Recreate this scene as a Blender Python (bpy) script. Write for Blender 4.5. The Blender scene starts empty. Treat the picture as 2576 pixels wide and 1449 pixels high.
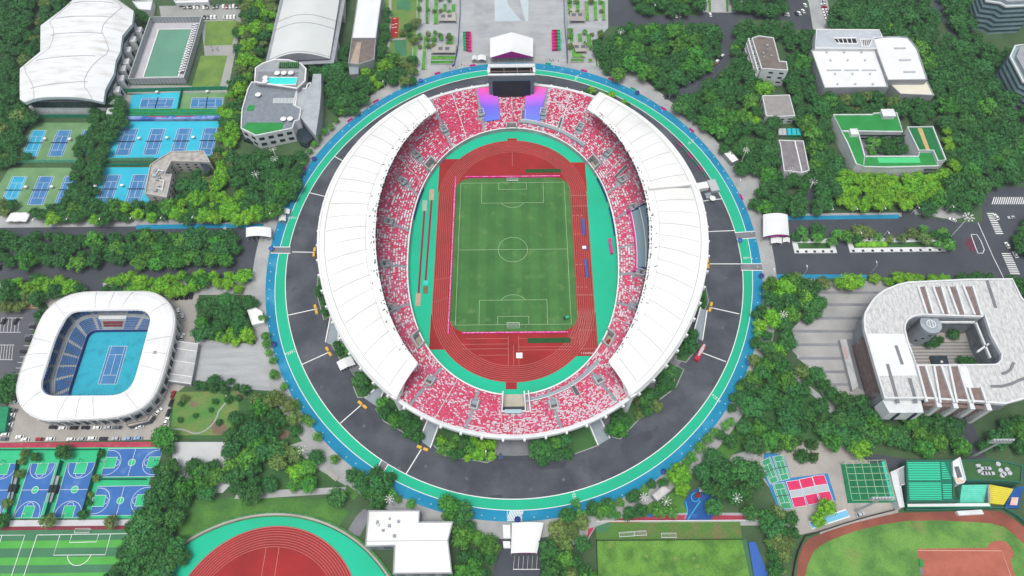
import bpy, math, random
import numpy as np
random.seed(7)
R = math.radians
S = bpy.context.scene
COL = S.collection
# ------------------------------------------------------------------ camera
FOC, PIT, YAW, ROL, CX, CY, CH = 1809.66, 59.9288, -0.9406, -1.3869, 2.915, -245.234, 376.036
W, H = 2576.0, 1449.0
d_, y_, r_ = R(PIT), R(YAW), R(ROL)
FWD = np.array([math.sin(y_)*math.cos(d_), math.cos(y_)*math.cos(d_), -math.sin(d_)])
RT0 = np.array([math.cos(y_), -math.sin(y_), 0.0]); UP0 = np.cross(RT0, FWD)
RT = RT0*math.cos(r_)+UP0*math.sin(r_); UP = -RT0*math.sin(r_)+UP0*math.cos(r_)
CAMP = np.array([CX, CY, CH])
from mathutils import Matrix, Vector
cd = bpy.data.cameras.new('camera'); cam = bpy.data.objects.new('camera', cd); COL.objects.link(cam)
cd.sensor_fit = 'HORIZONTAL'; cd.sensor_width = 36.0; cd.lens = FOC/W*36.0
cd.clip_start = 1.0; cd.clip_end = 4000.0
cam.matrix_world = Matrix(((RT[0], UP[0], -FWD[0], CX), (RT[1], UP[1], -FWD[1], CY), (RT[2], UP[2], -FWD[2], CH), (0, 0, 0, 1)))
S.camera = cam
# ------------------------------------------------------------------ light: bright overcast
wd = bpy.data.worlds.new("World"); S.world = wd; wd.use_nodes = True
wn = wd.node_tree; wn.nodes.clear()
sky = wn.nodes.new('ShaderNodeTexSky'); sky.sky_type = 'NISHITA'; sky.sun_disc = False
sky.sun_elevation = R(76); sky.sun_rotation = R(200); sky.air_density = 1.0; sky.dust_density = 4.0; sky.ozone_density = 1.0
bg = wn.nodes.new('ShaderNodeBackground'); bg.inputs[1].default_value = 0.15
wo = wn.nodes.new('ShaderNodeOutputWorld')
hs_ = wn.nodes.new('ShaderNodeHueSaturation'); hs_.inputs['Saturation'].default_value = .45; wn.links.new(sky.outputs[0], hs_.inputs['Color']); wn.links.new(hs_.outputs[0], bg.inputs[0]); wn.links.new(bg.outputs[0], wo.inputs[0])
sl = bpy.data.lights.new('sun', 'SUN'); sl.energy = 1.5; sl.angle = R(25); sl.color = (1.0, 0.99, 0.93)
so = bpy.data.objects.new('sun', sl); COL.objects.link(so)
so.rotation_euler = (R(14), 0, R(-20))
S.view_settings.view_transform = 'Standard'; S.view_settings.look = 'None'
S.view_settings.exposure = 0.30; S.view_settings.gamma = 1.0; S.view_settings.use_curve_mapping = False
S.cycles.max_bounces = 5; S.cycles.diffuse_bounces = 3; S.cycles.transparent_max_bounces = 8

# ------------------------------------------------------------------ survey helpers: a spot seen in the photo at height z -> metres
def un(x, y, z=0.0):
    d = FWD*FOC + RT*(x-W/2) - UP*(y-H/2)
    t = (z-CH)/d[2]
    p = CAMP + d*t
    return (float(p[0]), float(p[1]), float(z))
def G(i, j, s, z=0.0):          # list of points of photo tile (i, j)
    out = []
    for t in s.split():
        a, b = t.split(',')
        out.append(un(644*i+float(a)/4, 362.25*j+float(b)/4, z))
    return out
def F(s, z=0.0):
    return [un(float(t.split(',')[0]), float(t.split(',')[1]), z) for t in s.split()]

# ------------------------------------------------------------------ materials
def lin(h, k=1.0):
    h = h.lstrip('#'); o = []
    for q in (0, 2, 4):
        c = int(h[q:q+2], 16)/255
        c = c/12.92 if c <= 0.04045 else ((c+0.055)/1.055)**2.4
        o.append(min(0.9, c*k))
    return tuple(o)+(1.0,)
MATS = {}
def mat(name, col, col2=None, scale=0.15, rough=0.8, detail=4.0, lo=0.35, hi=0.65, fine=0.0, stretch=None, metal=0.0, spec=0.3, k=0.78, objrand=0.0, emit=None):
    if name in MATS: return MATS[name]
    m = bpy.data.materials.new(name); m.use_nodes = True; nt = m.node_tree; N = nt.nodes; L = nt.links
    b = N['Principled BSDF']; b.inputs['Roughness'].default_value = rough; b.inputs['Metallic'].default_value = metal
    b.inputs['Specular IOR Level'].default_value = spec
    c1 = lin(col, k); b.inputs['Base Color'].default_value = c1
    src = None
    geo = N.new('ShaderNodeNewGeometry')
    vec = geo.outputs['Position']
    if stretch:
        mp = N.new('ShaderNodeMapping'); mp.inputs['Scale'].default_value = stretch
        L.new(vec, mp.inputs[0]); vec = mp.outputs[0]
    if col2:
        no = N.new('ShaderNodeTexNoise'); no.inputs['Scale'].default_value = scale; no.inputs['Detail'].default_value = detail
        no.inputs['Roughness'].default_value = 0.6
        L.new(vec, no.inputs['Vector'])
        mr = N.new('ShaderNodeMapRange'); mr.inputs[1].default_value = lo; mr.inputs[2].default_value = hi
        L.new(no.outputs[0], mr.inputs[0])
        mx = N.new('ShaderNodeMix'); mx.data_type = 'RGBA'
        mx.inputs[6].default_value = c1; mx.inputs[7].default_value = lin(col2, k)
        L.new(mr.outputs[0], mx.inputs[0]); src = mx.outputs[2]
    if fine or objrand:
        hs = N.new('ShaderNodeHueSaturation')
        if src: L.new(src, hs.inputs['Color'])
        else: hs.inputs['Color'].default_value = c1
        if fine:
            n2 = N.new('ShaderNodeTexNoise'); n2.inputs['Scale'].default_value = 1.3; n2.inputs['Detail'].default_value = 3
            L.new(geo.outputs['Position'], n2.inputs['Vector'])
            m2 = N.new('ShaderNodeMapRange'); m2.inputs[1].default_value = 0.3; m2.inputs[2].default_value = 0.7
            m2.inputs[3].default_value = 1-fine; m2.inputs[4].default_value = 1+fine
            L.new(n2.outputs[0], m2.inputs[0]); val = m2.outputs[0]
        if objrand:
            oi = N.new('ShaderNodeObjectInfo')
            m3 = N.new('ShaderNodeMapRange'); m3.inputs[3].default_value = 1-objrand; m3.inputs[4].default_value = 1+objrand
            L.new(oi.outputs['Random'], m3.inputs[0])
            m4 = N.new('ShaderNodeMapRange'); m4.inputs[3].default_value = 0.5-objrand*0.07; m4.inputs[4].default_value = 0.5+objrand*0.07
            fr = N.new('ShaderNodeMath'); fr.operation = 'MULTIPLY'; fr.inputs[1].default_value = 7.31
            f2 = N.new('ShaderNodeMath'); f2.operation = 'FRACT'
            L.new(oi.outputs['Random'], fr.inputs[0]); L.new(fr.outputs[0], f2.inputs[0]); L.new(f2.outputs[0], m4.inputs[0])
            L.new(m4.outputs[0], hs.inputs['Hue'])
            if fine:
                mu = N.new('ShaderNodeMath'); mu.operation = 'MULTIPLY'; L.new(val, mu.inputs[0]); L.new(m3.outputs[0], mu.inputs[1]); val = mu.outputs[0]
            else: val = m3.outputs[0]
        L.new(val, hs.inputs['Value'])
        src = hs.outputs[0]
    if src: L.new(src, b.inputs['Base Color'])
    MATS[name] = m
    return m
M = {}
M['ground'] = mat('soil_grass', '#4f6b45', '#3c5637', 0.05, fine=.15)
M['grass'] = mat('lawn_grass', '#578a38', '#3d6c33', 0.09, fine=.2)
M['grass2'] = mat('olive_lawn', '#7c9a48', '#5f8140', 0.08, fine=.12)
M['garden'] = mat('garden_grass', '#4f8a3c', '#7c8a50', 0.07, fine=.2)
M['deepgrass'] = mat('deep_lawn', '#42703a', '#375f33', 0.06, fine=.15)
M['asphalt'] = mat('asphalt', '#565a63', '#43474f', 0.06, rough=.9, fine=.09, lo=.38, hi=.66, detail=7)
M['asphalt2'] = mat('new_asphalt', '#50545c', '#42464e', 0.05, rough=.85, fine=.08, lo=.35, hi=.7, detail=7)
M['parking'] = mat('pale_parking', '#a9aaa6', '#989a96', 0.05, fine=.05)
M['pave'] = mat('pavement', '#b4b5b4', '#9fa1a2', 0.08, fine=.07)
M['pave2'] = mat('warm_pavement', '#b8b2ab', '#a29d98', 0.06, fine=.07)
M['plaza'] = mat('plaza_paving', '#b5b8b9', '#a6aaad', 0.04, fine=.05, stretch=(1, 4, 1))
M['pavedark'] = mat('dark_paving', '#85878c', '#75777c', 0.1, fine=.06)
M['trackgreen'] = mat('track_green', '#1fbd95', '#22b088', 0.02, rough=.85, fine=.03)
M['trackblue'] = mat('track_blue', '#1482aa', '#1c90b8', 0.02, rough=.85, fine=.04)
M['fieldgreen'] = mat('infield_green', '#1cc49c', '#24b68d', 0.02, rough=.85, fine=.03)
M['red'] = mat('tartan_red', '#a92b2c', '#932625', 0.05, rough=.85, fine=.04)
M['darkred'] = mat('runway_red', '#8c3048', rough=.85)
M['white'] = mat('white_paint', '#f0f0ef', rough=.6)
M['line'] = mat('line_paint', '#eef0ee', rough=.7)
M['linesoft'] = mat('worn_line_paint', '#dca39c', rough=.8)
M['turfline'] = mat('turf_line_paint', '#b4cba4', rough=.8)
M['roofwhite'] = mat('roof_white', '#f4f5f5', '#eaecec', 0.05, rough=.5, fine=.025, k=.74)
M['roofcream'] = mat('roof_cream', '#f6f6f3', '#e4e4e0', 0.05, rough=.55, fine=.03, lo=.42, hi=.8, k=.76)
M['roofdirty'] = mat('roof_stained', '#e8e8e4', '#aeb0b0', 0.18, rough=.7, fine=.08, lo=.42, hi=.75)
M['vault'] = mat('vault_metal', '#dde0de', '#d2d6d4', 0.04, rough=.5, fine=.02)
M['seam'] = mat('roof_seam', '#b4b7b9', rough=.6)
M['concrete'] = mat('concrete', '#c2c3c3', '#aeb0b1', 0.2, fine=.06)
M['terrace'] = mat('terrace_concrete', '#c3a3b0', '#b394a2', 0.2, fine=.05)
M['grey'] = mat('grey_paint', '#9ba6ad', '#8f9aa2', 0.2, fine=.04)
M['greydark'] = mat('dark_grey', '#6a6e74', '#5d6167', 0.2, fine=.05)
M['wallwhite'] = mat('wall_white', '#e6e8e8', '#d6dadb', 0.15, fine=.05)
M['wallgrey'] = mat('wall_grey', '#a7abb0', '#95999e', 0.15, fine=.05)
M['glass'] = mat('dark_glass', '#2c3a44', '#22303a', 0.3, rough=.2, spec=.6)
M['black'] = mat('black_parts', '#22252a', rough=.5)
M['screen'] = mat('led_screen', '#27333d', '#202b35', 0.2, rough=.35)
M['tile'] = mat('cladding', '#8797a8', rough=.4)
M['metal'] = mat('pale_metal', '#c9cdd0', rough=.4, metal=.2)
M['lamp'] = mat('lamp_white', '#e9ece4', rough=.5)
M['seatw'] = mat('seat_white', '#f0dfe6', rough=.5)
M['seatp'] = mat('seat_pink', '#f2659a', rough=.5)
M['seatr'] = mat('seat_red', '#f23d66', rough=.5)
M['seatc'] = mat('seat_crimson', '#e02f60', rough=.5)
M['seatb'] = mat('seat_blue', '#2c68a4', '#255a94', .3, rough=.5)
M['pink'] = mat('pink_board', '#e6399b', '#d02a88', 0.4, rough=.6)
M['magenta'] = mat('magenta_fabric', '#b01a90', rough=.6)
M['navy'] = mat('navy_barrier', '#2b3f86', rough=.6)
M['bluebox'] = mat('blue_plastic', '#2f62b4', rough=.5)
M['yellow'] = mat('yellow_plastic', '#e8b53c', rough=.5)
M['teal'] = mat('teal_surface', '#3cc2dc', '#30b4d0', 0.05, rough=.8, fine=.05)
M['teal2'] = mat('worn_teal_surface', '#31adc4', '#258ba4', 0.2, rough=.8, fine=.08, lo=.5, hi=.85)
M['cyan'] = mat('cyan_court', '#37aed2', '#2e9fc6', 0.1, rough=.8, fine=.05)
M['court'] = mat('court_blue', '#4b86b8', '#4079ac', 0.1, rough=.8, fine=.04)
M['courtgreen'] = mat('court_green', '#7aa270', '#688f63', 0.08, rough=.85, fine=.07)
M['bbblue'] = mat('basket_blue', '#3f75bb', '#3a6cae', 0.08, rough=.8, fine=.03)
M['bbgreen'] = mat('basket_green', '#37c98c', '#2fb67d', 0.06, rough=.8, fine=.03)
M['greenfence'] = mat('green_windbreak', '#219a78', '#1b8a6a', 0.3, rough=.8)
M['greenroof'] = mat('green_roof_turf', '#2f9648', '#268740', 0.15, fine=.06)
M['tan'] = mat('tan', '#cdb27c', '#c0a572', .3)
M['brownroof'] = mat('brown_roof', '#6e6460', '#837972', 0.25, fine=.12)
M['brown'] = mat('brown_panel', '#8f7d79', '#7c6965', 0.3, fine=.06)
M['greyroof'] = mat('slate_terrace', '#8a929a', '#7b838b', 0.35, fine=.07)
M['water'] = mat('pool_water', '#38dcd6', '#4ce4de', 0.3, rough=.15)
M['poolgreen'] = mat('drained_pool', '#6aa088', '#629680', 0.05, rough=.6)
M['palewater'] = mat('shallow_water', '#7cc4e8', rough=.2)
M['clay'] = mat('clay', '#9c5a48', '#80483c', 0.06, fine=.08)
M['infieldclay'] = mat('infield_clay', '#b96c58', '#a65c4a', 0.1, fine=.08)
M['baseball'] = mat('baseball_grass', '#6f9f48', '#4f7f3a', 0.07, fine=.18, lo=.4, hi=.62)
M['pitch2'] = mat('practice_grass', '#6b9c3e', '#4c7a2f', 0.11, fine=.2, lo=.4, hi=.6)
M['pitch2b'] = mat('worn_practice_grass', '#547f36', '#77744c', 0.09, fine=.2, lo=.48, hi=.66)
M['playblue'] = mat('playground_blue', '#2560a8', '#1f5598', 0.1, fine=.05)
M['soil'] = mat('bare_soil', '#8a7460', '#6f6350', 0.15, fine=.1)
M['synd'] = mat('synthetic_turf_dark', '#4a8460', '#437a58', 0.1, fine=.04)
M['synl'] = mat('synthetic_turf_light', '#5bb24e', '#52a847', 0.1, fine=.04)
M['redpave'] = mat('red_paving', '#b8405a', '#aa3850', 0.1, fine=.05)
M['maroon'] = mat('maroon_paving', '#8c3a48', '#7d3340', 0.1, fine=.05)
M['bark'] = mat('bark', '#6b5a48', '#564838', 1.0, k=.6)
for nm, a, b, o in (('dark', '#417a3a', '#316236', .2), ('mid', '#579034', '#3d7434', .2), ('bright', '#7cb230', '#58932e', .14), ('olive', '#74884a', '#55723c', .2), ('young', '#5f9c42', '#478238', .18), ('pine', '#48733a', '#365c34', .18)):
    M['leaf_'+nm] = mat('leaf_'+nm, a, b, 0.35, rough=.6, k=1.0, objrand=o, fine=.32, spec=.2)

# pitch turf: mown bands and wear
def pitch_mat():
    m = mat('stadium_turf', '#3c7036', '#4b7e40', 0.05, fine=.08, k=.78)
    nt = m.node_tree; N = nt.nodes; L = nt.links; b = N['Principled BSDF']
    src = b.inputs['Base Color'].links[0].from_socket
    geo = N.new('ShaderNodeNewGeometry'); sx = N.new('ShaderNodeSeparateXYZ'); L.new(geo.outputs['Position'], sx.inputs[0])
    vals = []
    for ax, f, amp in (('X', 0.58, .07), ('Y', 0.29, .035)):
        mu = N.new('ShaderNodeMath'); mu.operation = 'MULTIPLY'; mu.inputs[1].default_value = f
        L.new(sx.outputs[ax], mu.inputs[0])
        si = N.new('ShaderNodeMath'); si.operation = 'SINE'; L.new(mu.outputs[0], si.inputs[0])
        mr = N.new('ShaderNodeMapRange'); mr.inputs[1].default_value = -.25; mr.inputs[2].default_value = .25
        mr.inputs[3].default_value = 1-amp; mr.inputs[4].default_value = 1+amp
        L.new(si.outputs[0], mr.inputs[0]); vals.append(mr.outputs[0])
    mm = N.new('ShaderNodeMath'); mm.operation = 'MULTIPLY'; L.new(vals[0], mm.inputs[0]); L.new(vals[1], mm.inputs[1])
    hs = N.new('ShaderNodeHueSaturation'); L.new(src, hs.inputs['Color']); L.new(mm.outputs[0], hs.inputs['Value'])
    L.new(hs.outputs[0], b.inputs['Base Color'])
    return m
M['turf'] = pitch_mat()
def worn(m, col, sc, lo, hi):      # bare and faded patches mixed into a surface
    nt = m.node_tree; N = nt.nodes; L = nt.links; b = N['Principled BSDF']; src = b.inputs['Base Color'].links[0].from_socket
    g = N.new('ShaderNodeNewGeometry'); no = N.new('ShaderNodeTexNoise'); no.inputs['Scale'].default_value = sc; no.inputs['Detail'].default_value = 8; L.new(g.outputs['Position'], no.inputs['Vector'])
    mr = N.new('ShaderNodeMapRange'); mr.inputs[1].default_value = lo; mr.inputs[2].default_value = hi; L.new(no.outputs[0], mr.inputs[0])
    mx = N.new('ShaderNodeMix'); mx.data_type = 'RGBA'; L.new(mr.outputs[0], mx.inputs[0]); L.new(src, mx.inputs[6]); mx.inputs[7].default_value = lin(col, .78); L.new(mx.outputs[2], b.inputs['Base Color'])
worn(M['turf'], '#719455', .13, .58, .85); worn(M['asphalt'], '#686b72', .035, .52, .7); worn(M['asphalt'], '#3d4047', .2, .6, .85); worn(M['pitch2'], '#9aa65c', .14, .6, .8); worn(M['baseball'], '#8f8a58', .05, .6, .8)
worn(M['redpave'], '#c86a78', .2, .55, .8); worn(M['court'], '#6f9cc0', .25, .58, .8); worn(M['bbblue'], '#6a92c8', .12, .56, .8); worn(M['bbgreen'], '#5fd0a0', .12, .56, .8); worn(M['trackblue'], '#3f9cc0', .08, .55, .75); worn(M['plaza'], '#9a9da0', .06, .52, .7)
def grad_mat():     # printed banner: pink at the top fading to blue at the foot
    m = bpy.data.materials.new('banner_print'); m.use_nodes = True; nt = m.node_tree; N = nt.nodes; L = nt.links
    b = N['Principled BSDF']; b.inputs['Roughness'].default_value = .5
    geo = N.new('ShaderNodeNewGeometry'); sx = N.new('ShaderNodeSeparateXYZ'); L.new(geo.outputs['Position'], sx.inputs[0])
    mr = N.new('ShaderNodeMapRange'); mr.inputs[1].default_value = 102; mr.inputs[2].default_value = 123
    L.new(sx.outputs['Y'], mr.inputs[0])
    cr = N.new('ShaderNodeValToRGB'); L.new(mr.outputs[0], cr.inputs[0])
    e = cr.color_ramp.elements; e[0].color = lin('#4468ee', .8); e[1].color = lin('#f43a90', .8)
    q = e.new(.38); q.color = lin('#5b48d8', .8); q = e.new(.62); q.color = lin('#b83ae0', .8)
    L.new(cr.outputs[0], b.inputs['Base Color'])
    return m
M['banner'] = grad_mat()

# ------------------------------------------------------------------ mesh helpers
class MB:
    def __init__(s): s.v = []; s.f = []; s.m = []
    def add(s, vs, fs, mi=0):
        o = len(s.v); s.v += [tuple(map(float, q)) for q in vs]; s.f += [tuple(o+i for i in f) for f in fs]; s.m += [mi]*len(fs)
    def sheet(s, pts, z=None, mi=0):
        p = [(q[0], q[1], q[2] if z is None else z) for q in pts]
        a = sum(p[i][0]*p[(i+1) % len(p)][1]-p[(i+1) % len(p)][0]*p[i][1] for i in range(len(p)))
        if a < 0: p = p[::-1]
        s.add(p, [tuple(range(len(p)))], mi)
    def prism(s, pts, z0, z1, mi=0, top=True, bottom=False, topmi=None):
        p = [(q[0], q[1]) for q in pts]
        a = sum(p[i][0]*p[(i+1) % len(p)][1]-p[(i+1) % len(p)][0]*p[i][1] for i in range(len(p)))
        if a < 0: p = p[::-1]
        n = len(p)
        s.add([(x, y, z0) for x, y in p]+[(x, y, z1) for x, y in p], [(i, (i+1) % n, n+(i+1) % n, n+i) for i in range(n)], mi)
        if top: s.add([(x, y, z1) for x, y in p], [tuple(range(n))], mi if topmi is None else topmi)
        if bottom: s.add([(x, y, z0) for x, y in p[::-1]], [tuple(range(n))], mi)
    def box(s, c, size, rz=0.0, mi=0, taper=1.0):
        hx, hy, hz = size[0]/2, size[1]/2, size[2]/2; ca, sa = math.cos(rz), math.sin(rz); vs = []
        for dz, k in ((-hz, 1.0), (hz, taper)):
            for dx, dy in ((-hx, -hy), (hx, -hy), (hx, hy), (-hx, hy)):
                dx *= k; dy *= k
                vs.append((c[0]+dx*ca-dy*sa, c[1]+dx*sa+dy*ca, c[2]+dz))
        s.add(vs, [(0, 3, 2, 1), (4, 5, 6, 7), (0, 1, 5, 4), (1, 2, 6, 5), (2, 3, 7, 6), (3, 0, 4, 7)], mi)
    def tube(s, p, q, r0, r1=None, n=8, mi=0, cap=True):
        r1 = r0 if r1 is None else r1
        p = Vector(p); q = Vector(q); a = (q-p).normalized(); u = a.orthogonal().normalized(); w = a.cross(u); vs = []
        for c, r in ((p, r0), (q, r1)):
            for k in range(n):
                t = 2*math.pi*k/n; vs.append(tuple(c+u*(r*math.cos(t))+w*(r*math.sin(t))))
        fs = [(k, (k+1) % n, n+(k+1) % n, n+k) for k in range(n)]
        if cap: fs += [tuple(range(n))[::-1], tuple(range(n, 2*n))]
        s.add(vs, fs, mi)
    def strip(s, a, b, w, z, mi=0):
        dx, dy = b[0]-a[0], b[1]-a[1]; l = math.hypot(dx, dy) or 1; nx, ny = -dy/l*w/2, dx/l*w/2
        s.add([(a[0]-nx, a[1]-ny, z), (b[0]-nx, b[1]-ny, z), (b[0]+nx, b[1]+ny, z), (a[0]+nx, a[1]+ny, z)], [(0, 1, 2, 3)], mi)
    def path(s, pts, w, z, mi=0, closed=False):
        n = len(pts); L = []; Rr = []
        for i in range(n):
            if closed: a, b = pts[i-1], pts[(i+1) % n]
            else: a, b = pts[max(0, i-1)], pts[min(n-1, i+1)]
            dx, dy = b[0]-a[0], b[1]-a[1]; l = math.hypot(dx, dy) or 1; nx, ny = -dy/l*w/2, dx/l*w/2
            L.append((pts[i][0]-nx, pts[i][1]-ny, z)); Rr.append((pts[i][0]+nx, pts[i][1]+ny, z))
        s.add(L+Rr, [(i, (i+1) % n, n+(i+1) % n, n+i) for i in range(n if closed else n-1)], mi)
    def wall(s, pts, t, z0, z1, mi=0, closed=False):     # upright wall of thickness t along a line
        n = len(pts); A = []; B = []
        for i in range(n):
            if closed: a, b = pts[i-1], pts[(i+1) % n]
            else: a, b = pts[max(0, i-1)], pts[min(n-1, i+1)]
            dx, dy = b[0]-a[0], b[1]-a[1]; l = math.hypot(dx, dy) or 1; nx, ny = -dy/l*t/2, dx/l*t/2
            A.append((pts[i][0]-nx, pts[i][1]-ny)); B.append((pts[i][0]+nx, pts[i][1]+ny))
        vs = [(x, y, z0) for x, y in A]+[(x, y, z1) for x, y in A]+[(x, y, z1) for x, y in B]+[(x, y, z0) for x, y in B]
        fs = []
        for i in range(n if closed else n-1):
            k = (i+1) % n
            fs += [(i, k, n+k, n+i), (n+i, n+k, 2*n+k, 2*n+i), (2*n+i, 2*n+k, 3*n+k, 3*n+i)]
        if not closed: fs += [(0, n, 2*n, 3*n), (n-1, 4*n-1, 3*n-1, 2*n-1)]
        s.add(vs, fs, mi)
    def grid(s, rows, mi=0, flip=False):
        n = len(rows[0]); vs = [p for r in rows for p in r]; fs = []
        for i in range(len(rows)-1):
            for j in range(n-1):
                q = (i*n+j, i*n+j+1, (i+1)*n+j+1, (i+1)*n+j)
                fs.append(q[::-1] if flip else q)
        s.add(vs, fs, mi)
    def sphere(s, c, r, n=10, m=6, mi=0, sz=1.0):
        vs = [(c[0], c[1], c[2]+r*sz)]
        for i in range(1, m):
            a = math.pi*i/m
            for k in range(n):
                t = 2*math.pi*k/n; vs.append((c[0]+r*math.sin(a)*math.cos(t), c[1]+r*math.sin(a)*math.sin(t), c[2]+r*sz*math.cos(a)))
        vs.append((c[0], c[1], c[2]-r*sz)); fs = [(0, 1+k, 1+(k+1) % n) for k in range(n)]
        for i in range(m-2):
            for k in range(n):
                a = 1+i*n; fs.append((a+k, a+n+k, a+n+(k+1) % n, a+(k+1) % n))
        e = len(vs)-1; a = 1+(m-2)*n; fs += [(e, a+(k+1) % n, a+k) for k in range(n)]
        s.add(vs, fs, mi)
def offset(pts, d):      # move every edge of a polygon inwards by d
    p = [(q[0], q[1]) for q in pts]; n = len(p)
    a = sum(p[i][0]*p[(i+1) % n][1]-p[(i+1) % n][0]*p[i][1] for i in range(n)); sg = 1 if a > 0 else -1; out = []
    for i in range(n):
        x0, y0 = p[i-1]; x1, y1 = p[i]; x2, y2 = p[(i+1) % n]
        l1 = math.hypot(x1-x0, y1-y0) or 1; l2 = math.hypot(x2-x1, y2-y1) or 1
        n1 = (-(y1-y0)/l1*sg, (x1-x0)/l1*sg); n2 = (-(y2-y1)/l2*sg, (x2-x1)/l2*sg)
        k = 1+n1[0]*n2[0]+n1[1]*n2[1]; k = max(k, .35)
        out.append((x1+d*(n1[0]+n2[0])/k, y1+d*(n1[1]+n2[1])/k))
    return out
def obj(name, mb, mats, parent=None, loc=None, smooth=False):
    if not isinstance(mats, (list, tuple)): mats = [mats]
    me = bpy.data.meshes.new(name); L = loc or (0, 0, 0)
    if parent is not None and loc is None: L = tuple(parent['_o'])
    vs = [(v[0]-L[0], v[1]-L[1], v[2]-L[2]) for v in mb.v]
    me.from_pydata(vs, [], mb.f)
    for m in mats: me.materials.append(M[m] if isinstance(m, str) else m)
    if len(mats) > 1: me.polygons.foreach_set('material_index', mb.m)
    if smooth: me.polygons.foreach_set('use_smooth', [True]*len(me.polygons))
    me.update()
    o = bpy.data.objects.new(name, me); COL.objects.link(o)
    if parent is not None: o.parent = parent; o['_o'] = tuple(parent['_o'])
    else: o.location = L; o['_o'] = L
    return o
def tag(o, label, cat, group=None):
    o['label'] = label; o['category'] = cat
    if group: o['group'] = group
    return o
def thing(name, label, cat, loc=(0, 0, 0), group=None):
    o = bpy.data.objects.new(name, None); COL.objects.link(o); o.location = loc; o.empty_display_size = 1.0
    o['_o'] = tuple(float(q) for q in loc)
    return tag(o, label, cat, group)
def cen(pts, z=0.0):
    return (sum(p[0] for p in pts)/len(pts), sum(p[1] for p in pts)/len(pts), z)
def single(name, mb, mats, label, cat, group=None, smooth=False):
    c = (sum(v[0] for v in mb.v)/len(mb.v), sum(v[1] for v in mb.v)/len(mb.v), min(v[2] for v in mb.v))
    return tag(obj(name, mb, mats, None, c, smooth), label, cat, group)
LZ = [0]
def struct(name, mb, mats, kind='structure'):
    o = obj(name, mb, mats); o['kind'] = kind; return o
def ground(name, pts, m, z):
    b = MB(); b.sheet(pts, z); return struct(name, b, m)
def copy_tree(o, parent=None):
    c = o.copy(); COL.objects.link(c)
    if parent is not None: c.parent = parent
    for ch in list(o.children): copy_tree(ch, c)
    return c
KEEP = []
def keep(pts): KEEP.append([(p[0], p[1]) for p in pts])
def inside(x, y, poly):
    c = False; n = len(poly); j = n-1
    for i in range(n):
        xi, yi = poly[i][0], poly[i][1]; xj, yj = poly[j][0], poly[j][1]
        if (yi > y) != (yj > y) and x < (xj-xi)*(y-yi)/(yj-yi)+xi: c = not c
        j = i
    return c
def bil(q, u, v):        # q = TL, TR, BR, BL ; u across, v down
    a = [q[0][k]*(1-u)+q[1][k]*u for k in (0, 1)]; b = [q[3][k]*(1-u)+q[2][k]*u for k in (0, 1)]
    return (a[0]*(1-v)+b[0]*v, a[1]*(1-v)+b[1]*v)
# ================================================================== STADIUM
C2 = lambda t: math.cos(t)**2
def r_in(t): return 79.8-16.5*math.cos(2*t)+1.2*math.cos(4*t)
def r_rim(t): return 118-6.8*math.cos(2*t)
def z_in(t): return 2.5+1.5*C2(t)
def z_rim(t): return 16+14*C2(t)
def r_ro(t): return 118.7-7.36*math.cos(2*t)+.7*math.cos(4*t)-.9*math.sin(t)
def r_ri(t): return 94.8-17.46*math.cos(2*t)+1.78*math.cos(4*t)
def kk(t): return max(0, (C2(t)-.25)/.75)
def z_ro(t): return 26+8*kk(t)
def z_ri(t): return 28+9*kk(t)
def bowl(t, u, dz=0.0):
    r = r_in(t)*(1-u)+r_rim(t)*u
    return (r*math.cos(t), r*math.sin(t), z_in(t)*(1-u)+z_rim(t)*u+dz)
def pol(r, t, z=0.0): return (r*math.cos(t), r*math.sin(t), z)
def fou(co, t):
    return co[0]+sum(co[2*k-1]*math.cos(k*t)+co[2*k]*math.sin(k*t) for k in range(1, len(co)//2+1))
RIN = [146.34, 0.26, 1.49, -6.46, -0.11, -0.08, -0.24, 0.48, -0.2]
RMID = [152.23, 0.3, 1.48, -6.06, 0.25, 0.16, 0.06, 0.32, 0.48]
ROUT = [158.13, 0.22, 1.66, -6.18, 0.16, 0.02, -0.13, 0.32, -0.01]
def ringp(co, t, off=0.0, z=0.0):
    r = fou(co, t)+off; return (r*math.cos(t), r*math.sin(t)-2.0, z)
def ring_sheet(name, ca, oa, cb, ob, z, m, n=360, t0=0.0, t1=2*math.pi):
    b = MB(); A = []; B = []
    for i in range(n+1):
        t = t0+(t1-t0)*i/n; A.append(ringp(ca, t, oa, z)); B.append(ringp(cb, t, ob, z))
    b.grid([A, B], flip=True); return b
def annulus(b, f0, f1, t0, t1, z, n=24, mi=0):
    A = []; B = []
    for i in range(n+1):
        t = t0+(t1-t0)*i/n; A.append(pol(f0(t), t, z)); B.append(pol(f1(t), t, z))
    b.grid([A, B], mi, flip=True)

# ring road, cycle ring and outer pavement
b = MB(); b.sheet([ringp(RIN, 2*math.pi*i/240, 0.2) for i in range(240)], 0.10); struct('road', b, 'asphalt')
struct('track', ring_sheet('g', RIN, 0.0, RMID, 0.0, 0.14, None), 'trackgreen')
struct('path', ring_sheet('b', RMID, 0.0, ROUT, 0.0, 0.14, None), 'trackblue')
struct('pavement', ring_sheet('p', ROUT, 0.0, ROUT, 8.5, 0.12, None), 'pave')
b = ring_sheet('l', RIN, -.2, RIN, .25, 0.18, None); c = ring_sheet('l', RMID, -.18, RMID, .18, 0.18, None)
b.add(c.v, c.f); struct('road_marking', b, 'line')

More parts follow.
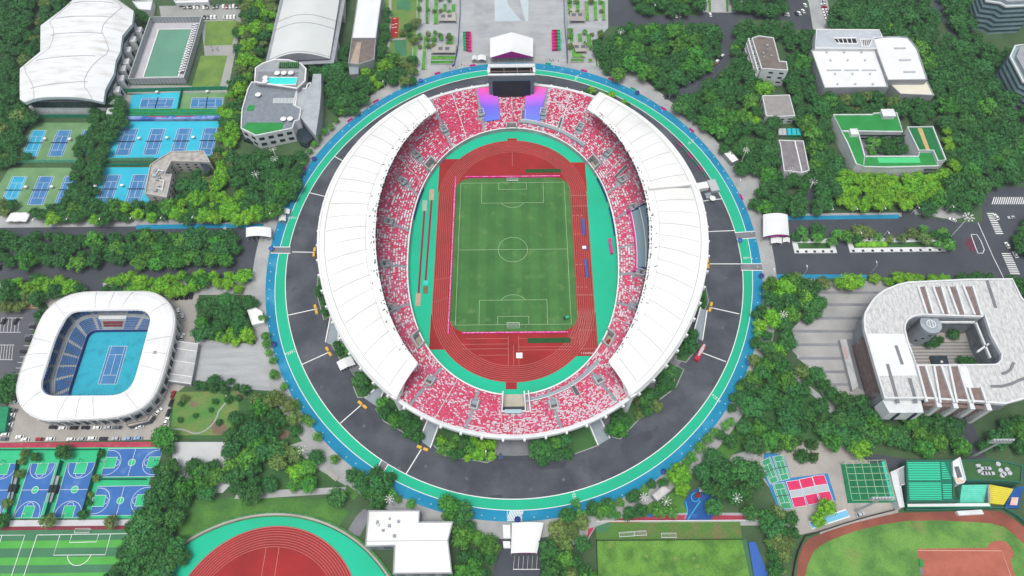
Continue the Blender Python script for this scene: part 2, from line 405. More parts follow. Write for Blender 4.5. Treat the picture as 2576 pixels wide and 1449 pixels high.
# infield surfaces
b = MB(); b.sheet([pol(r_in(2*math.pi*i/180)+1.5, 2*math.pi*i/180) for i in range(180)], 0.20); struct('infield_ground', b, 'fieldgreen')
b = MB()
def oval(rad, half, n=40, z=0.0, cx=0.0, cy=0.0):
    p = []
    for i in range(n+1): t = math.pi*i/n; p.append((cx+rad*math.cos(t), cy+half+rad*math.sin(t), z))
    for i in range(n+1): t = math.pi+math.pi*i/n; p.append((cx+rad*math.cos(t), cy-half+rad*math.sin(t), z))
    return p
trk = thing('running_track', 'red eight lane running track round the football pitch inside the stadium', 'running track', (0, 0, 0.24))
OH, OR = 40.8, 48.7
pts = [(48.7, OH), ] 
outer = oval(48.4, 40.6, 60)
b = MB(); b.sheet(outer, 0.24)
obj('red_surface', b, 'red', trk)
for P in ([(-48.9, 73.3), (-33, 73.3), (-42, 62), (-48.9, 44)], [(48.7, 69.2), (48.7, 44), (42, 62), (37, 69.2)], [(-48.7, -68.2), (-37, -68.2), (-44, -60), (-48.7, -44)], [(48.7, -73.1), (33, -73.1), (42, -62), (48.7, -44)], [(-3.2, 91), (3.2, 91), (3.2, 87), (-3.2, 87)], [(-4.4, -93), (1.8, -93), (1.8, -87), (-4.4, -87)]):
    b = MB(); b.sheet(P, 0.22); obj('corner_apron', b, 'red', trk)
b = MB()
for k in range(9):
    b.path(oval(38.3+1.22*k, 40.6, 48), 0.10 if k not in (0, 8) else .12, 0.27, closed=True)
for y in (41.5, 33, -33): b.strip((38.3, y), (48.4, y), .2, 0.275)
b.strip((0, 66), (0, 86-7.5), .12, .27); b.strip((0, -66), (0, -79), .12, .27)
for yy, x0, x1 in ((-61.5, 3, 36), (-67, 3, 34), (-69, 3, 33), (-61.5, -3, -28), (-65, -3, -30), (-68, -3, -30), (-72, -3, -20)): b.strip((x0, yy), (x1, yy), .12, .27)
b.strip((-3, -60), (-3, -79), .12, .27); b.strip((3, -60), (3, -79), .12, .27)
for k in range(9):   # sprint straight and relay lines crossing the bend at the lower right
    b.strip((38.3+1.22*k, -40), (38.3+1.22*k, -70), .08, .275)
for dd in range(8): b.strip((36.5+dd*1.5, -44), (30+dd*1.6, -66), .08, .272)
b.strip((38.3, -68.6), (48.4, -68.6), .15, .275); b.strip((38.3, -56.5), (48.4, -56.5), .1, .275)
for y in (25.5, 11, -11.5, -27.5):
    for k in (0, 2, 4): b.strip((38.6+1.22*k, y), (39.9+1.22*k, y), .25, .275)
b.strip((-38.3, -20), (-48.4, -21.5), .1, .27); b.path([(-48.4, -37), (-44, -36), (-38.3, -33)], .1, .27)
obj('lane_line', b, 'linesoft', trk)
# lane numbers
def text_mb(s, size, ext=0.0):
    cu = bpy.data.curves.new('t', 'FONT'); cu.body = s; cu.size = size; cu.extrude = ext; cu.align_x = 'CENTER'; cu.align_y = 'CENTER'; cu.resolution_u = 3
    o = bpy.data.objects.new('t', cu); COL.objects.link(o); dg = bpy.context.evaluated_depsgraph_get()
    me = bpy.data.meshes.new_from_object(o.evaluated_get(dg)); mb = MB()
    mb.add([tuple(v.co) for v in me.vertices], [tuple(p.vertices) for p in me.polygons])
    bpy.data.objects.remove(o); bpy.data.curves.remove(cu); bpy.data.meshes.remove(me); return mb
def place(mb, src, loc, rz=0.0, tilt=0.0, mi=0):
    Mx = Matrix.Translation(loc) @ Matrix.Rotation(rz, 4, 'Z') @ Matrix.Rotation(tilt, 4, 'X')
    mb.add([tuple(Mx @ Vector(v)) for v in src.v], src.f, mi)
for k in range(8):
    b = MB(); place(b, text_mb(str(k+1), 1.9), (39.0+1.22*k, -71.3, .28)); obj('lane_number', b, 'line', trk)

pitch = thing('football_pitch', 'green mown football pitch in the middle of the big stadium', 'football pitch', (0, 0, 0.28))
b = MB(); p = oval(37.9, 30, 40)
gp = []
for cx, cy, a0 in ((27.5, 46, 0), (-27.5, 46, 90), (-27.5, -46.5, 180), (27.5, -46.5, 270)):
    for i in range(13):
        a = R(a0+90*i/12); gp.append((cx+10.2*math.cos(a), cy+10.5*math.sin(a)))
b.sheet(gp, .28); obj('turf', b, 'turf', pitch)
def football_lines(b, w, z, W_=68.0, L_=105.0, cx=0.0, cy=0.0):
    x, y = W_/2, L_/2
    def ln(a, c): b.strip((cx+a[0], cy+a[1]), (cx+c[0], cy+c[1]), w, z)
    ln((-x, -y), (x, -y)); ln((-x, y), (x, y)); ln((-x, -y), (-x, y)); ln((x, -y), (x, y)); ln((-x, 0), (x, 0))
    for s in (1, -1):
        for hw, dp in ((20.16, 16.5), (9.16, 5.5)):
            ln((-hw, s*y), (-hw, s*(y-dp))); ln((hw, s*y), (hw, s*(y-dp))); ln((-hw, s*(y-dp)), (hw, s*(y-dp)))
        arc = []
        for i in range(17):
            a = R(37+106*i/16); arc.append((cx+9.15*math.cos(a), cy+s*(y-11-9.15*math.sin(a))))
        b.path(arc, w, z)
    b.path([(cx+9.15*math.cos(2*math.pi*i/40), cy+9.15*math.sin(2*math.pi*i/40)) for i in range(40)], w, z, closed=True)
b = MB(); football_lines(b, .2, .31); obj('marking', b, 'turfline', pitch)
def goal(name, label, x, y, s, wd=7.32, z=0.3, group=None, rz=0.0, ht=2.44, dp=2.2):
    g = thing(name, label, 'goal', (x, y, z), group)
    b = MB(); h = wd/2
    def P(a, c, e): 
        ca, sa = math.cos(rz), math.sin(rz); a2, c2 = a*ca-c*s*sa, a*sa+c*s*ca; return (x+a2, y+c2, z+e)
    for sx in (-h, h): b.tube(P(sx, 0, 0), P(sx, 0, ht), .12); b.tube(P(sx, 0, ht), P(sx, dp, ht*.95), .07); b.tube(P(sx, dp, ht*.95), P(sx, dp, 0), .07)
    b.tube(P(-h, 0, ht), P(h, 0, ht), .12); b.tube(P(-h, dp, ht*.95), P(h, dp, ht*.95), .07); b.tube(P(-h, dp, .05), P(h, dp, .05), .07)
    obj('frame', b, 'white', g)
    b = MB(); nm = 9
    for i in range(nm+1):
        xx = -h+wd*i/nm; b.tube(P(xx, .02, ht), P(xx, dp, ht*.93), .02, n=3, cap=False); b.tube(P(xx, dp, ht*.93), P(xx, dp, 0), .02, n=3, cap=False)
    for k in range(1, 4): b.tube(P(-h, dp*k/4, ht), P(h, dp*k/4, ht), .02, n=3, cap=False)
    obj('net', b, 'metal', g); return g
goal('football_goal', 'white goal at the far end of the big stadium pitch near the screen', 0, 52.5, 1)
goal('football_goal', 'white goal at the near end of the big stadium pitch', 0, -52.5, -1)
# advertising boards
def board(label, a, c_, group, hgt=1.0):
    o = thing('advertising_board', label, 'advertising board', ((a[0]+c_[0])/2, (a[1]+c_[1])/2, .25), group)
    b = MB(); b.wall([a, c_], .9, .25, .25+hgt); obj('panel', b, 'pink', o)
    b = MB(); b.strip(a, c_, .42, .27+hgt); obj('print', b, mat('board_print', '#e6399b', '#f2b4d8', .9, lo=.47, hi=.53), o)
board('long pink board behind the far goal line of the stadium pitch', (-31, 57.2), (31.5, 57.2), 'pink boards round the pitch')
board('long pink board behind the near goal line of the stadium pitch', (-30, -58), (31.8, -58), 'pink boards round the pitch')
board('long pink board along the left side of the stadium pitch', (-37.6, 57.5), (-38.0, -58.5), 'pink boards round the pitch')
# dark green mats, white box
for lab, x0, x1, y, hh in (('dark green strip of artificial grass behind the far boards', 8.8, 32.2, 62.2, 2.9), ('dark green strip of artificial grass behind the near boards', 8.2, 33.0, -63.0, 3.2)):
    b = MB(); b.prism([(x0, y-hh/2), (x1, y-hh/2), (x1, y+hh/2), (x0, y+hh/2)], .3, .42); single('turf_mat', b, mat('mat_green', '#1f5a2c', '#1a4f26', .5), lab, 'mat')
b = MB(); b.box((3.3, -72.5, .5), (3.6, 3.4, .4)); b.box((3.3, -72.5, .75), (3.2, 3.0, .1)); single('landing_mat', b, 'white', 'square white mat on the red area behind the near goal', 'mat')
# long jump pits and runways (left side)
jp = thing('long_jump_pit', 'two dark red jump runways with sand pits left of the stadium track', 'jump pit', (-55, 5, .22))
b = MB()
def rw(a, c_, w): b.strip(un(*a), un(*c_), w, .25)
rw((1086, 503), (1070.5, 708), 1.3); rw((1068, 530), (1053, 738), 1.3); obj('runway', b, 'darkred', jp)
for a_, c_ in (((1086.5, 477), (1085.5, 504)), ((1053, 738), (1051, 770))): b = MB(); b.strip(un(*a_), un(*c_), 3.0, .26); obj('sand', b, mat('sand', '#cdae97', '#c0a28a', .3), jp)
b = MB(); b.strip(un(1069, 504), un(1068, 531), 3.0, .27); obj('covered_pit', b, mat('pit_cover', '#9cb7a2', '#b0c4b4', .5), jp)
b = MB(); b.strip(un(1071, 720), un(1070.5, 739), 3.0, .26); obj('wet_sand', b, 'soil', jp)
b = MB(); b.strip(un(1071, 706), un(1070.8, 716), 3.0, .26); obj('board_area', b, mat('pale_aqua', '#4fd0c4'), jp)

# ---- bowl
st = thing('stadium', 'huge oval stadium with red and white seats and two curved white roofs', 'stadium', (0, 0, 0))
NT = 240; NR = 32
NL, NRt, NU = R(-93.4), R(-86.6), .44        # opening for the near tunnel
def innotch(t, u):
    a = math.degrees(t)
    while a > 180: a -= 360
    if abs(a+90) < 3.45 and u < .44: return True
    for g in (130, 50.2, -130.3, -49.8):
        if abs(a-g) < 2.6 and .02 < u < .15: return True
    if abs(a-90.2) < 1.9 and u < .12: return True
    return False
b = MB()
for k in range(NR):
    u0, u1 = k/NR, (k+1)/NR
    for i in range(NT*2):
        t0, t1 = math.pi*i/NT, math.pi*(i+1)/NT; tm = (t0+t1)/2
        if innotch(tm, (u0+u1)/2): continue
        a = bowl(t0, u0); c_ = bowl(t1, u0); d = bowl(t1, u1); e = bowl(t0, u1); zn0 = bowl(t0, u1)[2]; zn1 = bowl(t1, u1)[2]
        b.add([a, c_, (d[0], d[1], c_[2]), (e[0], e[1], a[2]), (d[0], d[1], zn1), (e[0], e[1], zn0)], [(0, 3, 2, 1), (3, 5, 4, 2)])
obj('terrace', b, 'terrace', st)
VOM = [101.3, 78.5, 116.7, 63.3, 132.8, 146.6, 169.6, -167.6, -146.6, -116.6, -101.5, -78.5, -63.1, -33.5, 47.4, 33.0, 17.1, -17.9]
VU = [.43, .43, .39, .40, .35, .28, .27, .27, .29, .40, .41, .43, .42, .29, .33, .28, .27, .27]
AIS = [(a, v) for a, v in zip(VOM, VU)]+[(-2.2, .2), (180, .2), (157.5, .25), (-155.5, .25), (-132, .3), (-48, .3)]
def angd(a, c_): return abs((a-c_+180) % 360-180)
def kind_of(t, u):
    a = math.degrees(t) % 360; a = a-360 if a > 180 else a; r = r_in(t)*(1-u)+r_rim(t)*u
    for g, v in zip(VOM, VU):
        if angd(a, g)*math.pi/180*r < 2.9 and v-.09 < u < v+.11: return None
        if angd(a, g)*math.pi/180*r < (.95 if (u < v or abs(abs(a)-90) < 32) else .4): return None
    if angd(a, -2.2)*math.pi/180*r < .9 and u < .22: return None
    for g in (109.3, -109.5, -70.2, 70.8, 139.5, -139.0, 41, -41, 90, -90):
        if angd(a, g)*math.pi/180*r < .35: return None
    if innotch(t, u) or (abs(a+90) < 3.9 and u < .46): return None
    for g in (130, 50.2, -130.3, -49.8):
        if angd(a, g) < 3.1 and u < .17: return None
    if angd(a, 90.2) < 2.4 and u < .15: return None
    if 94.4 < a < 101 and u > .21: return None          # banners
    if 79 < a < 85.6 and u > .2: return None
    if -17 < a < 16 and u > .23: return None            # press tribune
    if (58 < a < 88 and .13 < u < .21) or (-86.5 < a < -58.5 and .115 < u < .2): return None   # wheelchair decks
    if (84.8 < a < 86.6 and .18 < u < .5) or (70.4 < a < 72 and .2 < u < .44) or (-71.6 < a < -70.2 and .2 < u < .42): return None
    if -86.4 < a < -84.6 and u < .46: return None
    if abs(a) > 175.5 and False: return None
    return a
from mathutils import noise as NZ
def redness(a, t, u):
    n = NZ.noise(Vector((math.cos(t)*5, math.sin(t)*5, u*3+3)))*.30
    n += NZ.noise(Vector((math.cos(t)*16, math.sin(t)*16, u*7)))*.16
    if abs(a) < 60: p = .22+.62*u
    elif abs(a) > 120: p = .20+.85*min(u, .75)
    elif a > 95: p = .66-.6*max(0, .3-u)
    elif a > 60: p = .24+.25*(a < 68)
    elif a < -95: p = .55-.5*max(0, .25-u)-.35*max(0, u-.75)/.25
    elif a < -72: p = .3-.3*max(0, u-.5)
    else: p = .42+.4*max(0, .7-u)*(u > .2)-.3*(u > .75)
    return min(.94, .48+p*.52+n*.8)
b = MB(); first = []
for k in range(NR):
    u = (k+.42)/NR
    rowlen = 0
    i = 0; r0 = r_in(0)
    t = 0.0
    while t < 2*math.pi:
        r = r_in(t)*(1-u)+r_rim(t)*u; w = random.choice((.55, .55, .55, 1.1, 1.65))
        a = kind_of(t+w/2/r, u)
        if a is None: t += .5/r; continue
        p = redness(a, t, u)
        if random.random() < p: mi = 1 if random.random() < .36 else (2 if random.random() < .6 else 3); w = min(w, 1.1)
        else: mi = 0
        t1 = t+w/r; A0 = bowl(t+.1/r, u-.20/NR); 
        zz = z_in(t)*(1-k/NR)+z_rim(t)*k/NR+.42
        q = [bowl(t+.05/r, u-.40/NR), bowl(t1-.05/r, u-.40/NR), bowl(t1-.05/r, u+.32/NR), bowl(t+.05/r, u+.32/NR)]
        vs = [(x, y, zz) for x, y, _ in q]+[(q[2][0], q[2][1], zz+.42), (q[3][0], q[3][1], zz+.42)]
        fs = [(3, 2, 1, 0), (2, 3, 5, 4)]
        if k in (1,) and -120 < a < -60 and len(first) < 99: first.append((vs, fs, mi))
        else: b.add(vs, fs, mi)
        t = t1
SM = ['seatw', 'seatp', 'seatr', 'seatc']
o = obj('seating', b, SM, st); o['kind'] = 'stuff'
for vs, fs, mi in first:
    q = MB(); q.add(vs, fs); obj('seat', q, SM[mi], st)
# parapets, rim, inner wall
b = MB(); A = [[], [], [], []]
def seg_ok(t): 
    a = math.degrees(t); return True
rows = []
for lo, hi in ((-86.55, 266.6),):
    for i in range(361):
        t = R(lo+(hi-lo)*i/360); r = r_in(t)
        rows.append([pol(r-.25, t, .22), pol(r-.25, t, z_in(t)+.9), pol(r+.35, t, z_in(t)+.9), pol(r+.35, t, z_in(t)-.6)])
b.grid(rows); obj('inner_parapet', b, mat('parapet_grey', '#8d9a9c', '#b5bfc1', .15, rough=.7), st)
b = MB(); rows = []
for i in range(361):
    t = R(-86.55+353.15*i/360); r = r_in(t); rows.append([pol(r-.32, t, z_in(t)+.93), pol(r-.32, t, z_in(t)+1.0), pol(r+.5, t, z_in(t)+1.0), pol(r+.5, t, z_in(t)+.93)])
b.grid(rows); obj('coping', b, 'white', st)
b = MB(); rows = []
for i in range(361):
    t = 2*math.pi*i/360; r = r_rim(t); z = z_rim(t)
    rows.append([pol(r-.1, t, z-1.3), pol(r-.1, t, z+.9), pol(r+.9, t, z+1.1), pol(r+2.0, t, z+.8), pol(r+2.2, t, z-1.2), pol(r-1.5, t, z-3.2)])
b.grid(rows); obj('rim', b, 'wallwhite', st)
b = MB(); rows = []
for i in range(361):
    t = 2*math.pi*i/360; r = r_rim(t); z = z_rim(t)
    rows.append([pol(r-1.5, t, z-3.2), pol(r-9, t, 8.0), pol(r-9, t, 6.0), pol(r-5.5, t, 6.0), pol(r-5.5, t, 0.1)])
b.grid(rows); obj('outer_wall', b, 'wallgrey', st)
for i in range(72):      # rib fins holding the rim
    t = R(2.5+5*i); r = r_rim(t); z = z_rim(t); b = MB()
    e = Vector((math.cos(t), math.sin(t), 0)); n = Vector((-math.sin(t), math.cos(t), 0))
    prof = [(r+3.2, z+.3), (r+3.2, z-1.6), (r-4.6, 5.9), (r-6.8, 5.9), (r-1.6, z-2.6), (r+1.8, z+.3)]
    vs = []
    for s in (-.55, .55): vs += [tuple(e*p+n*s+Vector((0, 0, q))) for p, q in prof]
    m_ = len(prof); b.add(vs, [tuple(range(m_))[::-1], tuple(range(m_, 2*m_))]+[(j, (j+1) % m_, m_+(j+1) % m_, m_+j) for j in range(m_)])
    obj('rib_column', b, 'white', st)
# aisles
for g, v in AIS:
    b = MB(); t = R(g); u_end = 1.0 if (abs(abs(g)-90) < 32 or abs(g) < 5) else v+.05
    if g in (-2.2, 180, 157.5, -155.5, -132, -48): u_end = .22 if g == -2.2 else .0
    if u_end == 0: continue
    n = int(u_end*NR)
    for k in range(n):
        u0, u1 = k/NR, (k+1)/NR; z = bowl(t, u0)[2]+.06
        if v-.07 < u0 < v+.07 and g != -2.2:
            if b.f: obj('aisle', b, 'grey', st)
            b = MB(); continue
        ra = r_in(t)*(1-u0)+r_rim(t)*u0; rb = r_in(t)*(1-u1)+r_rim(t)*u1
        b.add([pol(ra, t-.9/ra, z), pol(ra, t+.9/ra, z), pol(rb, t+.9/rb, z+.3), pol(rb, t-.9/rb, z+.3)], [(0, 3, 2, 1)])
    if b.f: obj('aisle', b, 'grey', st)
for g in (109.3, -109.5, -70.2, 70.8, 139.5, -139.0, 41, -41, 90, -90):
    b = MB(); t = R(g)
    a0 = .46 if abs(g) == 90 else .06
    u0 = a0
    while u0 < .97:
        P0 = bowl(t, u0, .7); P1 = bowl(t, min(1, u0+.05), .7); b.strip(P0, P1, .3, 0)
        n = len(b.v)
        for q, zz in ((n-4, P0[2]), (n-3, P1[2]), (n-2, P1[2]), (n-1, P0[2])): b.v[q] = (b.v[q][0], b.v[q][1], zz)
        u0 += .05
    obj('stair_rail', b, 'white', st)
# vomitories
for g, v in zip(VOM, VU):
    t = R(g); c_ = bowl(t, v); e = Vector((math.cos(t), math.sin(t), 0)); n = Vector((-math.sin(t), math.cos(t), 0))
    z0 = bowl(t, v-.08)[2]-.5; z1 = c_[2]+2.0; C0 = Vector((c_[0], c_[1], 0))
    fr = MB(); dk = MB()
    def wl(p, q, th, a, z_):
        fr.wall([(p.x, p.y), (q.x, q.y)], th, a, z_)
    Lh, Wh = 2.5, 2.0
    A_ = C0+e*Lh+n*Wh; B_ = C0+e*Lh-n*Wh; D_ = C0-e*Lh-n*Wh; E_ = C0-e*Lh+n*Wh
    wl(A_, E_, .7, z0, z1); wl(B_, D_, .7, z0, z1); wl(A_+n*.35, B_-n*.35, .7, z0, z1+.4)
    vo = obj('vomitory', fr, 'concrete', st)
    dk.sheet([tuple(A_-n*.35-e*.3), tuple(B_+n*.35-e*.3), tuple(C0-e*.3-n*1.6), tuple(C0-e*.3+n*1.6)], z1-1.6); obj('opening', dk, 'greydark', vo)
    dk = MB(); dk.sheet([tuple(C0-n*1.6-e*.2), tuple(C0+n*1.6-e*.2), tuple(E_-n*.35), tuple(D_+n*.35)], z1-1.2); obj('stair', dk, 'grey', vo)
    dk = MB(); Lh, Wh = 3.0, 2.7
    A_ = C0+e*Lh+n*Wh; B_ = C0+e*Lh-n*Wh; D_ = C0-e*4.2-n*Wh; E_ = C0-e*4.2+n*Wh
    zf = bowl(t, v+.04)[2]; zb = bowl(t, v-.13)[2]
    dk.add([(A_.x, A_.y, zf+.45), (B_.x, B_.y, zf+.45), (D_.x, D_.y, zb+.5), (E_.x, E_.y, zb+.5)], [(0, 1, 2, 3)])
    obj('landing', dk, 'grey', vo)
# small gates
for g in (130, 50.2, -130.3, -49.8, 90.2):
    t = R(g); n_ = 2.7 if g != 90.2 else 2.0; b = MB(); ue = .15 if g != 90.2 else .12
    for s in (-1, 1):
        ts = t+R(n_*s); b.wall([pol(r_in(ts)-.2, ts), bowl(ts, ue)[:2]], .7, .22, bowl(ts, ue)[2]+1.2)
    b.wall([bowl(t-R(n_), ue)[:2], bowl(t+R(n_), ue)[:2]], .9, .22, bowl(t, ue)[2]+1.4)
    gt = obj('gateway', b, 'concrete', st)
    b = MB(); b.sheet([pol(r_in(t-R(n_))-.1, t-R(n_)), pol(r_in(t+R(n_))-.1, t+R(n_)), bowl(t+R(n_), ue), bowl(t-R(n_), ue)], .26); obj('gateway_floor', b, mat('gate_floor', '#c3bdb0', '#b3ad9f', .3), gt)
    if g == -49.8:
        b = MB(); b.box((*[q for q in pol(r_in(t)+4, t)[:2]], .9), (3.4, 3.8, 1.2), t); obj('red_cover', b, 'red', gt)
    if g == 90.2:
        b = MB(); b.box((-.4, r_in(t)+3.6, 2.0), (4.8, .5, 3.2)); obj('dark_door', b, 'black', gt)
# near tunnel
b = MB()
for s, a in ((1, NL), (-1, NRt)):
    b.wall([pol(r_in(a)-.2, a), bowl(a, NU)[:2]], .7, .1, bowl(a, NU)[2]*.2+6.2)
b.wall([bowl(NL, NU)[:2], bowl(NRt, NU)[:2]], .8, .1, bowl(R(-90), NU)[2]+1.2)
obj('tunnel_wall', b, 'wallwhite', st)
b = MB(); b.sheet([pol(r_in(NL)-1.2, NL), pol(r_in(NRt)-1.2, NRt), pol(r_in(NRt)+6, NRt), pol(r_in(NL)+6, NL)], .28); obj('tunnel_threshold', b, mat('cream_floor', '#c6c0b0', '#b8b2a3', .3), st)
b = MB(); b.sheet([pol(r_in(NL)+6, NL), pol(r_in(NRt)+6, NRt), bowl(NRt, .44), bowl(NL, .44)], .27); obj('tunnel_road', b, 'asphalt2', st)
b = MB(); b.box((-.3, -109.7, 10.2), (9, 2.2, .6)); obj('tunnel_canopy', b, mat('aqua_panel', '#a9c6cc'), st)
b = MB(); t = R(-85.3)
b.wall([bowl(t, .02)[:2], bowl(t, .46)[:2]], .5, 3, 9.4); b.wall([bowl(R(-86.5), .46)[:2], bowl(t, .46)[:2]], .5, 6, 10); obj('side_wall', b, 'white', st)
# wheelchair decks
for lo, hi, u0, u1 in ((58.5, 87, .13, .205), (-86.3, -58.8, .115, .195)):
    b = MB(); rows = []
    for i in range(31):
        t = R(lo+(hi-lo)*i/30); z = bowl(t, u1)[2]-.1; p0 = bowl(t, u0); p1 = bowl(t, u1)
        rows.append([(p0[0], p0[1], z-1.2), (p0[0], p0[1], z+.1), (p1[0], p1[1], z+.1)])
    b.grid(rows); dk = obj('viewing_deck', b, mat('deck_grey', '#9fabb2', '#919da5', .2), st)
    b = MB(); b.wall([bowl(R(lo+(hi-lo)*i/30), u1)[:2] for i in range(31)], .35, 5, bowl(R((lo+hi)/2), u1)[2]+.9); obj('rail', b, 'white', dk)
for lo, hi in ((.2, .5),):
    for g in (85.7, 71.1, -70.9, 33+3.5):
        t = R(g); b = MB()
        for s in (-1.3, 1.3):
            r_ = 110; ts = t+s/r_; P0 = bowl(ts, .2, 1.2); P1 = bowl(ts, .43, 1.2)
            b.wall([P0[:2], P1[:2]], .4, P0[2]-3, P0[2]+.5); k = len(b.v)
            for q in range(k-8, k): 
                vx = b.v[q]; rr = (math.hypot(vx[0], vx[1])-r_in(t))/(r_rim(t)-r_in(t)); zz = z_in(t)*(1-rr)+z_rim(t)*rr
                b.v[q] = (vx[0], vx[1], zz+(1.3 if vx[2] > P0[2]-1 else -1.0))
        obj('ramp_wall', b, 'concrete', st)
        b = MB(); P = [bowl(t-1.1/110, .2, .5), bowl(t+1.1/110, .2, .5), bowl(t+1.1/110, .43, .5), bowl(t-1.1/110, .43, .5)]; b.add(P, [(0, 3, 2, 1)]); obj('ramp_floor', b, 'greydark', st)
# press tribune on the right side
b = MB(); rows = []; 
for i in range(31):
    t = R(-16+31*i/30); rows.append([bowl(t, .225, .4), bowl(t, .225, 1.6), bowl(t, .33, .4), bowl(t, .33, 2.2), bowl(t, .52, .3)])
b.grid(rows); pt = obj('press_tribune', b, mat('tribune_grey', '#7b99a8', '#86969b', .1, fine=.05), st)
b = MB()
for u in (.225, .33): b.path([bowl(R(-16+31*i/30), u) for i in range(31)], .35, 0)
for q in range(len(b.v)):
    x, y, _ = b.v[q]; t = math.atan2(y, x); u = (math.hypot(x, y)-r_in(t))/(r_rim(t)-r_in(t)); b.v[q] = (x, y, bowl(t, u)[2]+(2.3 if u > .29 else 1.7))
obj('tribune_edge', b, 'white', pt)
b = MB()
for a0, a1 in ((9.5, 12.5), (-8, 7), (-14, -10.5)):
    rows = []
    for i in range(9):
        t = R(a0+(a1-a0)*i/8); rows.append([bowl(t, .372, .9), bowl(t, .39, .9)])
    b.grid(rows)
obj('desk_row', b, mat('desk_tan', '#c9b06e'), pt)
b = MB(); rows = []
for i in range(31):
    t = R(-16.6+32.6*i/30); rows.append([bowl(t, .20, .6), bowl(t, .20, 1.3), bowl(t, .222, 1.3)])
b.grid(rows)
for g in (16.4, -16.6): b.box(bowl(R(g), .21, 1), (3, 2.4, 1.6), R(g))
obj('pink_border', b, 'pink', pt)
b = MB()
for g in (15.6, -15.8):
    for u in (.26, .3, .34, .38, .42): b.box(bowl(R(g), u, .9), (2.1, .9, 1.0), R(g))
obj('navy_border', b, 'navy', pt)
b = MB()
for a0, a1 in ((8.5, 13), (-6, 5)):
    for u in (.435, .46):
        rows = []
        for i in range(9):
            t = R(a0+(a1-a0)*i/8); rows.append([bowl(t, u, .9), bowl(t, u+.016, .9)])
        b.grid(rows)
obj('red_seat_row', b, 'seatc', pt)
# trackside shelter strip (right) and navy fascia strips
b = MB()
for lo, hi in ((141, 160), (30, 44), (8, 26)):
    b.wall([pol(r_in(R(lo+(hi-lo)*i/12))-.55, R(lo+(hi-lo)*i/12)) for i in range(13)], .35, 1.0, 3.4)
obj('sponsor_strip', b, 'navy', st)

# ---- roofs
def roof(sgn, label_):
    c0 = 0 if sgn > 0 else 180; lo, hi = (-60.5, 61.3) if sgn > 0 else (118.7, 240.5)
    n = 72; m_ = 8; rows = []; rb = []
    def rp(t, v, dz=0.0):
        r = r_ri(t)*(1-v)+r_ro(t)*v; z = z_ri(t)*(1-v)+z_ro(t)*v+1.8*math.sin(math.pi*v)
        return (r*math.cos(t), r*math.sin(t), z+dz)
    for i in range(n+1):
        t = R(lo+(hi-lo)*i/n); rows.append([rp(t, j/m_) for j in range(m_+1)]); rb.append([rp(t, j/m_, -1.6) for j in range(m_+1)])
    b = MB(); b.grid(rows, flip=False); b.grid(rb, flip=True)
    for R_ in (0, n): b.add(rows[R_]+rb[R_], [tuple([j, j+1, m_+1+j+1, m_+1+j]) for j in range(m_)])
    for j in (0, m_):
        b.grid([[r[j] for r in rows], [r[j] for r in rb]])
    rf = obj('roof', b, 'roofcream', st); rf['label'] = label_
    b = MB()
    nr = 23
    for k in range(nr):
        g = lo+3+(hi-lo-6)*k/(nr-1); t = R(g); w = .11 if k % 2 else .17
        P = [rp(t, .14+.72*j/8) for j in range(9)]
        nx, ny = -math.sin(t)*w, math.cos(t)*w
        for j in range(8):
            p, q = P[j], P[j+1]; z1, z2 = p[2]+.12, q[2]+.12
            b.add([(p[0]-nx, p[1]-ny, z1), (q[0]-nx, q[1]-ny, z2), (q[0]+nx, q[1]+ny, z2), (p[0]+nx, p[1]+ny, z1)], [(0, 1, 2, 3)])
    def ring(v, w, dz, lo2=lo, hi2=hi):
        A = []
        for i in range(n+1):
            t = R(lo2+(hi2-lo2)*i/n); A.append([rp(t, v-w, dz), rp(t, v+w, dz)])
        return A
    b.grid(ring(.885, .006, .14, lo+2.5, hi-2.5)); b.grid(ring(.16, .003, .14, lo+4, hi-4))
    obj('roof_seam', b, 'seam', rf)
    b = MB()
    for v, rad in ((1.0, .75), (0.0, .9)):
        for i in range(n):
            t0, t1 = R(lo+(hi-lo)*i/n), R(lo+(hi-lo)*(i+1)/n); b.tube(rp(t0, v, .2), rp(t1, v, .2), rad, n=8, cap=i in (0, n-1))
    for g in (lo, hi):
        t = R(g); 
        for j in range(6): b.tube(rp(t, j/6, .1), rp(t, (j+1)/6, .1), .5, n=6)
    obj('edge_tube', b, 'white', rf)
    b = MB(); k = 0; t = R(lo+3)
    while t < R(hi-3):
        if random.random() < .82:
            p = rp(t, -.028, .55+random.uniform(-.2, .2)); b.box(p, (1.0, .55, .7), t); 
            if random.random() < .3: b.box(rp(t, .01, 1.3), (.5, .5, .5), t)
        t += .9/r_ri(t)
        k += 1
    fl = obj('floodlight_row', b, 'black', rf); fl['kind'] = 'stuff'
    b = MB()
    for k in range(26):
        t = R(random.uniform(lo+4, hi-4)); p = rp(t, random.choice((.03, .06, .10, .13)), .3); b.box(p, (random.uniform(.5, 1.6), .3, .4), t+random.uniform(0, 1.5))
    obj('roof_fitting', b, 'greydark', rf)
    for g in (lo+.6, hi-.6):
        t = R(g); b = MB(); p = rp(t, .97, -1.5); b.tube((p[0], p[1], 0), p, 1.5, 1.9, n=12); p2 = rp(t, .55, -1.5); b.tube(pol(r_rim(t)-2, t, z_rim(t)-2), p2, .8, .7, n=8)
        b.box((p[0], p[1], p[2]-1.2), (4.2, 3.2, 3.4), t)
        obj('roof_column', b, 'white', rf)
roof(1, 'long curved white roof over the right hand stand'); roof(-1, 'long curved white roof over the left hand stand')
p, q = un(1632, 471, 38.5), un(1738, 462, 38.0)
b = MB(); b.wall([p[:2], q[:2]], 2.2, 37.2, 38.6); obj('roof_catwalk', b, 'roofcream', st)

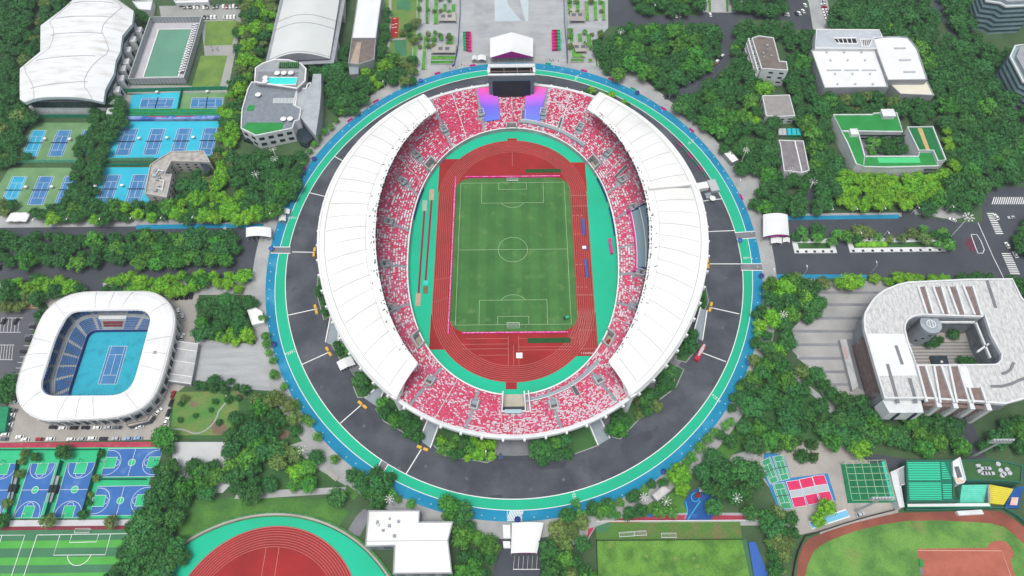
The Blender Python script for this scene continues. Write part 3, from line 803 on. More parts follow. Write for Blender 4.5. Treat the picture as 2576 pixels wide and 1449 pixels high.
# ---- scoreboard building
sb = thing('scoreboard', 'large screen tower with dark display and tiled grey frame over the far stand', 'scoreboard', (0, 123, 10))
b = MB(); x0, x1, y0, y1, z0, z1 = -15.2, 15.2, 118.0, 128.0, 11.5, 31.5
b.add([(x0, y0, z0), (x1, y0, z0), (x1, y1, z0), (x0, y1, z0), (x0, y0, z1), (x1, y0, z1), (x1, y1, z1), (x0, y1, z1)], [(0, 1, 5, 4), (1, 2, 6, 5), (2, 3, 7, 6), (3, 0, 4, 7)])
obj('cladding', b, 'tile', sb)
b = MB()
i = 0
for k in range(29):
    x = x0+(x1-x0)*k/28; b.box((x, y0-.04, (z0+z1)/2), (.13, .1, z1-z0))
for k in range(19): b.box(((x0+x1)/2, y0-.05, z0+(z1-z0)*k/18), (x1-x0, .1, .13))
obj('cladding_joint', b, mat('joint_dark', '#3a4856'), sb)
b = MB(); b.box((0, y0-.35, 19.4), (25.4, .7, 14.6)); obj('screen', b, 'screen', sb)
b = MB(); b.box((0, y0-.2, 12.4), (28, .9, 1.4)); obj('screen_base', b, 'greydark', sb)
b = MB()
b.box((0, y0+.5, z1+.4), (x1-x0+1.0, 1.5, .8)); b.box((0, y1-1.2, z1+.4), (x1-x0+1.0, 3.0, .8))
for s in (-1, 1): b.box((s*15.2, 123, z1+.4), (1.7, 5.4, .8))
obj('roof_frame', b, 'wallwhite', sb)
b = MB(); b.sheet([(x0, y0, 0), (x1, y0, 0), (x1, y1, 0), (x0, y1, 0)], z1-2.5); obj('roof_pit', b, mat('pit_dark', '#3b3436', '#2c2a2e', .5), sb)
b = MB()
for x in (-14, -5, 4, 13): b.box((x, 123, z1-.4), (.35, 7, .5), .06)
b.box((0, 122.3, z1-.3), (29, .3, .4)); obj('truss', b, mat('rust_steel', '#9b8684'), sb)
b = MB()
for k in range(36): b.box((x0+(x1-x0)*(k+.5)/36, y1-1.4, z1+.84), (.12, 3.4, .08))
obj('roof_rib', b, 'seam', sb)
b = MB()
for s in (-1, 1): b.box((s*12.5, 126, 6), (2.5, 3, 12))
obj('leg', b, 'greydark', sb)
# banners beside it
for lab, P in (('tall printed banner fading pink to blue, left of the screen tower', [(101.8-.6, .97), (97.0, .99), (94.4, .71), (94.5, .22), (100.5, .22)]), ('tall printed banner fading pink to blue, right of the screen tower', [(82.7, .99), (78.6, .95), (79.2, .22), (85.4, .21), (85.6, .71)])):
    b = MB(); m_ = 12; left = lab.find('left') > 0; rows = []
    for k in range(m_+1):
        u = .215+(.975-.215)*k/m_
        ta = (100.4+.9*k/m_) if left else (79.3-.6*k/m_); tb = 94.6 if left else 85.4
        rows.append([bowl(R(ta+(tb-ta)*j/6), u, 1.0) for j in range(7)])
    b.grid(rows, flip=not left)
    single('banner', b, 'banner', lab, 'banner', 'gradient banners on the far stand')
# ================================================================== GROUND, ROADS, PATHS
b = MB(); b.sheet([(-900, -500, 0), (900, -500, 0), (900, 1100, 0), (-900, 1100, 0)], 0.0); struct('ground', b, 'ground')
ZC = {}
def lift(z):
    k = round(z, 3); ZC[k] = ZC.get(k, 0)+1; return z+ZC[k]*.0006
def gs(name, m, z, *polys):
    b = MB()
    for p in polys: b.sheet(p, lift(z) if name not in ('crossing', 'plaza_band') else z)
    return struct(name, b, m)
# left avenue and its paved edges
gs('road', 'asphalt2', .03, F('-60,570 700,563 712,602 690,640 694,700 0,707 -60,708'))
gs('road', 'asphalt2', .031, F('200,700 255,700 262,735 205,735'))
gs('pavement', 'pave', .05, F('-60,545 60,540 330,548 540,555 560,560 690,552 700,566 0,573 -60,574'))
gs('pavement', 'pave', .05, F('-60,712 0,712 205,716 212,728 205,742 -60,748'), F('258,712 640,700 650,700 665,742 500,742 262,736'))
gs('cycle_path', 'trackblue', .07, F('343,566 520,563 700,563 700,572 520,574 343,577'), F('606,700 655,694 672,700 660,712 618,707'))
# right avenue
gs('road', 'asphalt2', .03, F('1900,545 1985,543 2300,541 2420,560 2470,560 2470,470 2700,470 2700,720 2500,702 1925,695 1900,640'))
gs('road', 'asphalt2', .031, F('2268,525 2300,525 2302,545 2266,545'), F('2033,420 2080,420 2050,545 2010,545'))
gs('pavement', 'pave', .05, F('1990,538 2100,536 2268,535 2268,545 2070,545 2050,547 1985,547'), F('2298,528 2330,520 2440,520 2432,545 2400,552 2370,549 2340,542 2302,540'))
gs('pavement', 'pave', .05, F('1925,700 2050,697 2050,706 1930,716'))
gs('cycle_path', 'trackblue', .07, F('1925,544 2100,542 2260,540 2264,544 2260,550 2100,552 1935,554'), F('1910,690 2180,691 2180,699 1930,703'))
gs('road', 'asphalt2', .032, F('2490,-60 2330,-60 2350,20 2372,55 2410,120 2440,120 2400,40 2390,-60'))
gs('crossing', 'line', .09, *[F(f'{2482+i*2.0},{536+i*4.6} {2500+i*2.1},{536+i*4.6} {2501+i*2.1},{538.2+i*4.6} {2483+i*2.0},{538.2+i*4.6}') for i in range(12)])
gs('crossing', 'line', .09, *[F(f'{2519+i*2.0},{637+i*4.6} {2542+i*2.1},{637+i*4.6} {2543+i*2.1},{639.2+i*4.6} {2520+i*2.0},{639.2+i*4.6}') for i in range(12)])
gs('crossing', 'line', .09, *[F(f'{2500+i*5.5},{496} {2502.5+i*5.5},{496} {2497+i*5.5},{514} {2494.5+i*5.5},{514}') for i in range(18)])
b = MB(); b.path(F('2443,590 2457,590 2467,605 2476,628 2472,637 2460,637 2455,625 2443,592'), .4, .09, closed=True); b.path(F('2460,560 2500,650 2530,710'), .35, .09)
b.strip(un(1925, 590), un(1935, 592), .3, .09); struct('road_marking', b, 'line')
gs('road_stain', mat('red_paint_stain', '#7a3a48', '#5a3a48', .5, lo=.3, hi=.6), .085, F('2428,603 2440,598 2452,604 2456,618 2452,632 2442,634 2434,622 2426,616'))
# far right loop road and car park
gs('road', 'asphalt2', .03, F('1526,-60 1595,-60 1593,22 1614,38 1750,40 1768,30 1850,32 1985,38 1975,-60 2012,-60 2046,75 2000,75 1985,50 1860,48 1852,110 1845,140 1815,185 1790,215 1760,230 1712,248 1712,300 1695,272 1655,250 1722,205 1790,165 1815,120 1810,66 1770,58 1530,66'))
gs('pavement', 'pave', .05, F('2012,-60 2070,-60 2085,20 2088,50 2090,80 2046,78 2035,10'), F('1396,0 1400,-60'.replace('1396,0 1400,-60', '1770,0 1870,0 1850,32 1768,31')))
gs('pavement', 'pave', .052, F('1568,178 1600,175 1620,200 1650,225 1670,240 1645,255 1610,225 1565,190'))
gs('lawn', 'grass', .06, F('1593,20 1612,37 1758,36 1748,24'), F('1782,0 1788,0 1789,30 1783,30'), F('1826,0 1832,0 1833,30 1827,30'))
# plaza
gs('plaza', 'plaza', .08, F('1155,-60 1424,-60 1427,160 1380,170 1230,162 1150,172'))
gs('plaza_inlay', mat('inlay_blue', '#c2cfd6', '#b6c4cc', .05), .10, F('1243,-60 1330,-60 1329,53 1245,53'))
b = MB(); b.sheet(F('1268,-60 1300,-60 1310,10 1322,53 1312,53 1292,30 1277,10'), .12); struct('plaza_inlay', b, 'plaza')
# garden grounds either side of the plaza
gs('garden_ground', 'garden', .04, F('905,-60 1155,-60 1155,172 1040,205 960,245 915,225 900,110'), F('1424,-60 1530,-60 1530,60 1500,100 1520,175 1560,190 1427,165'))
gs('pavement', 'plaza', .06, F('1050,-60 1155,-60 1150,165 1080,178 1035,180 1050,60'), F('1424,-60 1528,-60 1530,70 1496,105 1500,175 1430,162'))
gs('path', 'pave2', .06, F('978,0 985,0 984,100 972,150 978,220 972,224 966,150 978,95'), F('975,100 1020,95 1020,99 975,103'))
# pavement round the ring on the right (bays)
gs('pavement', 'pave', .045, F('1850,430 1900,428 1925,460 1910,500 1890,540 1860,480'), F('1645,255 1700,285 1720,320 1760,340 1800,395 1840,430 1850,470 1790,395 1700,300'))
gs('pavement', 'pave', .045, F('660,430 690,440 700,520 690,555 660,556 650,548 690,525 680,480'))
# left tennis quarter paved yards
gs('car_park', 'parking', .04, F('400,15 610,12 600,42 405,42'), F('505,42 610,42 572,232 560,232 505,230 515,140'))
gs('lawn', 'grass2', .07, F('519,54 597,51 584,113 514,115'), F('505,140 572,140 553,219 482,221'))
gs('car_park', 'parking', .041, F('320,215 470,215 570,225 570,240 320,235'), F('300,235 335,240 325,290 290,290'))
# left, around the oval tennis arena
gs('car_park', mat('lot_asphalt', '#65676d', '#5a5c63', .04, fine=.05), .04, F('-60,775 100,775 60,900 20,1010 0,1080 -60,1080'))
gs('pavement', 'pave2', .041, F('100,742 500,742 490,870 480,960 430,1000 425,1085 420,1105 -60,1115 -60,1050 15,1040 60,900 125,775'))
gs('plaza', mat('granite_forecourt', '#b6b8b9', '#a2a6aa', .12, fine=.06, stretch=(.4, 3, 1)), .05, F('495,852 640,866 665,860 690,935 700,985 610,978 485,955 490,900'))
gs('pavement', 'pave2', .055, F('635,745 665,745 680,830 700,960 730,1040 770,1110 760,1120 745,1060 700,990 660,880'))
gs('garden_ground', 'deepgrass', .05, F('505,742 635,745 640,855 490,850'), F('430,985 700,985 760,1075 820,1170 860,1225 700,1240 590,1140 560,1105 425,1105'))
gs('garden_ground', 'garden', .07, F('440,986 600,984 600,1060 560,1095 428,1095'))
b = MB(); b.path(F('566,988 571,1000 569,1012 558,1025 550,1035 547,1045 540,1060 530,1072 515,1084 500,1090 485,1090 470,1084 455,1080 425,1079'), .8, .1);  struct('path', b, 'pave')
gs('flower_bed', 'soil', .09, F('590,985 610,990 620,1000 600,1008 590,998'), F('480,1010 500,1012 492,1025 478,1022'), F('530,1060 560,1062 575,1080 560,1095 535,1090'), F('690,1075 730,1085 725,1100 690,1120 680,1100'))
gs('plaza', mat('pale_yard', '#d0d2d2', '#c2c5c6', .05, fine=.04), .06, F('437,1112 565,1112 580,1150 590,1210 560,1240 520,1240 470,1235 430,1215 432,1160'))
gs('path', 'pave', .07, F('595,1240 640,1235 870,1225 870,1240 640,1255 590,1255'), F('730,1120 760,1110 800,1150 880,1210 870,1222 800,1180'))
gs('lawn', 'grass', .06, F('465,1260 600,1250 830,1255 880,1290 850,1325 780,1310 700,1305 600,1310 520,1340 480,1370 440,1330'), F('860,1225 890,1215 915,1225 890,1260'))
gs('path', 'pavedark', .08, F('895,1300 915,1280 935,1290 905,1350 872,1340'))
# near right: paths and lawns
gs('path', 'pave', .06, F('1905,700 1925,712 1910,760 1930,860 1940,900 1980,925 2060,990 2100,1030 2090,1040 2040,990 1930,915 1900,900 1890,860 1895,760'), F('1860,1140 1890,1130 1905,1150 1900,1180 1870,1200 1840,1180 1820,1150'))
gs('plaza', mat('campus_paving', '#b0afad', '#9c9c9b', .06, fine=.06), .05, F('2010,712 2250,705 2160,830 2200,1000 2130,1060 2080,1020 2040,930 1990,880 1990,830 2020,800'))
stripes = []
for y0 in (733, 763, 797, 830, 864, 898, 932, 964, 998): xl = {733: 2012, 763: 2022, 797: 2024, 830: 1992, 864: 1992, 898: 2010, 932: 2042, 964: 2060, 998: 2074}[y0]; xr = {733: 2225, 763: 2205, 797: 2185, 830: 2160, 864: 2060+58, 898: 2062+60, 932: 2132, 964: 2140, 998: 2150}[y0]; stripes.append(F(f'{xl},{y0} {xr},{y0} {xr},{y0+7} {xl},{y0+7}'))
gs('plaza_band', mat('band_grey', '#7f8086', '#8f9095', .1, fine=.05), .075, *[[p for p in s] for s in stripes])
gs('path', 'pave', .06, F('2005,890 2100,940 2130,1030 2110,1040 2080,960 2005,900'))
gs('garden_ground', 'deepgrass', .04, F('1880,900 2100,1000 2180,1090 2000,1130 1800,1160 1850,1030'))
gs('plaza', 'pave2', .05, F('1895,1120 2080,1110 2180,1140 2250,1200 2260,1290 2200,1310 2090,1330 1990,1350 1960,1260 1900,1180'), F('2085,1260 2250,1290 2190,1310 2060,1350'))
gs('road', 'asphalt2', .06, F('2150,1135 2250,1150 2400,1172 2700,1170 2700,1215 2500,1200 2300,1190 2200,1175'), F('2400,1020 2430,1020 2480,1150 2440,1165'))
gs('path', 'redpave', .07, F('1480,1330 1500,1310 1640,1297 1740,1295 1930,1298 1990,1300 1985,1312 1740,1308 1500,1318 1475,1360'))
gs('pavement', 'pave', .06, F('1440,1330 1475,1305 1500,1300 1640,1290 1900,1290 1990,1296 1980,1322 1500,1322 1475,1365 1440,1370'))
gs('playground', 'playblue', .08, F('1720,1265 1735,1240 1760,1225 1800,1215 1830,1240 1810,1270 1785,1312 1725,1312 1730,1290'))
b = MB(); b.path(F('1762,1260 1748,1280 1735,1300 1728,1312'), .5, .1); b.path([un(1749+10*math.cos(a), 1251+11*math.sin(a)) for a in [i*.4 for i in range(17)]], .4, .1); b.path(F('1725,1262 1730,1285 1722,1305'), .4, .1); struct('play_marking', b, 'teal')
gs('lawn', 'grass', .07, F('1590,1290 1690,1240 1715,1240 1728,1265 1730,1290 1600,1297'), F('1790,1120 1850,1070 1880,1100 1830,1160 1790,1150'))
# south gate road
gs('road', 'asphalt2', .11, F('1235,1306 1380,1308 1362,1400 1365,1500 1235,1500 1245,1400'), )
gs('crossing_panel', mat('hatch_blue', '#2f9bc4'), .15, F('1276,1284 1312,1284 1313,1310 1276,1310'))
b = MB()
for i in range(9): b.strip(un(1276+i*4, 1309), un(1284+i*4, 1285), .5, .19)
b.path(F('1276,1284 1312,1284 1313,1310 1276,1310'), .4, .19, closed=True); struct('road_marking', b, 'line')
gs('road', 'asphalt2', .105, F('1250,1097 1335,1097 1332,1160 1245,1160'))
# ---- islands between the bowl and the ring road
def isle(s, m='deepgrass', kerb=True):
    p = F(s); b = MB(); b.prism(p, .1, lift(.28)); struct('verge', b, m)
    if kerb:
        b = MB(); b.wall([q[:2] for q in p], .5, .1, .42, closed=True); struct('kerb', b, 'pave')
isle('985,985 1070,1040 1050,1108 966,1060 945,1030'); isle('1100,1050 1250,1080 1246,1154 1226,1164 1119,1147 1098,1128 1088,1118')
isle('1332,1080 1480,1060 1507,1120 1408,1156 1340,1153'); isle('1530,1035 1640,985 1690,940 1700,920 1720,930 1700,975 1640,1020 1560,1105 1540,1100')
isle('885,955 935,945 970,975 940,1000 900,1000 890,975'); isle('800,690 860,700 838,795 815,805 797,740')
isle('835,870 875,860 885,900 862,915'); isle('1740,735 1775,720 1782,760 1768,790 1752,780'); isle('1702,880 1730,830 1755,845 1752,880 1725,912 1700,905')
isle('1655,975 1680,935 1700,925 1695,965 1670,985')
b = MB()
annulus(b, lambda t: r_rim(t)-6, lambda t: r_rim(t)+6, R(-150), R(-30), .16, 60); struct('pavement', b, 'pavedark')
b = MB(); annulus(b, lambda t: r_rim(t)-6, lambda t: r_rim(t)+8, R(-230), R(-150), .16, 60); annulus(b, lambda t: r_rim(t)-6, lambda t: r_rim(t)+8, R(-30), R(50), .16, 60); struct('pavement', b, 'asphalt2')
# ramps up to the stadium
RAMPS = [('1084,1050 1112,1060 1083,1128 1056,1108', 'ramp with white walls left of the near tunnel'), ('1474,1058 1501,1046 1534,1103 1504,1121', 'ramp with white walls right of the near tunnel'),
         ('946,988 976,974 950,1024 918,1003', 'short grey ramp below the left roof end'), ('1632,984 1606,980 1676,1042 1694,1032', None),
         ('855,790 838,797 820,862 852,875', 'grey ramp at the lower left of the stadium'), ('1758,783 1774,790 1766,858 1742,845', 'grey ramp at the lower right of the stadium')]
for s, lab in RAMPS:
    if not lab: continue
    p = F(s); c_ = cen(p, .1)
    rp_ = thing('ramp', lab, 'ramp', c_, 'ramps round the stadium')
    b = MB(); q = [(p[0][0], p[0][1], 4.2), (p[1][0], p[1][1], 4.2), (p[2][0], p[2][1], .3), (p[3][0], p[3][1], .3)]
    b.add(q+[(x, y, .1) for x, y, _ in q], [(0, 1, 2, 3), (1, 0, 4, 5), (2, 1, 5, 6), (3, 2, 6, 7), (0, 3, 7, 4)]); obj('deck', b, 'grey', rp_)
    for a, c2 in ((0, 3), (1, 2)):
        b = MB(); A, B_ = q[a], q[c2]; dx, dy = B_[0]-A[0], B_[1]-A[1]; l = math.hypot(dx, dy); nx, ny = -dy/l*.3, dx/l*.3; vs = []
        for P in (A, B_):
            for s_ in (-1, 1):
                for zz in (.1, P[2]+1.0): vs.append((P[0]+nx*s_, P[1]+ny*s_, zz))
        b.add(vs, [(0, 1, 3, 2), (4, 6, 7, 5), (0, 4, 5, 1), (2, 3, 7, 6), (1, 5, 7, 3)]); obj('side_wall', b, 'white', rp_)
# radial marks, crossing bridges and start blocks on the ring road
b = MB()
ANG = []
for p, q in (((1156-0, 0), None),): pass
for (x0, y0), (x1, y1) in (((725, 793), (798, 777)), ((760, 917), (828, 886)), ((856, 1065), (912, 1016)), ((1020, 1195), (1060, 1130)), ((735, 634), (790, 635)), ((779, 485), (820, 495)), ((842, 394), (864, 406)),
                           ((1768, 506), (1817, 500)), ((1779, 583), (1848, 580)), ((1785, 664), (1861, 664)), ((1788, 774), (1860, 790)), ((1765, 887), (1826, 910))):
    b.strip(un(x0, y0), un(x1, y1), .55, .13)
struct('road_marking', b, 'line')
for k, (x, y, a) in enumerate(((791, 635, 90), (795, 779, 100), (827, 885, 112), (912, 1019, 136), (1063, 1128, 152), (1780, 664, 90), (1787, 773, 82), (1763, 884, 70))):
    p = un(x, y); rz = math.atan2(p[1], p[0])
    labs = ['left of the roof at the half way mark', 'left below the half way mark', 'left by the white tent', 'lower left by the ramp', 'at the bottom left ramp', 'right of the roof at the half way mark', 'right below the half way mark', 'right by the red truck']
    o = thing('road_barrier', 'yellow block pair '+labs[k], 'barrier', (p[0], p[1], .1), 'yellow blocks on the ring road')
    n = Vector((-math.sin(rz), math.cos(rz), 0))
    for s_ in (-1, 1):
        b = MB(); b.box((p[0]+n.x*1.9*s_, p[1]+n.y*1.9*s_, .5), (1.6, 2.9, .8), rz, taper=.9); obj('block', b, 'yellow', o)
for k, s in enumerate(('681,622 731,622 731,638 681,637', '1848,586 1899,582 1901,599 1853,602', '1862,664 1916,664 1919,681 1864,680', '937,1200 960,1158 977,1168 951,1211')):
    p = F(s); b = MB(); b.prism(p, .1, .24); struct('crossing_panel', b, 'pavedark')
    b = MB(); e = (0, 2) if k < 3 else (1, 3)
    if k < 3:
        b.strip(p[0], p[1], .5, .27); b.strip(p[3], p[2], .5, .27)
    else: b.strip(p[0], p[1], .5, .27); b.strip(p[3], p[2], .5, .27)
    struct('road_marking', b, 'line')
# small white track lettering blocks on the green lane
b = MB()
for x, y in ((1090, 290), (736, 548), (732, 886), (985, 1196), (1444, 1248), (1800, 1001), (1880, 650), (1737, 358), (1450, 197)):
    p = un(x, y); t = math.atan2(p[1], p[0]); 
    for k in range(5):
        r = math.hypot(p[0], p[1])-2.4+1.2*k
        for dz in (-.6, .1, .7):
            if random.random() < .75: a = dz/r; b.strip((r*math.cos(t+a), r*math.sin(t+a)), ((r+.8)*math.cos(t+a), (r+.8)*math.sin(t+a)), .3, .2)
struct('track_lettering', b, 'line')

gs('asphalt_patch', mat('wet_patch', '#40434b', '#4a4e56', .1, fine=.08), .125, G(2, 3, '1090,130 1180,60 1290,10 1400,-20 1420,60 1330,120 1250,170 1160,240 1100,210'), G(2, 3, '180,330 300,300 560,300 520,360 300,380 200,370'), G(1, 3, '2330,640 2480,630 2480,665 2340,668'))
for (i, j, a) in ((1, 3, '1708,345'), (1, 3, '2118,468'), (1, 2, '575,678'), (1, 2, '660,998'), (1, 2, '1088,1390'), (2, 3, '195,578'), (2, 3, '520,480'), (1, 1, '440,850'), (2, 2, '2120,400'), (2, 1, '2150,1350'), (1, 3, '1440,360')):
    q = G(i, j, a)[0]; b = MB(); b.tube((q[0], q[1], .1), (q[0], q[1], .15), .9, n=12); struct('manhole', b, 'greydark')
# ================================================================== THINGS: builders
def bld(name, label, roof, z, wall='wallwhite', rmat='roofwhite', par=.9, pt=.5, cat='building', win=None, z0=0.0, winmat='glass', keepit=True, group=None):
    """prismatic building from the outline of its roof"""
    c_ = cen(roof, z0); t = thing(name, label, cat, c_, group)
    b = MB(); b.prism(roof, z0, z, top=False); obj('wall', b, wall, t)
    if par:
        b = MB(); p = [q[:2] for q in roof]; i_ = offset(roof, pt); n = len(p)
        o_ = offset(roof, -.06)
        vs = [(x, y, z-.5) for x, y in o_]+[(x, y, z+par) for x, y in o_]+[(x, y, z+par) for x, y in i_]+[(x, y, z-.1) for x, y in i_]
        fs = []
        for i in range(n):
            k = (i+1) % n
            for a in range(3): fs.append((a*n+i, a*n+k, (a+1)*n+k, (a+1)*n+i))
        b.add(vs, fs); obj('parapet', b, wall if wall not in ('glass',) else 'wallwhite', t)
    b = MB(); b.sheet(roof, z); obj('roof', b, rmat, t)
    if win:
        rows, sp, ww, wh = win; cnt = 0; n = len(roof)
        a = sum(roof[i][0]*roof[(i+1) % n][1]-roof[(i+1) % n][0]*roof[i][1] for i in range(n)); sg = 1 if a > 0 else -1
        for i in range(n):
            p, q = roof[i], roof[(i+1) % n]; L_ = math.hypot(q[0]-p[0], q[1]-p[1])
            if L_ < sp*1.2: continue
            nx, ny = (q[1]-p[1])/L_*sg, -(q[0]-p[0])/L_*sg
            if nx*(CX-p[0])+ny*(CY-p[1]) < 0: continue
            k = int(L_/sp)
            for j in range(k):
                u = (j+.5)/k
                for r in range(rows):
                    zz = z-1.8-(z-z0-1.5)/rows*r-wh/2
                    if cnt > 95 or zz-wh/2 < z0+.3: continue
                    x, y = p[0]*(1-u)+q[0]*u, p[1]*(1-u)+q[1]*u
                    b = MB(); b.box((x, y, zz), (ww, .24, wh), math.atan2(q[1]-p[1], q[0]-p[0])); obj('window', b, winmat, t); cnt += 1
    if keepit: keep(roof)
    return t
def rooftop(t, n, z, roof, mats=('wallgrey', 'metal', 'grey'), smin=1.0, smax=3.0, name='roof_unit', seed=1):
    rn = random.Random(seed); xs = [p[0] for p in roof]; ys = [p[1] for p in roof]; k = 0; tries = 0; r2 = offset(roof, 2.0)
    while k < n and tries < n*30:
        tries += 1; x = rn.uniform(min(xs), max(xs)); y = rn.uniform(min(ys), max(ys))
        if not inside(x, y, r2): continue
        b = MB(); h = rn.uniform(.6, 1.6); b.box((x, y, z+h/2), (rn.uniform(smin, smax), rn.uniform(smin, smax), h), rn.uniform(-.1, .1)); obj(name, b, rn.choice(mats), t); k += 1
CT = {}
def tennis(label, q, surf='court', group='tennis courts', z=.14, net=True, cat='tennis court', surround=None, post=True):
    q = [(p[0], p[1]) for p in q]; t = thing('tennis_court', label, cat, cen([(a, b_, 0) for a, b_ in q], z), group)
    b = MB(); b.sheet([(x, y, z) for x, y in q], z); obj('playing_surface', b, surf, t)
    b = MB(); z2 = z+.03; W_ = .17
    def l(u0, v0, u1, v1): b.strip(bil(q, u0, v0), bil(q, u1, v1), W_, z2)
    for a in ((0, 0, 1, 0), (0, 1, 1, 1), (0, 0, 0, 1), (1, 0, 1, 1), (.125, 0, .125, 1), (.875, 0, .875, 1), (.125, .231, .875, .231), (.125, .769, .875, .769), (.5, .231, .5, .769)): l(*a)
    obj('marking', b, 'line', t)
    if net:
        a, c_ = bil(q, -.06, .5), bil(q, 1.06, .5); b = MB(); b.wall([a, c_], .05, z, z+.95); n_ = obj('net', b, mat('net_dark', '#3a4a58'), t)
        b = MB()
        for p in (a, c_): b.tube((p[0], p[1], z), (p[0], p[1], z+1.1), .06)
        obj('net_post', b, 'black', n_)
    keep(q); return t
def chair_pair(x, y, z, label, group='umpire chairs and benches by the tennis nets'):
    t = thing('umpire_bench', label, 'bench', (x, y, z), group); b = MB()
    b.box((x, y, z+2.2), (2.0, 1.6, .12)); obj('canopy', b, 'white', t); b = MB()
    for dx in (-.8, .8): b.tube((x+dx, y+.5, z), (x+dx, y+.5, z+2.2), .06)
    b.box((x, y+.2, z+.45), (1.7, .6, .12)); b.box((x, y+.5, z+.8), (1.7, .1, .6)); obj('seat', b, 'metal', t)
def fence(label, pts, h, m='greenfence', z=0.1, t_=.12, name='fence', cat='fence', group=None, posts=4.0, pm='greendark'):
    pts = [p[:2] for p in pts]; t = thing(name, label, cat, cen([(a, b_, 0) for a, b_ in pts], z), group)
    b = MB(); b.wall(pts, t_, z, z+h); obj('panel', b, m, t)
    b = MB()
    for i in range(len(pts)-1):
        a, c_ = pts[i], pts[i+1]; L_ = math.hypot(c_[0]-a[0], c_[1]-a[1]); n = max(1, int(L_/posts))
        for k in range(n+1):
            u = k/n; x, y = a[0]*(1-u)+c_[0]*u, a[1]*(1-u)+c_[1]*u; b.box((x, y, z+h/2+.05), (.22, .22, h+.1))
    obj('post', b, pm, t)['kind'] = 'stuff'
    return t
M['greendark'] = mat('green_post', '#1d6e55')
def bball(label, q, group='blue and green basketball courts', z=.14, area='bbblue', k_only=None):
    q = [(p[0], p[1]) for p in q]; t = thing('basketball_court', label, 'basketball court', cen([(a, b_, 0) for a, b_ in q], z), group)
    b = MB(); b.sheet([(x, y, z) for x, y in q], z); obj('playing_surface', b, area, t)
    P = lambda x, y: bil(q, x/15+.5, y/28+.5)
    b = MB()
    for s in (-1, 1):
        b = MB(); b.sheet([(*P(-2.9, s*14), 0), (*P(2.9, s*14), 0), (*P(2.9, s*8.2), 0), (*P(-2.9, s*8.2), 0)], z+.02); obj('key_area', b, 'bbgreen', t)
    b = MB()
    b.sheet([(*P(1.8*math.cos(i*.4), 1.8*math.sin(i*.4)), 0) for i in range(16)], z+.02); obj('centre_circle', b, 'bbgreen', t)
    b = MB(); w = .2; z2 = z+.05
    def pth(pp, closed=False): b.path([P(*a) for a in pp], w, z2, closed=closed)
    pth([(-7.5, -14), (7.5, -14), (7.5, 14), (-7.5, 14)], True); pth([(-7.5, 0), (7.5, 0)]); pth([(1.8*math.cos(i*.35), 1.8*math.sin(i*.35)) for i in range(18)], True)
    for s in (-1, 1):
        pth([(-2.9, s*14), (-2.9, s*8.2), (2.9, s*8.2), (2.9, s*14)])
        pth([(6.6*math.cos(a), s*(12.4-6.6*math.sin(a))) for a in [math.pi*i/16 for i in range(17)]])
        pth([(-6.6, s*14), (-6.6, s*12.4)]); pth([(6.6, s*14), (6.6, s*12.4)])
        pth([(1.8*math.cos(a), s*(8.2-1.8*math.sin(a))) for a in [math.pi*i/8 for i in range(9)]])
    obj('marking', b, 'line', t); keep(q)
    for s in (-1, 1):
        a = P(0, s*15.3); c_ = P(0, s*12.8)
        h = thing('basketball_hoop', 'basketball hoop on a dark post at the end of a blue court', 'basketball hoop', (a[0], a[1], z), 'basketball hoops')
        b = MB(); b.tube((a[0], a[1], z), (a[0], a[1], 3.2), .12); b.tube((a[0], a[1], 3.2), (c_[0], c_[1], 3.3), .1); obj('post', b, 'black', h)
        d = P(1, s*12.8); rz = math.atan2(d[1]-c_[1], d[0]-c_[0]); b = MB(); b.box((c_[0], c_[1], 3.4), (1.8, .08, 1.05), rz); obj('backboard', b, 'white', h)
        e = P(0, s*12.45); b = MB(); b.path([(e[0]+.25*math.cos(k*.8), e[1]+.25*math.sin(k*.8)) for k in range(8)], .06, 3.05, closed=True); obj('rim', b, 'red', h)
    return t
# ---- car prototype
CARM = {}
def car_proto(colname, col):
    root = bpy.data.objects.new('parked_car', None); COL.objects.link(root); root['_o'] = (0, 0, 0)
    L_, W_ = 4.6, 1.84
    b = MB()
    prof = [(-2.3, .35), (-2.3, .8), (-2.15, .95), (-1.45, 1.0), (1.0, 1.0), (2.05, .86), (2.3, .7), (2.3, .35)]
    n = len(prof); vs = []
    for s, ins in ((-.92, 0), (.92, 0)): vs += [(s if 0 < i < n-1 or True else s, x, z) for i, (x, z) in enumerate(prof)]
    b.add(vs, [tuple(range(n)), tuple(range(n, 2*n))[::-1]]+[(i, n+i, n+(i+1) % n, (i+1) % n) for i in range(n)])
    bm_ = mat('car_'+colname, col, rough=.25, spec=.6, k=.85); obj('body', b, bm_, root)
    b = MB(); lo = [(-1.9, 1.0), (1.0, 1.0)]; hi = [(-1.25, 1.46), (.35, 1.46)]
    b.add([(-.82, lo[0][0], .99), (.82, lo[0][0], .99), (.82, lo[1][0], .99), (-.82, lo[1][0], .99), (-.66, hi[0][0], 1.44), (.66, hi[0][0], 1.44), (.66, hi[1][0], 1.44), (-.66, hi[1][0], 1.44)], [(0, 1, 5, 4), (1, 2, 6, 5), (2, 3, 7, 6), (3, 0, 4, 7)])
    obj('window', b, mat('car_glass', '#20262c', rough=.15, spec=.7), root)
    b = MB(); b.box((0, -.45, 1.47), (1.34, 1.65, .06)); obj('roof', b, bm_, root)
    for sx in (-.86, .86):
        for sy in (-1.4, 1.4):
            b = MB(); b.tube((sx-.1, sy, .33), (sx+.1, sy, .33), .33, n=10); obj('wheel', b, 'black', root)
    for sx in (-.65, .65):
        b = MB(); b.box((sx, 2.27, .68), (.38, .1, .16)); obj('headlight', b, 'lamp', root)
    return root
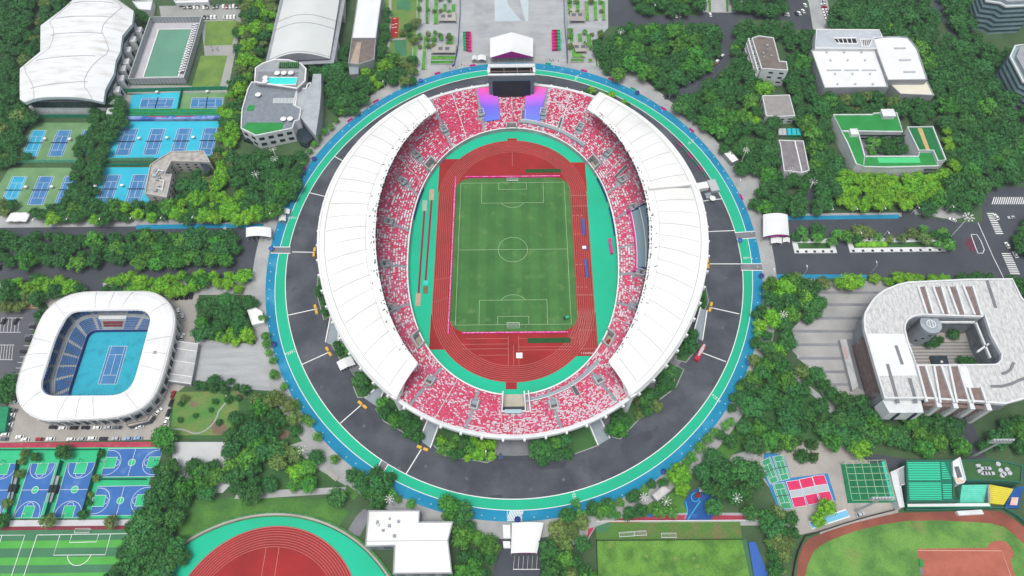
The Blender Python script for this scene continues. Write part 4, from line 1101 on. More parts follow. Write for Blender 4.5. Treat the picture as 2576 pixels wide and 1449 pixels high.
CARC = dict(white='#f2f2f0', silver='#b9bcc0', grey='#6a6d73', black='#2b2d31', red='#a3303c', blue='#8fb0d6')
for k, v in CARC.items(): CARM[k] = car_proto(k, v)
USED = set()
def car(x, y, rz, col, where, group, z=.12, scale=1.0):
    if col not in USED: o = CARM[col]; USED.add(col)
    else: o = copy_tree(CARM[col])
    o.location = (x, y, z); o.rotation_euler = (0, 0, rz); o.scale = (scale,)*3
    tag(o, f'{col} car {where}', 'car', group)
    return o
def px(i, j, s, z=0): return G(i, j, s, z)[0]
def cars(i, j, spec, heading, where, group):
    for s in spec.split():
        a, col = s.split(':'); p = px(i, j, a); col = dict(w='white', s='silver', g='grey', k='black', r='red', b='blue')[col]
        car(p[0], p[1], R(heading)+random.uniform(-.04, .04), col, where, group)
# ---- flower-shaped mast light
def mast():
    r = bpy.data.objects.new('mast_light', None); COL.objects.link(r); r['_o'] = (0, 0, 0)
    b = MB(); b.tube((0, 0, 0), (0, 0, 19), 1.15, 1.0, n=12); obj('pole', b, 'lamp', r, smooth=False)
    b = MB(); b.tube((0, 0, 19), (0, 0, 21), 1.25, .9, n=12); b.sphere((0, 0, 21), .9); obj('hub', b, 'lamp', r)
    for k in range(8):
        a = 2*math.pi*k/8+.2; b = MB(); P = [(0.8*math.cos(a), .8*math.sin(a), 20.6), (2.6*math.cos(a), 2.6*math.sin(a), 22.4), (4.6*math.cos(a), 4.6*math.sin(a), 22.9)]
        b.tube(P[0], P[1], .2, .16, n=6); b.tube(P[1], P[2], .16, .13, n=6); arm = obj('arm', b, 'lamp', r)
        b = MB(); b.box((4.9*math.cos(a), 4.9*math.sin(a), 22.85), (1.0, .7, .35), a); obj('lamp_head', b, 'white', arm)
    return r
def cluster():
    r = bpy.data.objects.new('cluster_lamp', None); COL.objects.link(r); r['_o'] = (0, 0, 0)
    b = MB(); b.tube((0, 0, 0), (0, 0, 13), .28, .2, n=8); obj('pole', b, 'lamp', r)
    b = MB()
    for k in range(14):
        ring_ = 1.1 if k < 6 else 2.0; a = k*1.05 if k < 6 else k*.79; p = (ring_*math.cos(a), ring_*math.sin(a), 14.3-ring_*.3); b.tube((0, 0, 12.8), p, .06, n=4); b.sphere(p, .33, 6, 4)
    obj('lamp_head', b, 'lamp', r); return r
def street():
    r = bpy.data.objects.new('street_lamp', None); COL.objects.link(r); r['_o'] = (0, 0, 0)
    b = MB(); b.tube((0, 0, 0), (0, 0, 9), .16, .1, n=8); obj('pole', b, 'lamp', r)
    b = MB(); b.tube((0, 0, 8.9), (0, -1.8, 9.5), .08, n=6); b.box((0, -2.1, 9.5), (.5, 1.2, .2)); obj('lamp_head', b, 'white', r); return r
PROTO = {}
def put(kind, x, y, rz, label, cat, group, s=1.0, z=.1, fn=None):
    if kind not in PROTO: PROTO[kind] = fn(); o = PROTO[kind]
    else: o = copy_tree(PROTO[kind])
    o.location = (x, y, z); o.rotation_euler = (0, 0, rz); o.scale = (s, s, s); tag(o, label, cat, group); return o
# ---- event tents
def tent(label, q, eave, rise, gable='magenta', barrel=False, group='white event tents', pink=True, z0=.1, mm='roofwhite', ends=(3,)):
    """q: eave corners TL TR BR BL (world xy); ridge runs from far edge to near edge"""
    q = [(p[0], p[1]) for p in q]; t = thing('event_tent', label, 'tent', cen([(a, b_, 0) for a, b_ in q], z0), group)
    n = 10 if barrel else 2; rows = []
    for v in (0, .25, .5, .75, 1):
        r_ = []
        for i in range(n+1):
            u = i/n; x, y = bil(q, u, v); h = math.sin(math.pi*u)**.8*rise if barrel else (1-abs(2*u-1))*rise
            r_.append((x, y, eave+h))
        rows.append(r_)
    b = MB(); b.grid(rows, flip=True)
    for r_ in (rows[0],): b.add(r_+[(r_[-1][0], r_[-1][1], eave-.6), (r_[0][0], r_[0][1], eave-.6)], [tuple(range(n+3))])
    c1 = [bil(q, 0, v) for v in (0, 1)]; c2 = [bil(q, 1, v) for v in (0, 1)]
    for c_ in (c1, c2): b.wall(c_, .1, eave-.7, eave)
    obj('canopy', b, mm, t)
    if pink:
        r_ = rows[-1]; dy = -.12; b = MB(); b.add([(x, y+dy, z) for x, y, z in r_]+[(r_[-1][0], r_[-1][1]+dy, eave-.5), (r_[0][0], r_[0][1]+dy, eave-.5)], [tuple(range(n+3))[::-1]]); obj('gable', b, gable, t)
    b = MB()
    for u in (0, 1):
        for v in (0, .5, 1):
            x, y = bil(q, u, v); b.tube((x, y, z0), (x, y, eave), .15, n=6)
    for u in (.2, .4, .6, .8):
        x, y = bil(q, u, 1); b.tube((x, y, z0), (x, y, eave), .12, n=6)
    obj('frame', b, 'metal', t); keep(q); return t
# ================================================================== FAR LEFT: swimming hall with a wavy roof
def lerp(a, b, t): return a+(b-a)*t
sw = thing('swimming_hall', 'big sports hall with wavy white roof in the far left corner', 'sports hall', cen(G(0, 0, '600,600')))
LZ_, RZ_ = '250,1030 200,1000 198,830 200,690 405,520 407,380 408,258 625,95 730,0 800,-60', '1040,1030 1060,900 1145,745 1165,610 1210,520 1230,360 1330,240 1345,110 1190,0 1000,-60'
Lp, Rp = G(0, 0, LZ_, 16), G(0, 0, RZ_, 16)
rows = []; und = []
for (l, r) in zip(Lp, Rp):
    rows.append([(lerp(l[0], r[0], s/16), lerp(l[1], r[1], s/16), 16+5.5*math.sin(math.pi*s/16)+.5*math.sin(3*math.pi*s/16)) for s in range(17)])
def hz(s): return 16+5.5*math.sin(math.pi*s)+.5*math.sin(3*math.pi*s)
b = MB(); b.grid(rows, flip=True); b.grid([[(x, y, z-1.5) for x, y, z in r] for r in rows])
o = obj('roof', b, mat('wavy_roof', '#f0f2f3', '#cfcdc4', .05, rough=.5, fine=.02, stretch=(1, 5, 1), lo=.48, hi=.75, k=.74), sw, smooth=True)
b = MB(); ed = [r[0] for r in rows[::-1]]+rows[0][1:]+[r[-1] for r in rows[1:]]
b.grid([[(x, y, z+.15) for x, y, z in ed], [(x, y, z-2.2) for x, y, z in ed]]); obj('fascia', b, mat('fascia_blue', '#c4d2d6', rough=.5), o)
for f_ in (1.35, 3.2, 4.9, 6.2, 7.3):
    i = int(f_); g = f_-i; b = MB(); P = []
    for k in range(17):
        s = .16+.64*k/16; l = [lerp(Lp[i][q], Lp[i+1][q], g) for q in (0, 1)]; r = [lerp(Rp[i][q], Rp[i+1][q], g) for q in (0, 1)]
        P.append((lerp(l[0], r[0], s), lerp(l[1], r[1], s), hz(s)+.1))
    for k in range(16): b.tube(P[k], P[k+1], .28, n=5, cap=False)
    obj('roof_rib', b, 'seam', o)
for k_, s0 in ((0, .13), (1, .82)):
    b = MB(); P = []
    for i in range(8):
        for g in (0, .5):
            s = s0+.07*math.sin((i+g)*1.6+k_*2); l = [lerp(Lp[i][q], Lp[i+1][q], g) for q in (0, 1)]; r = [lerp(Rp[i][q], Rp[i+1][q], g) for q in (0, 1)]
            P.append((lerp(l[0], r[0], s), lerp(l[1], r[1], s), hz(s)+.1))
    for k in range(len(P)-1): b.tube(P[k], P[k+1], .2, n=5, cap=False)
    obj('roof_edge_rib', b, 'seam', o)
foot = offset([p for p in Lp[::-1]]+[p for p in Rp], 3.0)
b = MB(); b.prism(foot, 0, 14.5, top=False); obj('wall', b, 'wallwhite', sw)
b = MB(); b.prism(offset(foot, -.5), 8.3, 14.3, top=False); obj('glazing', b, 'glass', sw)
keep(foot)
p0, p1 = G(0, 0, '310,1070 940,1070', 7)
b = MB()
for u0, u1, z0, z1, m_ in ((0, 1, 7.2, 8.2, 0), (.0, .05, 0, 7.5, 0), (.3, .36, 0, 7.5, 0), (.45, .85, 1, 6, 0)):
    x0, x1 = lerp(p0[0], p1[0], u0), lerp(p0[0], p1[0], u1); b.box(((x0+x1)/2, p0[1]-1, (z0+z1)/2), (x1-x0, 2.6, z1-z0))
obj('porch_frame', b, 'white', sw)
b = MB(); b.box(((p0[0]+p1[0])/2, p0[1]+.3, 4), (p1[0]-p0[0]-3, 1.2, 6)); obj('porch_recess', b, 'greydark', sw)
for k in range(9):      # stepped bays along the right side
    i = k*.78; a = int(i); g = i-a; x = lerp(Rp[a][0], Rp[a+1][0], g); y = lerp(Rp[a][1], Rp[a+1][1], g)
    b = MB(); b.box((x+.5, y, 4), (5, 6.5, 8), .1, taper=.85); wv = obj('stair_bay', b, 'wallwhite', sw)
    b = MB(); b.box((x+2.9, y-.2, 4), (.3, 3.2, 4), .1); obj('window', b, 'glass', wv)
# fenced outdoor pool
rim = G(0, 0, '1510,170 2030,165 1845,780 1290,790', 6); base = G(0, 0, '1560,230 2055,260 1885,885 1290,860')
pl = thing('outdoor_pool', 'drained outdoor pool with green floor inside a grey slatted screen', 'pool', cen(rim))
b = MB(); b.sheet(rim, .3); obj('deck', b, mat('pool_deck', '#c6c4c8', '#bbb9be', .1, fine=.04), pl)
b = MB(); b.sheet(G(0, 0, '1600,300 1930,295 1790,770 1445,775', .4), .4); obj('basin', b, 'poolgreen', pl)
b = MB(); b.wall([q[:2] for q in G(0, 0, '1598,295 1935,290 1795,775 1440,780', .4)], .9, .3, .75, closed=True); obj('kerb', b, 'white', pl)
b = MB(); b.wall([q[:2] for q in rim], .25, .2, 5.6, closed=True); obj('screen', b, mat('louvre', '#aeb3b8', '#9fa4aa', .5), pl)
b = MB(); n = 4
for i in range(4):
    p, q = rim[i], rim[(i+1) % 4]; L_ = math.hypot(q[0]-p[0], q[1]-p[1])
    for k in range(int(L_/2.6)):
        u = k/int(L_/2.6); b.box((lerp(p[0], q[0], u), lerp(p[1], q[1], u), 2.9), (.4, .4, 5.8))
b.wall([q[:2] for q in rim], .7, 5.6, 6.1, closed=True); obj('screen_frame', b, 'metal', pl)
b = MB()
for k in range(40):
    u = k/40; p = bil([q[:2] for q in G(0, 0, '1950,245 2000,250 1850,745 1800,740', .4)], .25 if k % 2 else .75, u); b.box((p[0], p[1], 1.4), (2.2, 1.3, .3)); b.box((p[0], p[1], .8), (1.4, .7, .9))
obj('lounger_row', b, 'wallwhite', pl)['kind'] = 'stuff'
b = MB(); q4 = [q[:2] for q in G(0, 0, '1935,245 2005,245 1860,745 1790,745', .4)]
b.sheet([(*q, 0) for q in q4], .46); obj('dark_strip', b, 'greydark', pl); keep(rim)  # dark grey strip of deck beneath the loungers
bld('gate_house', 'low white building with black windows by the far car park', G(0, 0, '1750,5 2100,-5 2100,30 1770,38', 4), 4, cat='building', win=(1, 6, 3, 1.2))
bld('shed', 'small white roofed shed among trees behind the wavy hall', G(0, 0, '1335,20 1540,10 1520,110 1400,100', 5), 5, cat='shed')
# ---- vaulted hall
vh = thing('vaulted_hall', 'long hall with a pale grey barrel roof at the far edge', 'sports hall', cen(G(1, 0, '450,300')))
Lq, Rq = G(1, 0, '330,-260 275,0 200,310 130,620', 11), G(1, 0, '900,-260 838,0 790,300 742,590', 11)
rows = []
for l, r in zip(Lq, Rq): rows.append([(lerp(l[0], r[0], s/14), lerp(l[1], r[1], s/14), 11+6.5*math.sin(math.pi*s/14)) for s in range(15)])
b = MB(); b.grid(rows); vr = obj('roof', b, 'vault', vh, smooth=True)
b = MB(); e = rows[-1]; b.add(e+[(e[-1][0], e[-1][1], 0), (e[0][0], e[0][1], 0)], [tuple(range(17))]); obj('gable_wall', b, mat('gable_grey', '#a6a9ae', '#999ca2', .2), vh)
b = MB(); b.prism([Lq[0], Lq[-1], Rq[-1], Rq[0]], 0, 11, top=False); obj('wall', b, 'wallgrey', vh)
for g in (1.72, 1.98, 2.95):
    i = min(2, int(g)); f_ = g-i; b = MB()
    P = [(lerp(rows[i][s][0], rows[i+1][s][0], f_), lerp(rows[i][s][1], rows[i+1][s][1], f_), rows[i][s][2]+.15) for s in range(15)]
    for k in range(14): b.tube(P[k], P[k+1], .25, n=5, cap=False)
    obj('roof_rib', b, 'seam', vr)
b = MB(); b.prism(offset([Lq[0], Lq[-1], Rq[-1], Rq[0]], -3), 9.0, 9.6); obj('eaves_ledge', b, 'wallgrey', vh)
keep([Lq[0], Lq[-1], Rq[-1], Rq[0]])
bld('annex', 'narrow white roofed annex along the vaulted hall near the frame edge', G(1, 0, '850,-40 890,-40 885,165 828,155', 6), 6, cat='building')
bld('annex', 'narrow white roofed annex at the near corner of the vaulted hall', G(1, 0, '782,385 828,400 800,605 745,595', 6), 6, cat='building')
# ---- rooftop pool club
cl = bld('club_house', 'grey terraced club house with a turquoise rooftop pool', G(1, 0, '-40,830 420,900 385,1060 460,1100 440,1215 395,1230 370,1300 0,1375 -150,1300 -140,1110 -80,900', 12), 12, 'wallwhite', 'greyroof', 1.0, .7, 'building', win=(2, 6, 3.5, 2.5))
up = G(1, 0, '0,690 80,640 200,605 330,610 450,645 505,700 495,820 415,895 -10,830', 15)
b = MB(); b.prism(up, 10, 15); obj('upper_block', b, 'wallgrey', cl)
b = MB(); b.wall([q[:2] for q in up], .9, 15, 15.9, closed=True); obj('upper_parapet', b, 'white', cl); keep(up)
b = MB(); b.sheet(G(1, 0, '20,720 430,725 410,885 10,850', 15), 15.05); obj('sun_deck', b, mat('deck_boards', '#8e9094', '#7f8186', .3), cl)
pp = G(1, 0, '125,778 418,780 400,852 118,850', 15.3); b = MB(); b.wall([q[:2] for q in pp], .6, 15.05, 15.5, closed=True); po = obj('pool_edge', b, 'white', cl); b = MB(); b.sheet(pp, 15.35); obj('pool_water', b, 'water', cl)
b = MB()
for k in range(10):
    p = px(1, 0, f'{245+k*20},665', 15.1); b.box((p[0], p[1], 16), (.9, 5, 1.6))
obj('planting', b, 'leaf_dark', cl)
b = MB(); b.sheet(G(1, 0, '-90,1232 280,1235 262,1310 0,1365 -140,1300', 12.1), 12.12); obj('roof_lawn', b, 'greenroof', cl)
b = MB(); b.sheet(G(0, 0, '2500,1060 2570,1060 2550,1115 2480,1115', 12.1), 12.12); obj('small_roof_lawn', b, 'greenroof', cl)
for k in range(6):
    b = MB(); b.sheet(G(1, 0, f'{175+k*36},987 {208+k*36},987 {202+k*36},1042 {167+k*36},1042', 12.1), 12.3); obj('skylight', b, 'metal', cl)
b = MB(); P = G(1, 0, '575,745 655,742 655,900 640,1100 600,1365 455,1190 385,1060 415,900 520,880 560,835', 11)
b.prism(P, 0, 11); obj('side_wing', b, mat('facet_grey', '#a3a9b0', '#b6bbc0', .25), cl); keep(P)
b = MB(); b.wall([q[:2] for q in G(1, 0, '555,835 520,840 505,890 418,892 395,1060', 12)], 1.0, 11, 12.3); obj('white_edge', b, 'white', cl)
b = MB(); P = G(1, 0, '440,1215 520,1200 600,1370 500,1449 430,1420 395,1300', 5); b.prism(P, 0, 5); obj('glass_front', b, 'glass', cl)
b = MB(); P = G(1, 0, '-150,1300 0,1375 240,1310 380,1290 400,1330 180,1400 40,1449 -130,1400', 3); b.prism(P, 0, 3.4); obj('lower_canopy', b, 'glass', cl)
for k, (a, lab) in enumerate((('210,728', 'leftmost white parasol of the row behind the rooftop pool'), ('278,726', 'middle white parasol of the row behind the rooftop pool'), ('348,725', 'right white parasol of the row behind the rooftop pool'), ('90,775', 'white parasol left of the rooftop pool, farther one'), ('88,810', 'white parasol left of the rooftop pool, nearer one'), ('18,945', 'white parasol on the lower roof terrace by the left edge'), ('272,1190', 'left white parasol by the roof lawn of the club house'), ('340,1188', 'right white parasol by the roof lawn of the club house'))):
    z = 15.1 if k < 5 else 12.1; p = px(1, 0, a, z+2.4); t = thing('parasol', lab, 'parasol', (p[0], p[1], z), 'white parasols on the club house roof')
    b = MB(); b.tube((p[0], p[1], z), (p[0], p[1], z+2.6), .06); obj('pole', b, 'metal', t); b = MB(); b.tube((p[0], p[1], z+2.0), (p[0], p[1], z+2.9), 2.1, .1, n=8); obj('canopy', b, 'white', t)
# ---- white roof shed + brown roof
bld('warehouse', 'building with bright white roof left of the far garden', G(1, 0, '1035,-60 1275,-60 1262,0 1208,388 963,388 1020,0', 9), 9, 'wallgrey', 'roofwhite', .5, cat='building')
t_ = bld('old_building', 'stained brown flat roofed building left of the far garden', G(1, 0, '963,390 1207,392 1190,600 1040,650 928,640', 8), 8, 'wallgrey', 'brownroof', .5, cat='building')
b = MB(); b.sheet(G(1, 0, '1018,425 1060,425 1030,640 945,635', 8.2), 8.25); obj('roof_strip', b, mat('pinkish_roof', '#b8a594', '#a8958a', .3), t_)
bld('ramp_shed', 'grey metal shed in front of the brown roofed building', G(1, 0, '930,645 1033,650 1030,745 945,752', 5), 5, 'wallgrey', 'grey', .3, cat='shed')
rc = G(1, 0, '1370,173 1437,177 1430,378 1350,380'); b = MB(); b.sheet(rc, .12); single('play_court', b, 'red', 'small red playing court with white marks in the far garden', 'court'); keep(rc)
b = MB()
for x, y in ((1380, 250), (1410, 240), (1378, 280), (1410, 330), (1405, 275), (1395, 185)): p = px(1, 0, f'{x},{y}'); b.strip((p[0]-1, p[1]), (p[0]+1, p[1]), .5, .16)
struct('court_marking', b, 'line')
for k, s in enumerate(('1425,0 1555,10 1550,100 1415,98', '1392,402 1510,400 1520,560 1400,570')):
    b = MB(); b.sheet(G(1, 0, s), .12); single('play_court', b, 'synd', 'faded green court in the far garden, '+('by the red court' if k == 0 else 'nearer the stadium'), 'court'); keep(G(1, 0, s))
# ---- garden planters
PL = [(1, '1625,-20 1655,-20 1652,240 1618,240'), (1, '1702,-20 1745,-20 1740,242 1704,242'), (1, '1795,-20 1835,0 1835,250 1785,250'), (1, '1580,480 1625,480 1612,705 1572,705'), (1, '1690,370 1725,370 1708,705 1665,705'), (1, '1760,620 1985,618 1980,650 1758,652'),
      (1, '1880,50 1925,50 1920,130 1885,130'), (1, '1965,50 2012,50 2008,130 1968,130'), (1, '1770,365 1820,365 1810,460 1768,460'), (1, '1945,365 1995,365 1990,462 1948,462'), (1, '1768,570 2010,570 2010,612 1760,612'),
      (2, '548,0 600,0 605,105 560,105'), (2, '640,0 685,20 682,108 640,108'), (2, '725,20 770,20 778,215 738,215'), (2, '810,20 855,20 862,212 825,212'), (2, '895,20 935,20 940,210 905,210'), (2, '565,345 622,345 620,445 580,445'), (2, '655,345 705,345 712,445 665,445'), (2, '590,600 725,600 722,630 592,630'), (2, '765,600 808,600 810,630 768,630'), (2, '850,480 895,480 905,680 868,680'), (2, '590,480 610,480 740,590 600,590'), (2, '740,350 800,350 800,480 760,480')]
for k, (i, s) in enumerate(PL):
    q = G(i, 0, s); t = thing('planter', f"hedge bed with pale stone edging {'left' if i == 1 else 'right'} of the far plaza", 'planter', cen(q, .06), f"edged hedge beds {'left' if i == 1 else 'right'} of the plaza")
    b = MB(); b.wall([p[:2] for p in q], .7, .06, .8, closed=True); obj('edging', b, 'pave', t)
    b = MB(); b.prism(offset(q, .35), .06, 1.1); obj('hedge', b, 'leaf_mid', t)
for k, (i, s) in enumerate(((1, '1885,150 2010,150 2015,240 1840,240 1845,190'), (1, '1775,480 2020,480 2010,560 1770,560'), (2, '580,120 710,120 730,240 585,240'), (2, '600,455 740,455 745,545 640,550'))):
    q = G(i, 0, s); t = thing('pergola', ('far ' if k % 2 == 0 else 'near ')+'beige slab pergola with square openings '+('left' if i == 1 else 'right')+' of the plaza', 'pergola', cen(q), 'slab pergolas by the plaza')
    b = MB(); b.prism(q, 2.6, 3.0, bottom=True)
    for p in q: b.box((p[0], p[1], 1.4), (.5, .5, 2.6))
    obj('slab', b, 'pave2', t); c_ = cen(q, 0)
    for dx in (-4, 1): 
        b = MB(); b.box((c_[0]+dx+1.5, c_[1], 3.02), (3.2, 3.4, .05)); obj('opening', b, 'greydark', t)
    keep(q)
# ---- plaza things
tent('large white gabled tent with a pink front facing the stadium on the far plaza', [p[:2] for p in F('1233,96 1341,96 1341,143 1233,145', 6)], 6, 5.5, ends=(3,))
for k, (i, s) in enumerate(((1, '2178,562 2222,562 2222,605 2175,605'), (1, '2230,558 2312,558 2315,608 2230,608'))):
    tent(('smaller' if k == 0 else 'wider')+' white canopy left of the pink fronted tent on the plaza', [p[:2] for p in G(i, 0, s, 3)], 3, 1.2, pink=False, group='small white canopies on the plaza')
for k, (i, s, lab) in enumerate(((1, '2085,348 2165,345 2168,530 2090,512', 'left'), (2, '400,328 485,325 488,512 405,518', 'right'))):
    q = [p[:2] for p in G(i, 0, s)]; t = thing('gate_frame_set', f'stepped pink and green frame structure on the {lab} side of the plaza', 'display frame', cen([(a, b_, 0) for a, b_ in q], .1), 'pink and green frames on the plaza')
    cols = ['trackgreen', 'redpave', 'pink'] if lab == 'left' else ['pink', 'redpave', 'trackgreen']
    for c_ in range(3):
        b = MB(); u0, u1 = c_/3, (c_+1)/3-.02
        b.sheet([(*bil(q, u0, 0), 0), (*bil(q, u1, 0), 0), (*bil(q, u1, 1), 0), (*bil(q, u0, 1), 0)], 1.2)
        for r_ in range(7):
            b.wall([bil(q, u0, r_/6), bil(q, u1, r_/6)], .35, .1, 2.6)
        for u in (u0, u1): b.wall([bil(q, u, 0), bil(q, u, 1)], .3, .1, 2.6)
        obj('frame', b, cols[c_], t)
for lab, pts in (('left', [(1158, -20), (1157.5, 40), (1152, 125), (1143, 165), (1138, 169)]), ('right', [(1418, -20), (1420, 60), (1425, 120), (1427, 160)])):
    fence(f'long dark blue barrier along the {lab} edge of the plaza', [un(*p) for p in pts], 1.6, 'navy', .1, .35, 'barrier', 'barrier', 'blue barriers by the plaza', pm='navy')
# ================================================================== LEFT: tennis quarter
def yard(name, m, pts, z=.10): b = MB(); b.sheet(pts, lift(z)); return struct(name, b, m)
yard('court_yard', 'teal', G(0, 0, '1330,955 1830,925 1790,1120 1290,1120')); yard('court_yard', 'courtgreen', G(0, 0, '1840,935 2270,930 2240,1130 1805,1120'))
tennis('tennis court lying crosswise in the far blue yard', G(0, 0, '1400,1090 1430,990 1757,988 1728,1090'), group=None)
tennis('tennis court lying crosswise in the far olive yard', G(0, 0, '1915,1090 1935,985 2245,985 2235,1090'), group=None)
yard('court_yard', 'teal', G(0, 0, '1205,1225 2215,1220')+G(0, 1, '2115,122 1060,162'))
A = G(0, 0, '1245,1300 1398,1298 1520,1297 1668,1295 1790,1293 1937,1292 2052,1290 2200,1290'); B_ = G(0, 1, '1155,115 1305,115 1437,112 1587,112 1710,110 1858,110 1990,107 2138,107')
for k, n_ in enumerate(('first', 'second', 'third', 'fourth')): tennis(f'{n_} tennis court from the left in the row of four on bright blue', [A[2*k], A[2*k+1], B_[2*k+1], B_[2*k]], group='tennis courts on bright blue')
yard('court_yard', 'courtgreen', G(0, 0, '330,1235 960,1235')+G(0, 1, '800,180 150,190 20,200'))
A = G(0, 0, '325,1313 470,1313 580,1312 727,1312 835,1310 982,1310'); B_ = G(0, 1, '217,128 372,128 478,124 632,124 735,122 885,122')
for k, (n_, s_) in enumerate((('left turquoise', 'cyan'), ('middle blue', 'court'), ('right blue', 'court'))): tennis(f'{n_} tennis court of the far trio on olive ground', [A[2*k], A[2*k+1], B_[2*k+1], B_[2*k]], s_, 'tennis courts on olive ground')
yard('court_yard', 'courtgreen', G(0, 1, '95,240 765,240 560,680 -50,690 -60,500'))
for n_, s_, s in (('left turquoise', 'cyan', '125,330 275,330 150,612 0,612'), ('middle blue', 'court', '392,328 548,327 435,612 275,612'), ('right blue', 'court', '655,325 805,325 700,612 545,612')):
    tennis(f'{n_} tennis court of the near trio on olive ground', G(0, 1, s), s_, 'tennis courts on olive ground')
yard('court_yard', 'teal', G(0, 1, '1035,235 1620,235 1480,620 935,620'))
for n_, s in (('left', '1073,313 1222,313 1120,608 972,608'), ('right', '1340,310 1490,310 1405,608 1255,608')): tennis(f'{n_} tennis court of the near pair on bright blue', G(0, 1, s), 'court', 'tennis courts on bright blue')
for k, (j, a) in enumerate(((0, '1410,1410'), (0, '1690,1405'), (0, '1955,1400'), (0, '465,1415'), (0, '715,1418'), (1, '275,450'), (1, '535,448'), (1, '1240,435'), (1, '975,440'), (0, '1590,945'), (0, '2095,940'))):
    p = px(0, j, a); chair_pair(p[0], p[1], .12, 'white canopied bench beside a tennis net')
fence('green windbreak behind the two far tennis yards', G(0, 0, '1260,930 1840,915 2290,905'), 3.5, group=None)
fence('green windbreak between the far blue and olive yards', G(0, 0, '1840,920 1800,1120'), 3.0)
fence('green windbreak behind the far olive trio of courts', G(0, 0, '330,1190 570,1185 930,1185'), 3.2)
fence('pale green windbreak between the two olive court trios', G(0, 1, '30,190 790,186'), 3.0, mat('windbreak_pale', '#6fc2a0'), pm='greenfence')
fence('green windbreak below the row of four blue courts', G(0, 1, '1050,175 1560,165'), 3.2, mat('windbreak_pale', '#6fc2a0'), pm='greenfence')
fence('darker green windbreak above the near blue pair', G(0, 1, '1040,225 1520,215'), 2.5)
fence('green windbreak left of the four blue courts', G(0, 0, '1205,1230')+G(0, 1, '1045,180'), 3.0)
fence('grey green mesh fence left of the near blue pair', G(0, 1, '1010,240 880,600'), 3.0)
t = thing('grandstand', 'green stepped bench stand between the far courts and the row of four', 'grandstand', cen(G(0, 0, '1750,1150')))
q4 = [p[:2] for p in G(0, 0, '1285,1118 2262,1116 2262,1180 1245,1184')]
for k in range(5):
    b = MB(); v0, v1 = k/5, (k+1)/5; b.prism([(*bil(q4, 0, v0), 0), (*bil(q4, 1, v0), 0), (*bil(q4, 1, v1), 0), (*bil(q4, 0, v1), 0)], .1, 2.4-.45*k); 
    obj('bench_step', b, 'greenfence' if k % 2 else 'greenroof', t)
t = thing('banner_wall', 'long white and blue banner wall behind the row of four courts', 'banner', cen(G(0, 0, '1750,1200')))
q4 = [p for p in G(0, 0, '1215,1190 2245,1182 2235,1210 1208,1222')]
b = MB(); b.prism(q4, .1, 2.0); obj('board', b, mat('banner_blue', '#8fa6d8', '#3b62b0', .08, lo=.45, hi=.55), t)
b = MB(); qq = [p[:2] for p in q4]
for u0, u1 in ((.28, .46), (.55, .73), ): b.sheet([(*bil(qq, u0, .05), 0), (*bil(qq, u1, .05), 0), (*bil(qq, u1, .35), 0), (*bil(qq, u0, .35), 0)], 2.03)
obj('red_print', b, 'redpave', t)
# L-shaped beige building
LB = bld('clubhouse', 'beige L-shaped building with cluttered roof over the tennis courts', G(0, 1, '1730,80 2055,75 2120,190 2000,185 1730,180 1660,310 1735,310 1680,545 1500,510 1460,505 1515,215 1640,130', 10), 10, mat('beige_wall', '#c3c0bc', '#b3b0ac', .15, fine=.05), mat('beige_roof', '#bdb8b0', '#8e8a86', .3, fine=.1, lo=.4, hi=.7), .9, .5, win=(3, 4.5, 2.0, 1.1))
rooftop(LB, 16, 10, G(0, 1, '1540,220 1700,200 1640,540 1500,510', 10), smin=.6, smax=2.6, seed=3)
b = MB()
for a, c_ in (('1590,260', '1650,270'), ('1600,360', '1650,370'), ('1650,370', '1630,470'), ('1580,440', '1640,460'), ('1600,250', '1570,300')): p, q = px(0, 1, a, 11), px(0, 1, c_, 11); b.tube(p, q, .35, n=6)
obj('duct', b, 'white', LB)
b = MB(); b.prism(G(0, 1, '1995,175 2060,160 2115,260 2085,300', 9), 0, 9); obj('glass_bay', b, 'glass', LB)
# ================================================================== RIGHT FAR
BR = bld('apartment_block', 'long building with dark brown roof and white balcony frame', G(2, 0, '2410,390 2480,365 2630,385 2690,620 2760,625 2775,715 2560,700 2510,700', 14), 14, 'wallwhite', 'brownroof', .8, .5, 'building', win=(3, 5, 3, 1.4))
rooftop(BR, 5, 14, G(2, 0, '2430,400 2600,390 2670,600 2530,690', 14), seed=5, smax=2)
b = MB(); P = G(2, 0, '2405,385 2500,705', 14); 
for k in range(14):
    u = k/13; b.box((lerp(P[0][0], P[1][0], u)-1.4, lerp(P[0][1], P[1][1], u), 7), (1.4, .5, 14))
for z in (4.5, 9, 13.6): b.wall([(P[0][0]-2, P[0][1]), (P[1][0]-2, P[1][1])], .5, z, z+.6)
obj('balcony_frame', b, 'white', BR)
WH = bld('sports_hall', 'large bright white flat roofed hall in the far right trees', G(3, 0, '430,507 1085,497 1205,882 565,890', 10), 10, 'wallgrey', 'roofwhite', .7, .5, 'sports hall')
for r_, xs in ((530, (590, 765, 938)), (610, (625, 800, 975)), (748, (672, 848, 1024)), (850, (698, 876, 1052))):
    for x in xs: p = px(3, 0, f'{x},{r_}', 10); b = MB(); b.tube(p, (p[0], p[1], 11), .9, .7, n=10); obj('roof_vent', b, 'metal', WH)
for x in (660, 840, 1015): p = px(3, 0, f'{x},710', 10); b = MB(); b.box((p[0], p[1], 10.3), (10, 1.0, .7)); obj('roof_light', b, 'metal', WH)
WR = bld('sports_hall', 'bright white hall with curved right edge in the far right trees', G(3, 0, '1058,392 1160,375 1290,370 1400,380 1450,430 1500,500 1540,620 1590,770 1600,808 1200,812 1100,540', 12), 12, 'wallgrey', 'roofwhite', .7, .5, 'sports hall')
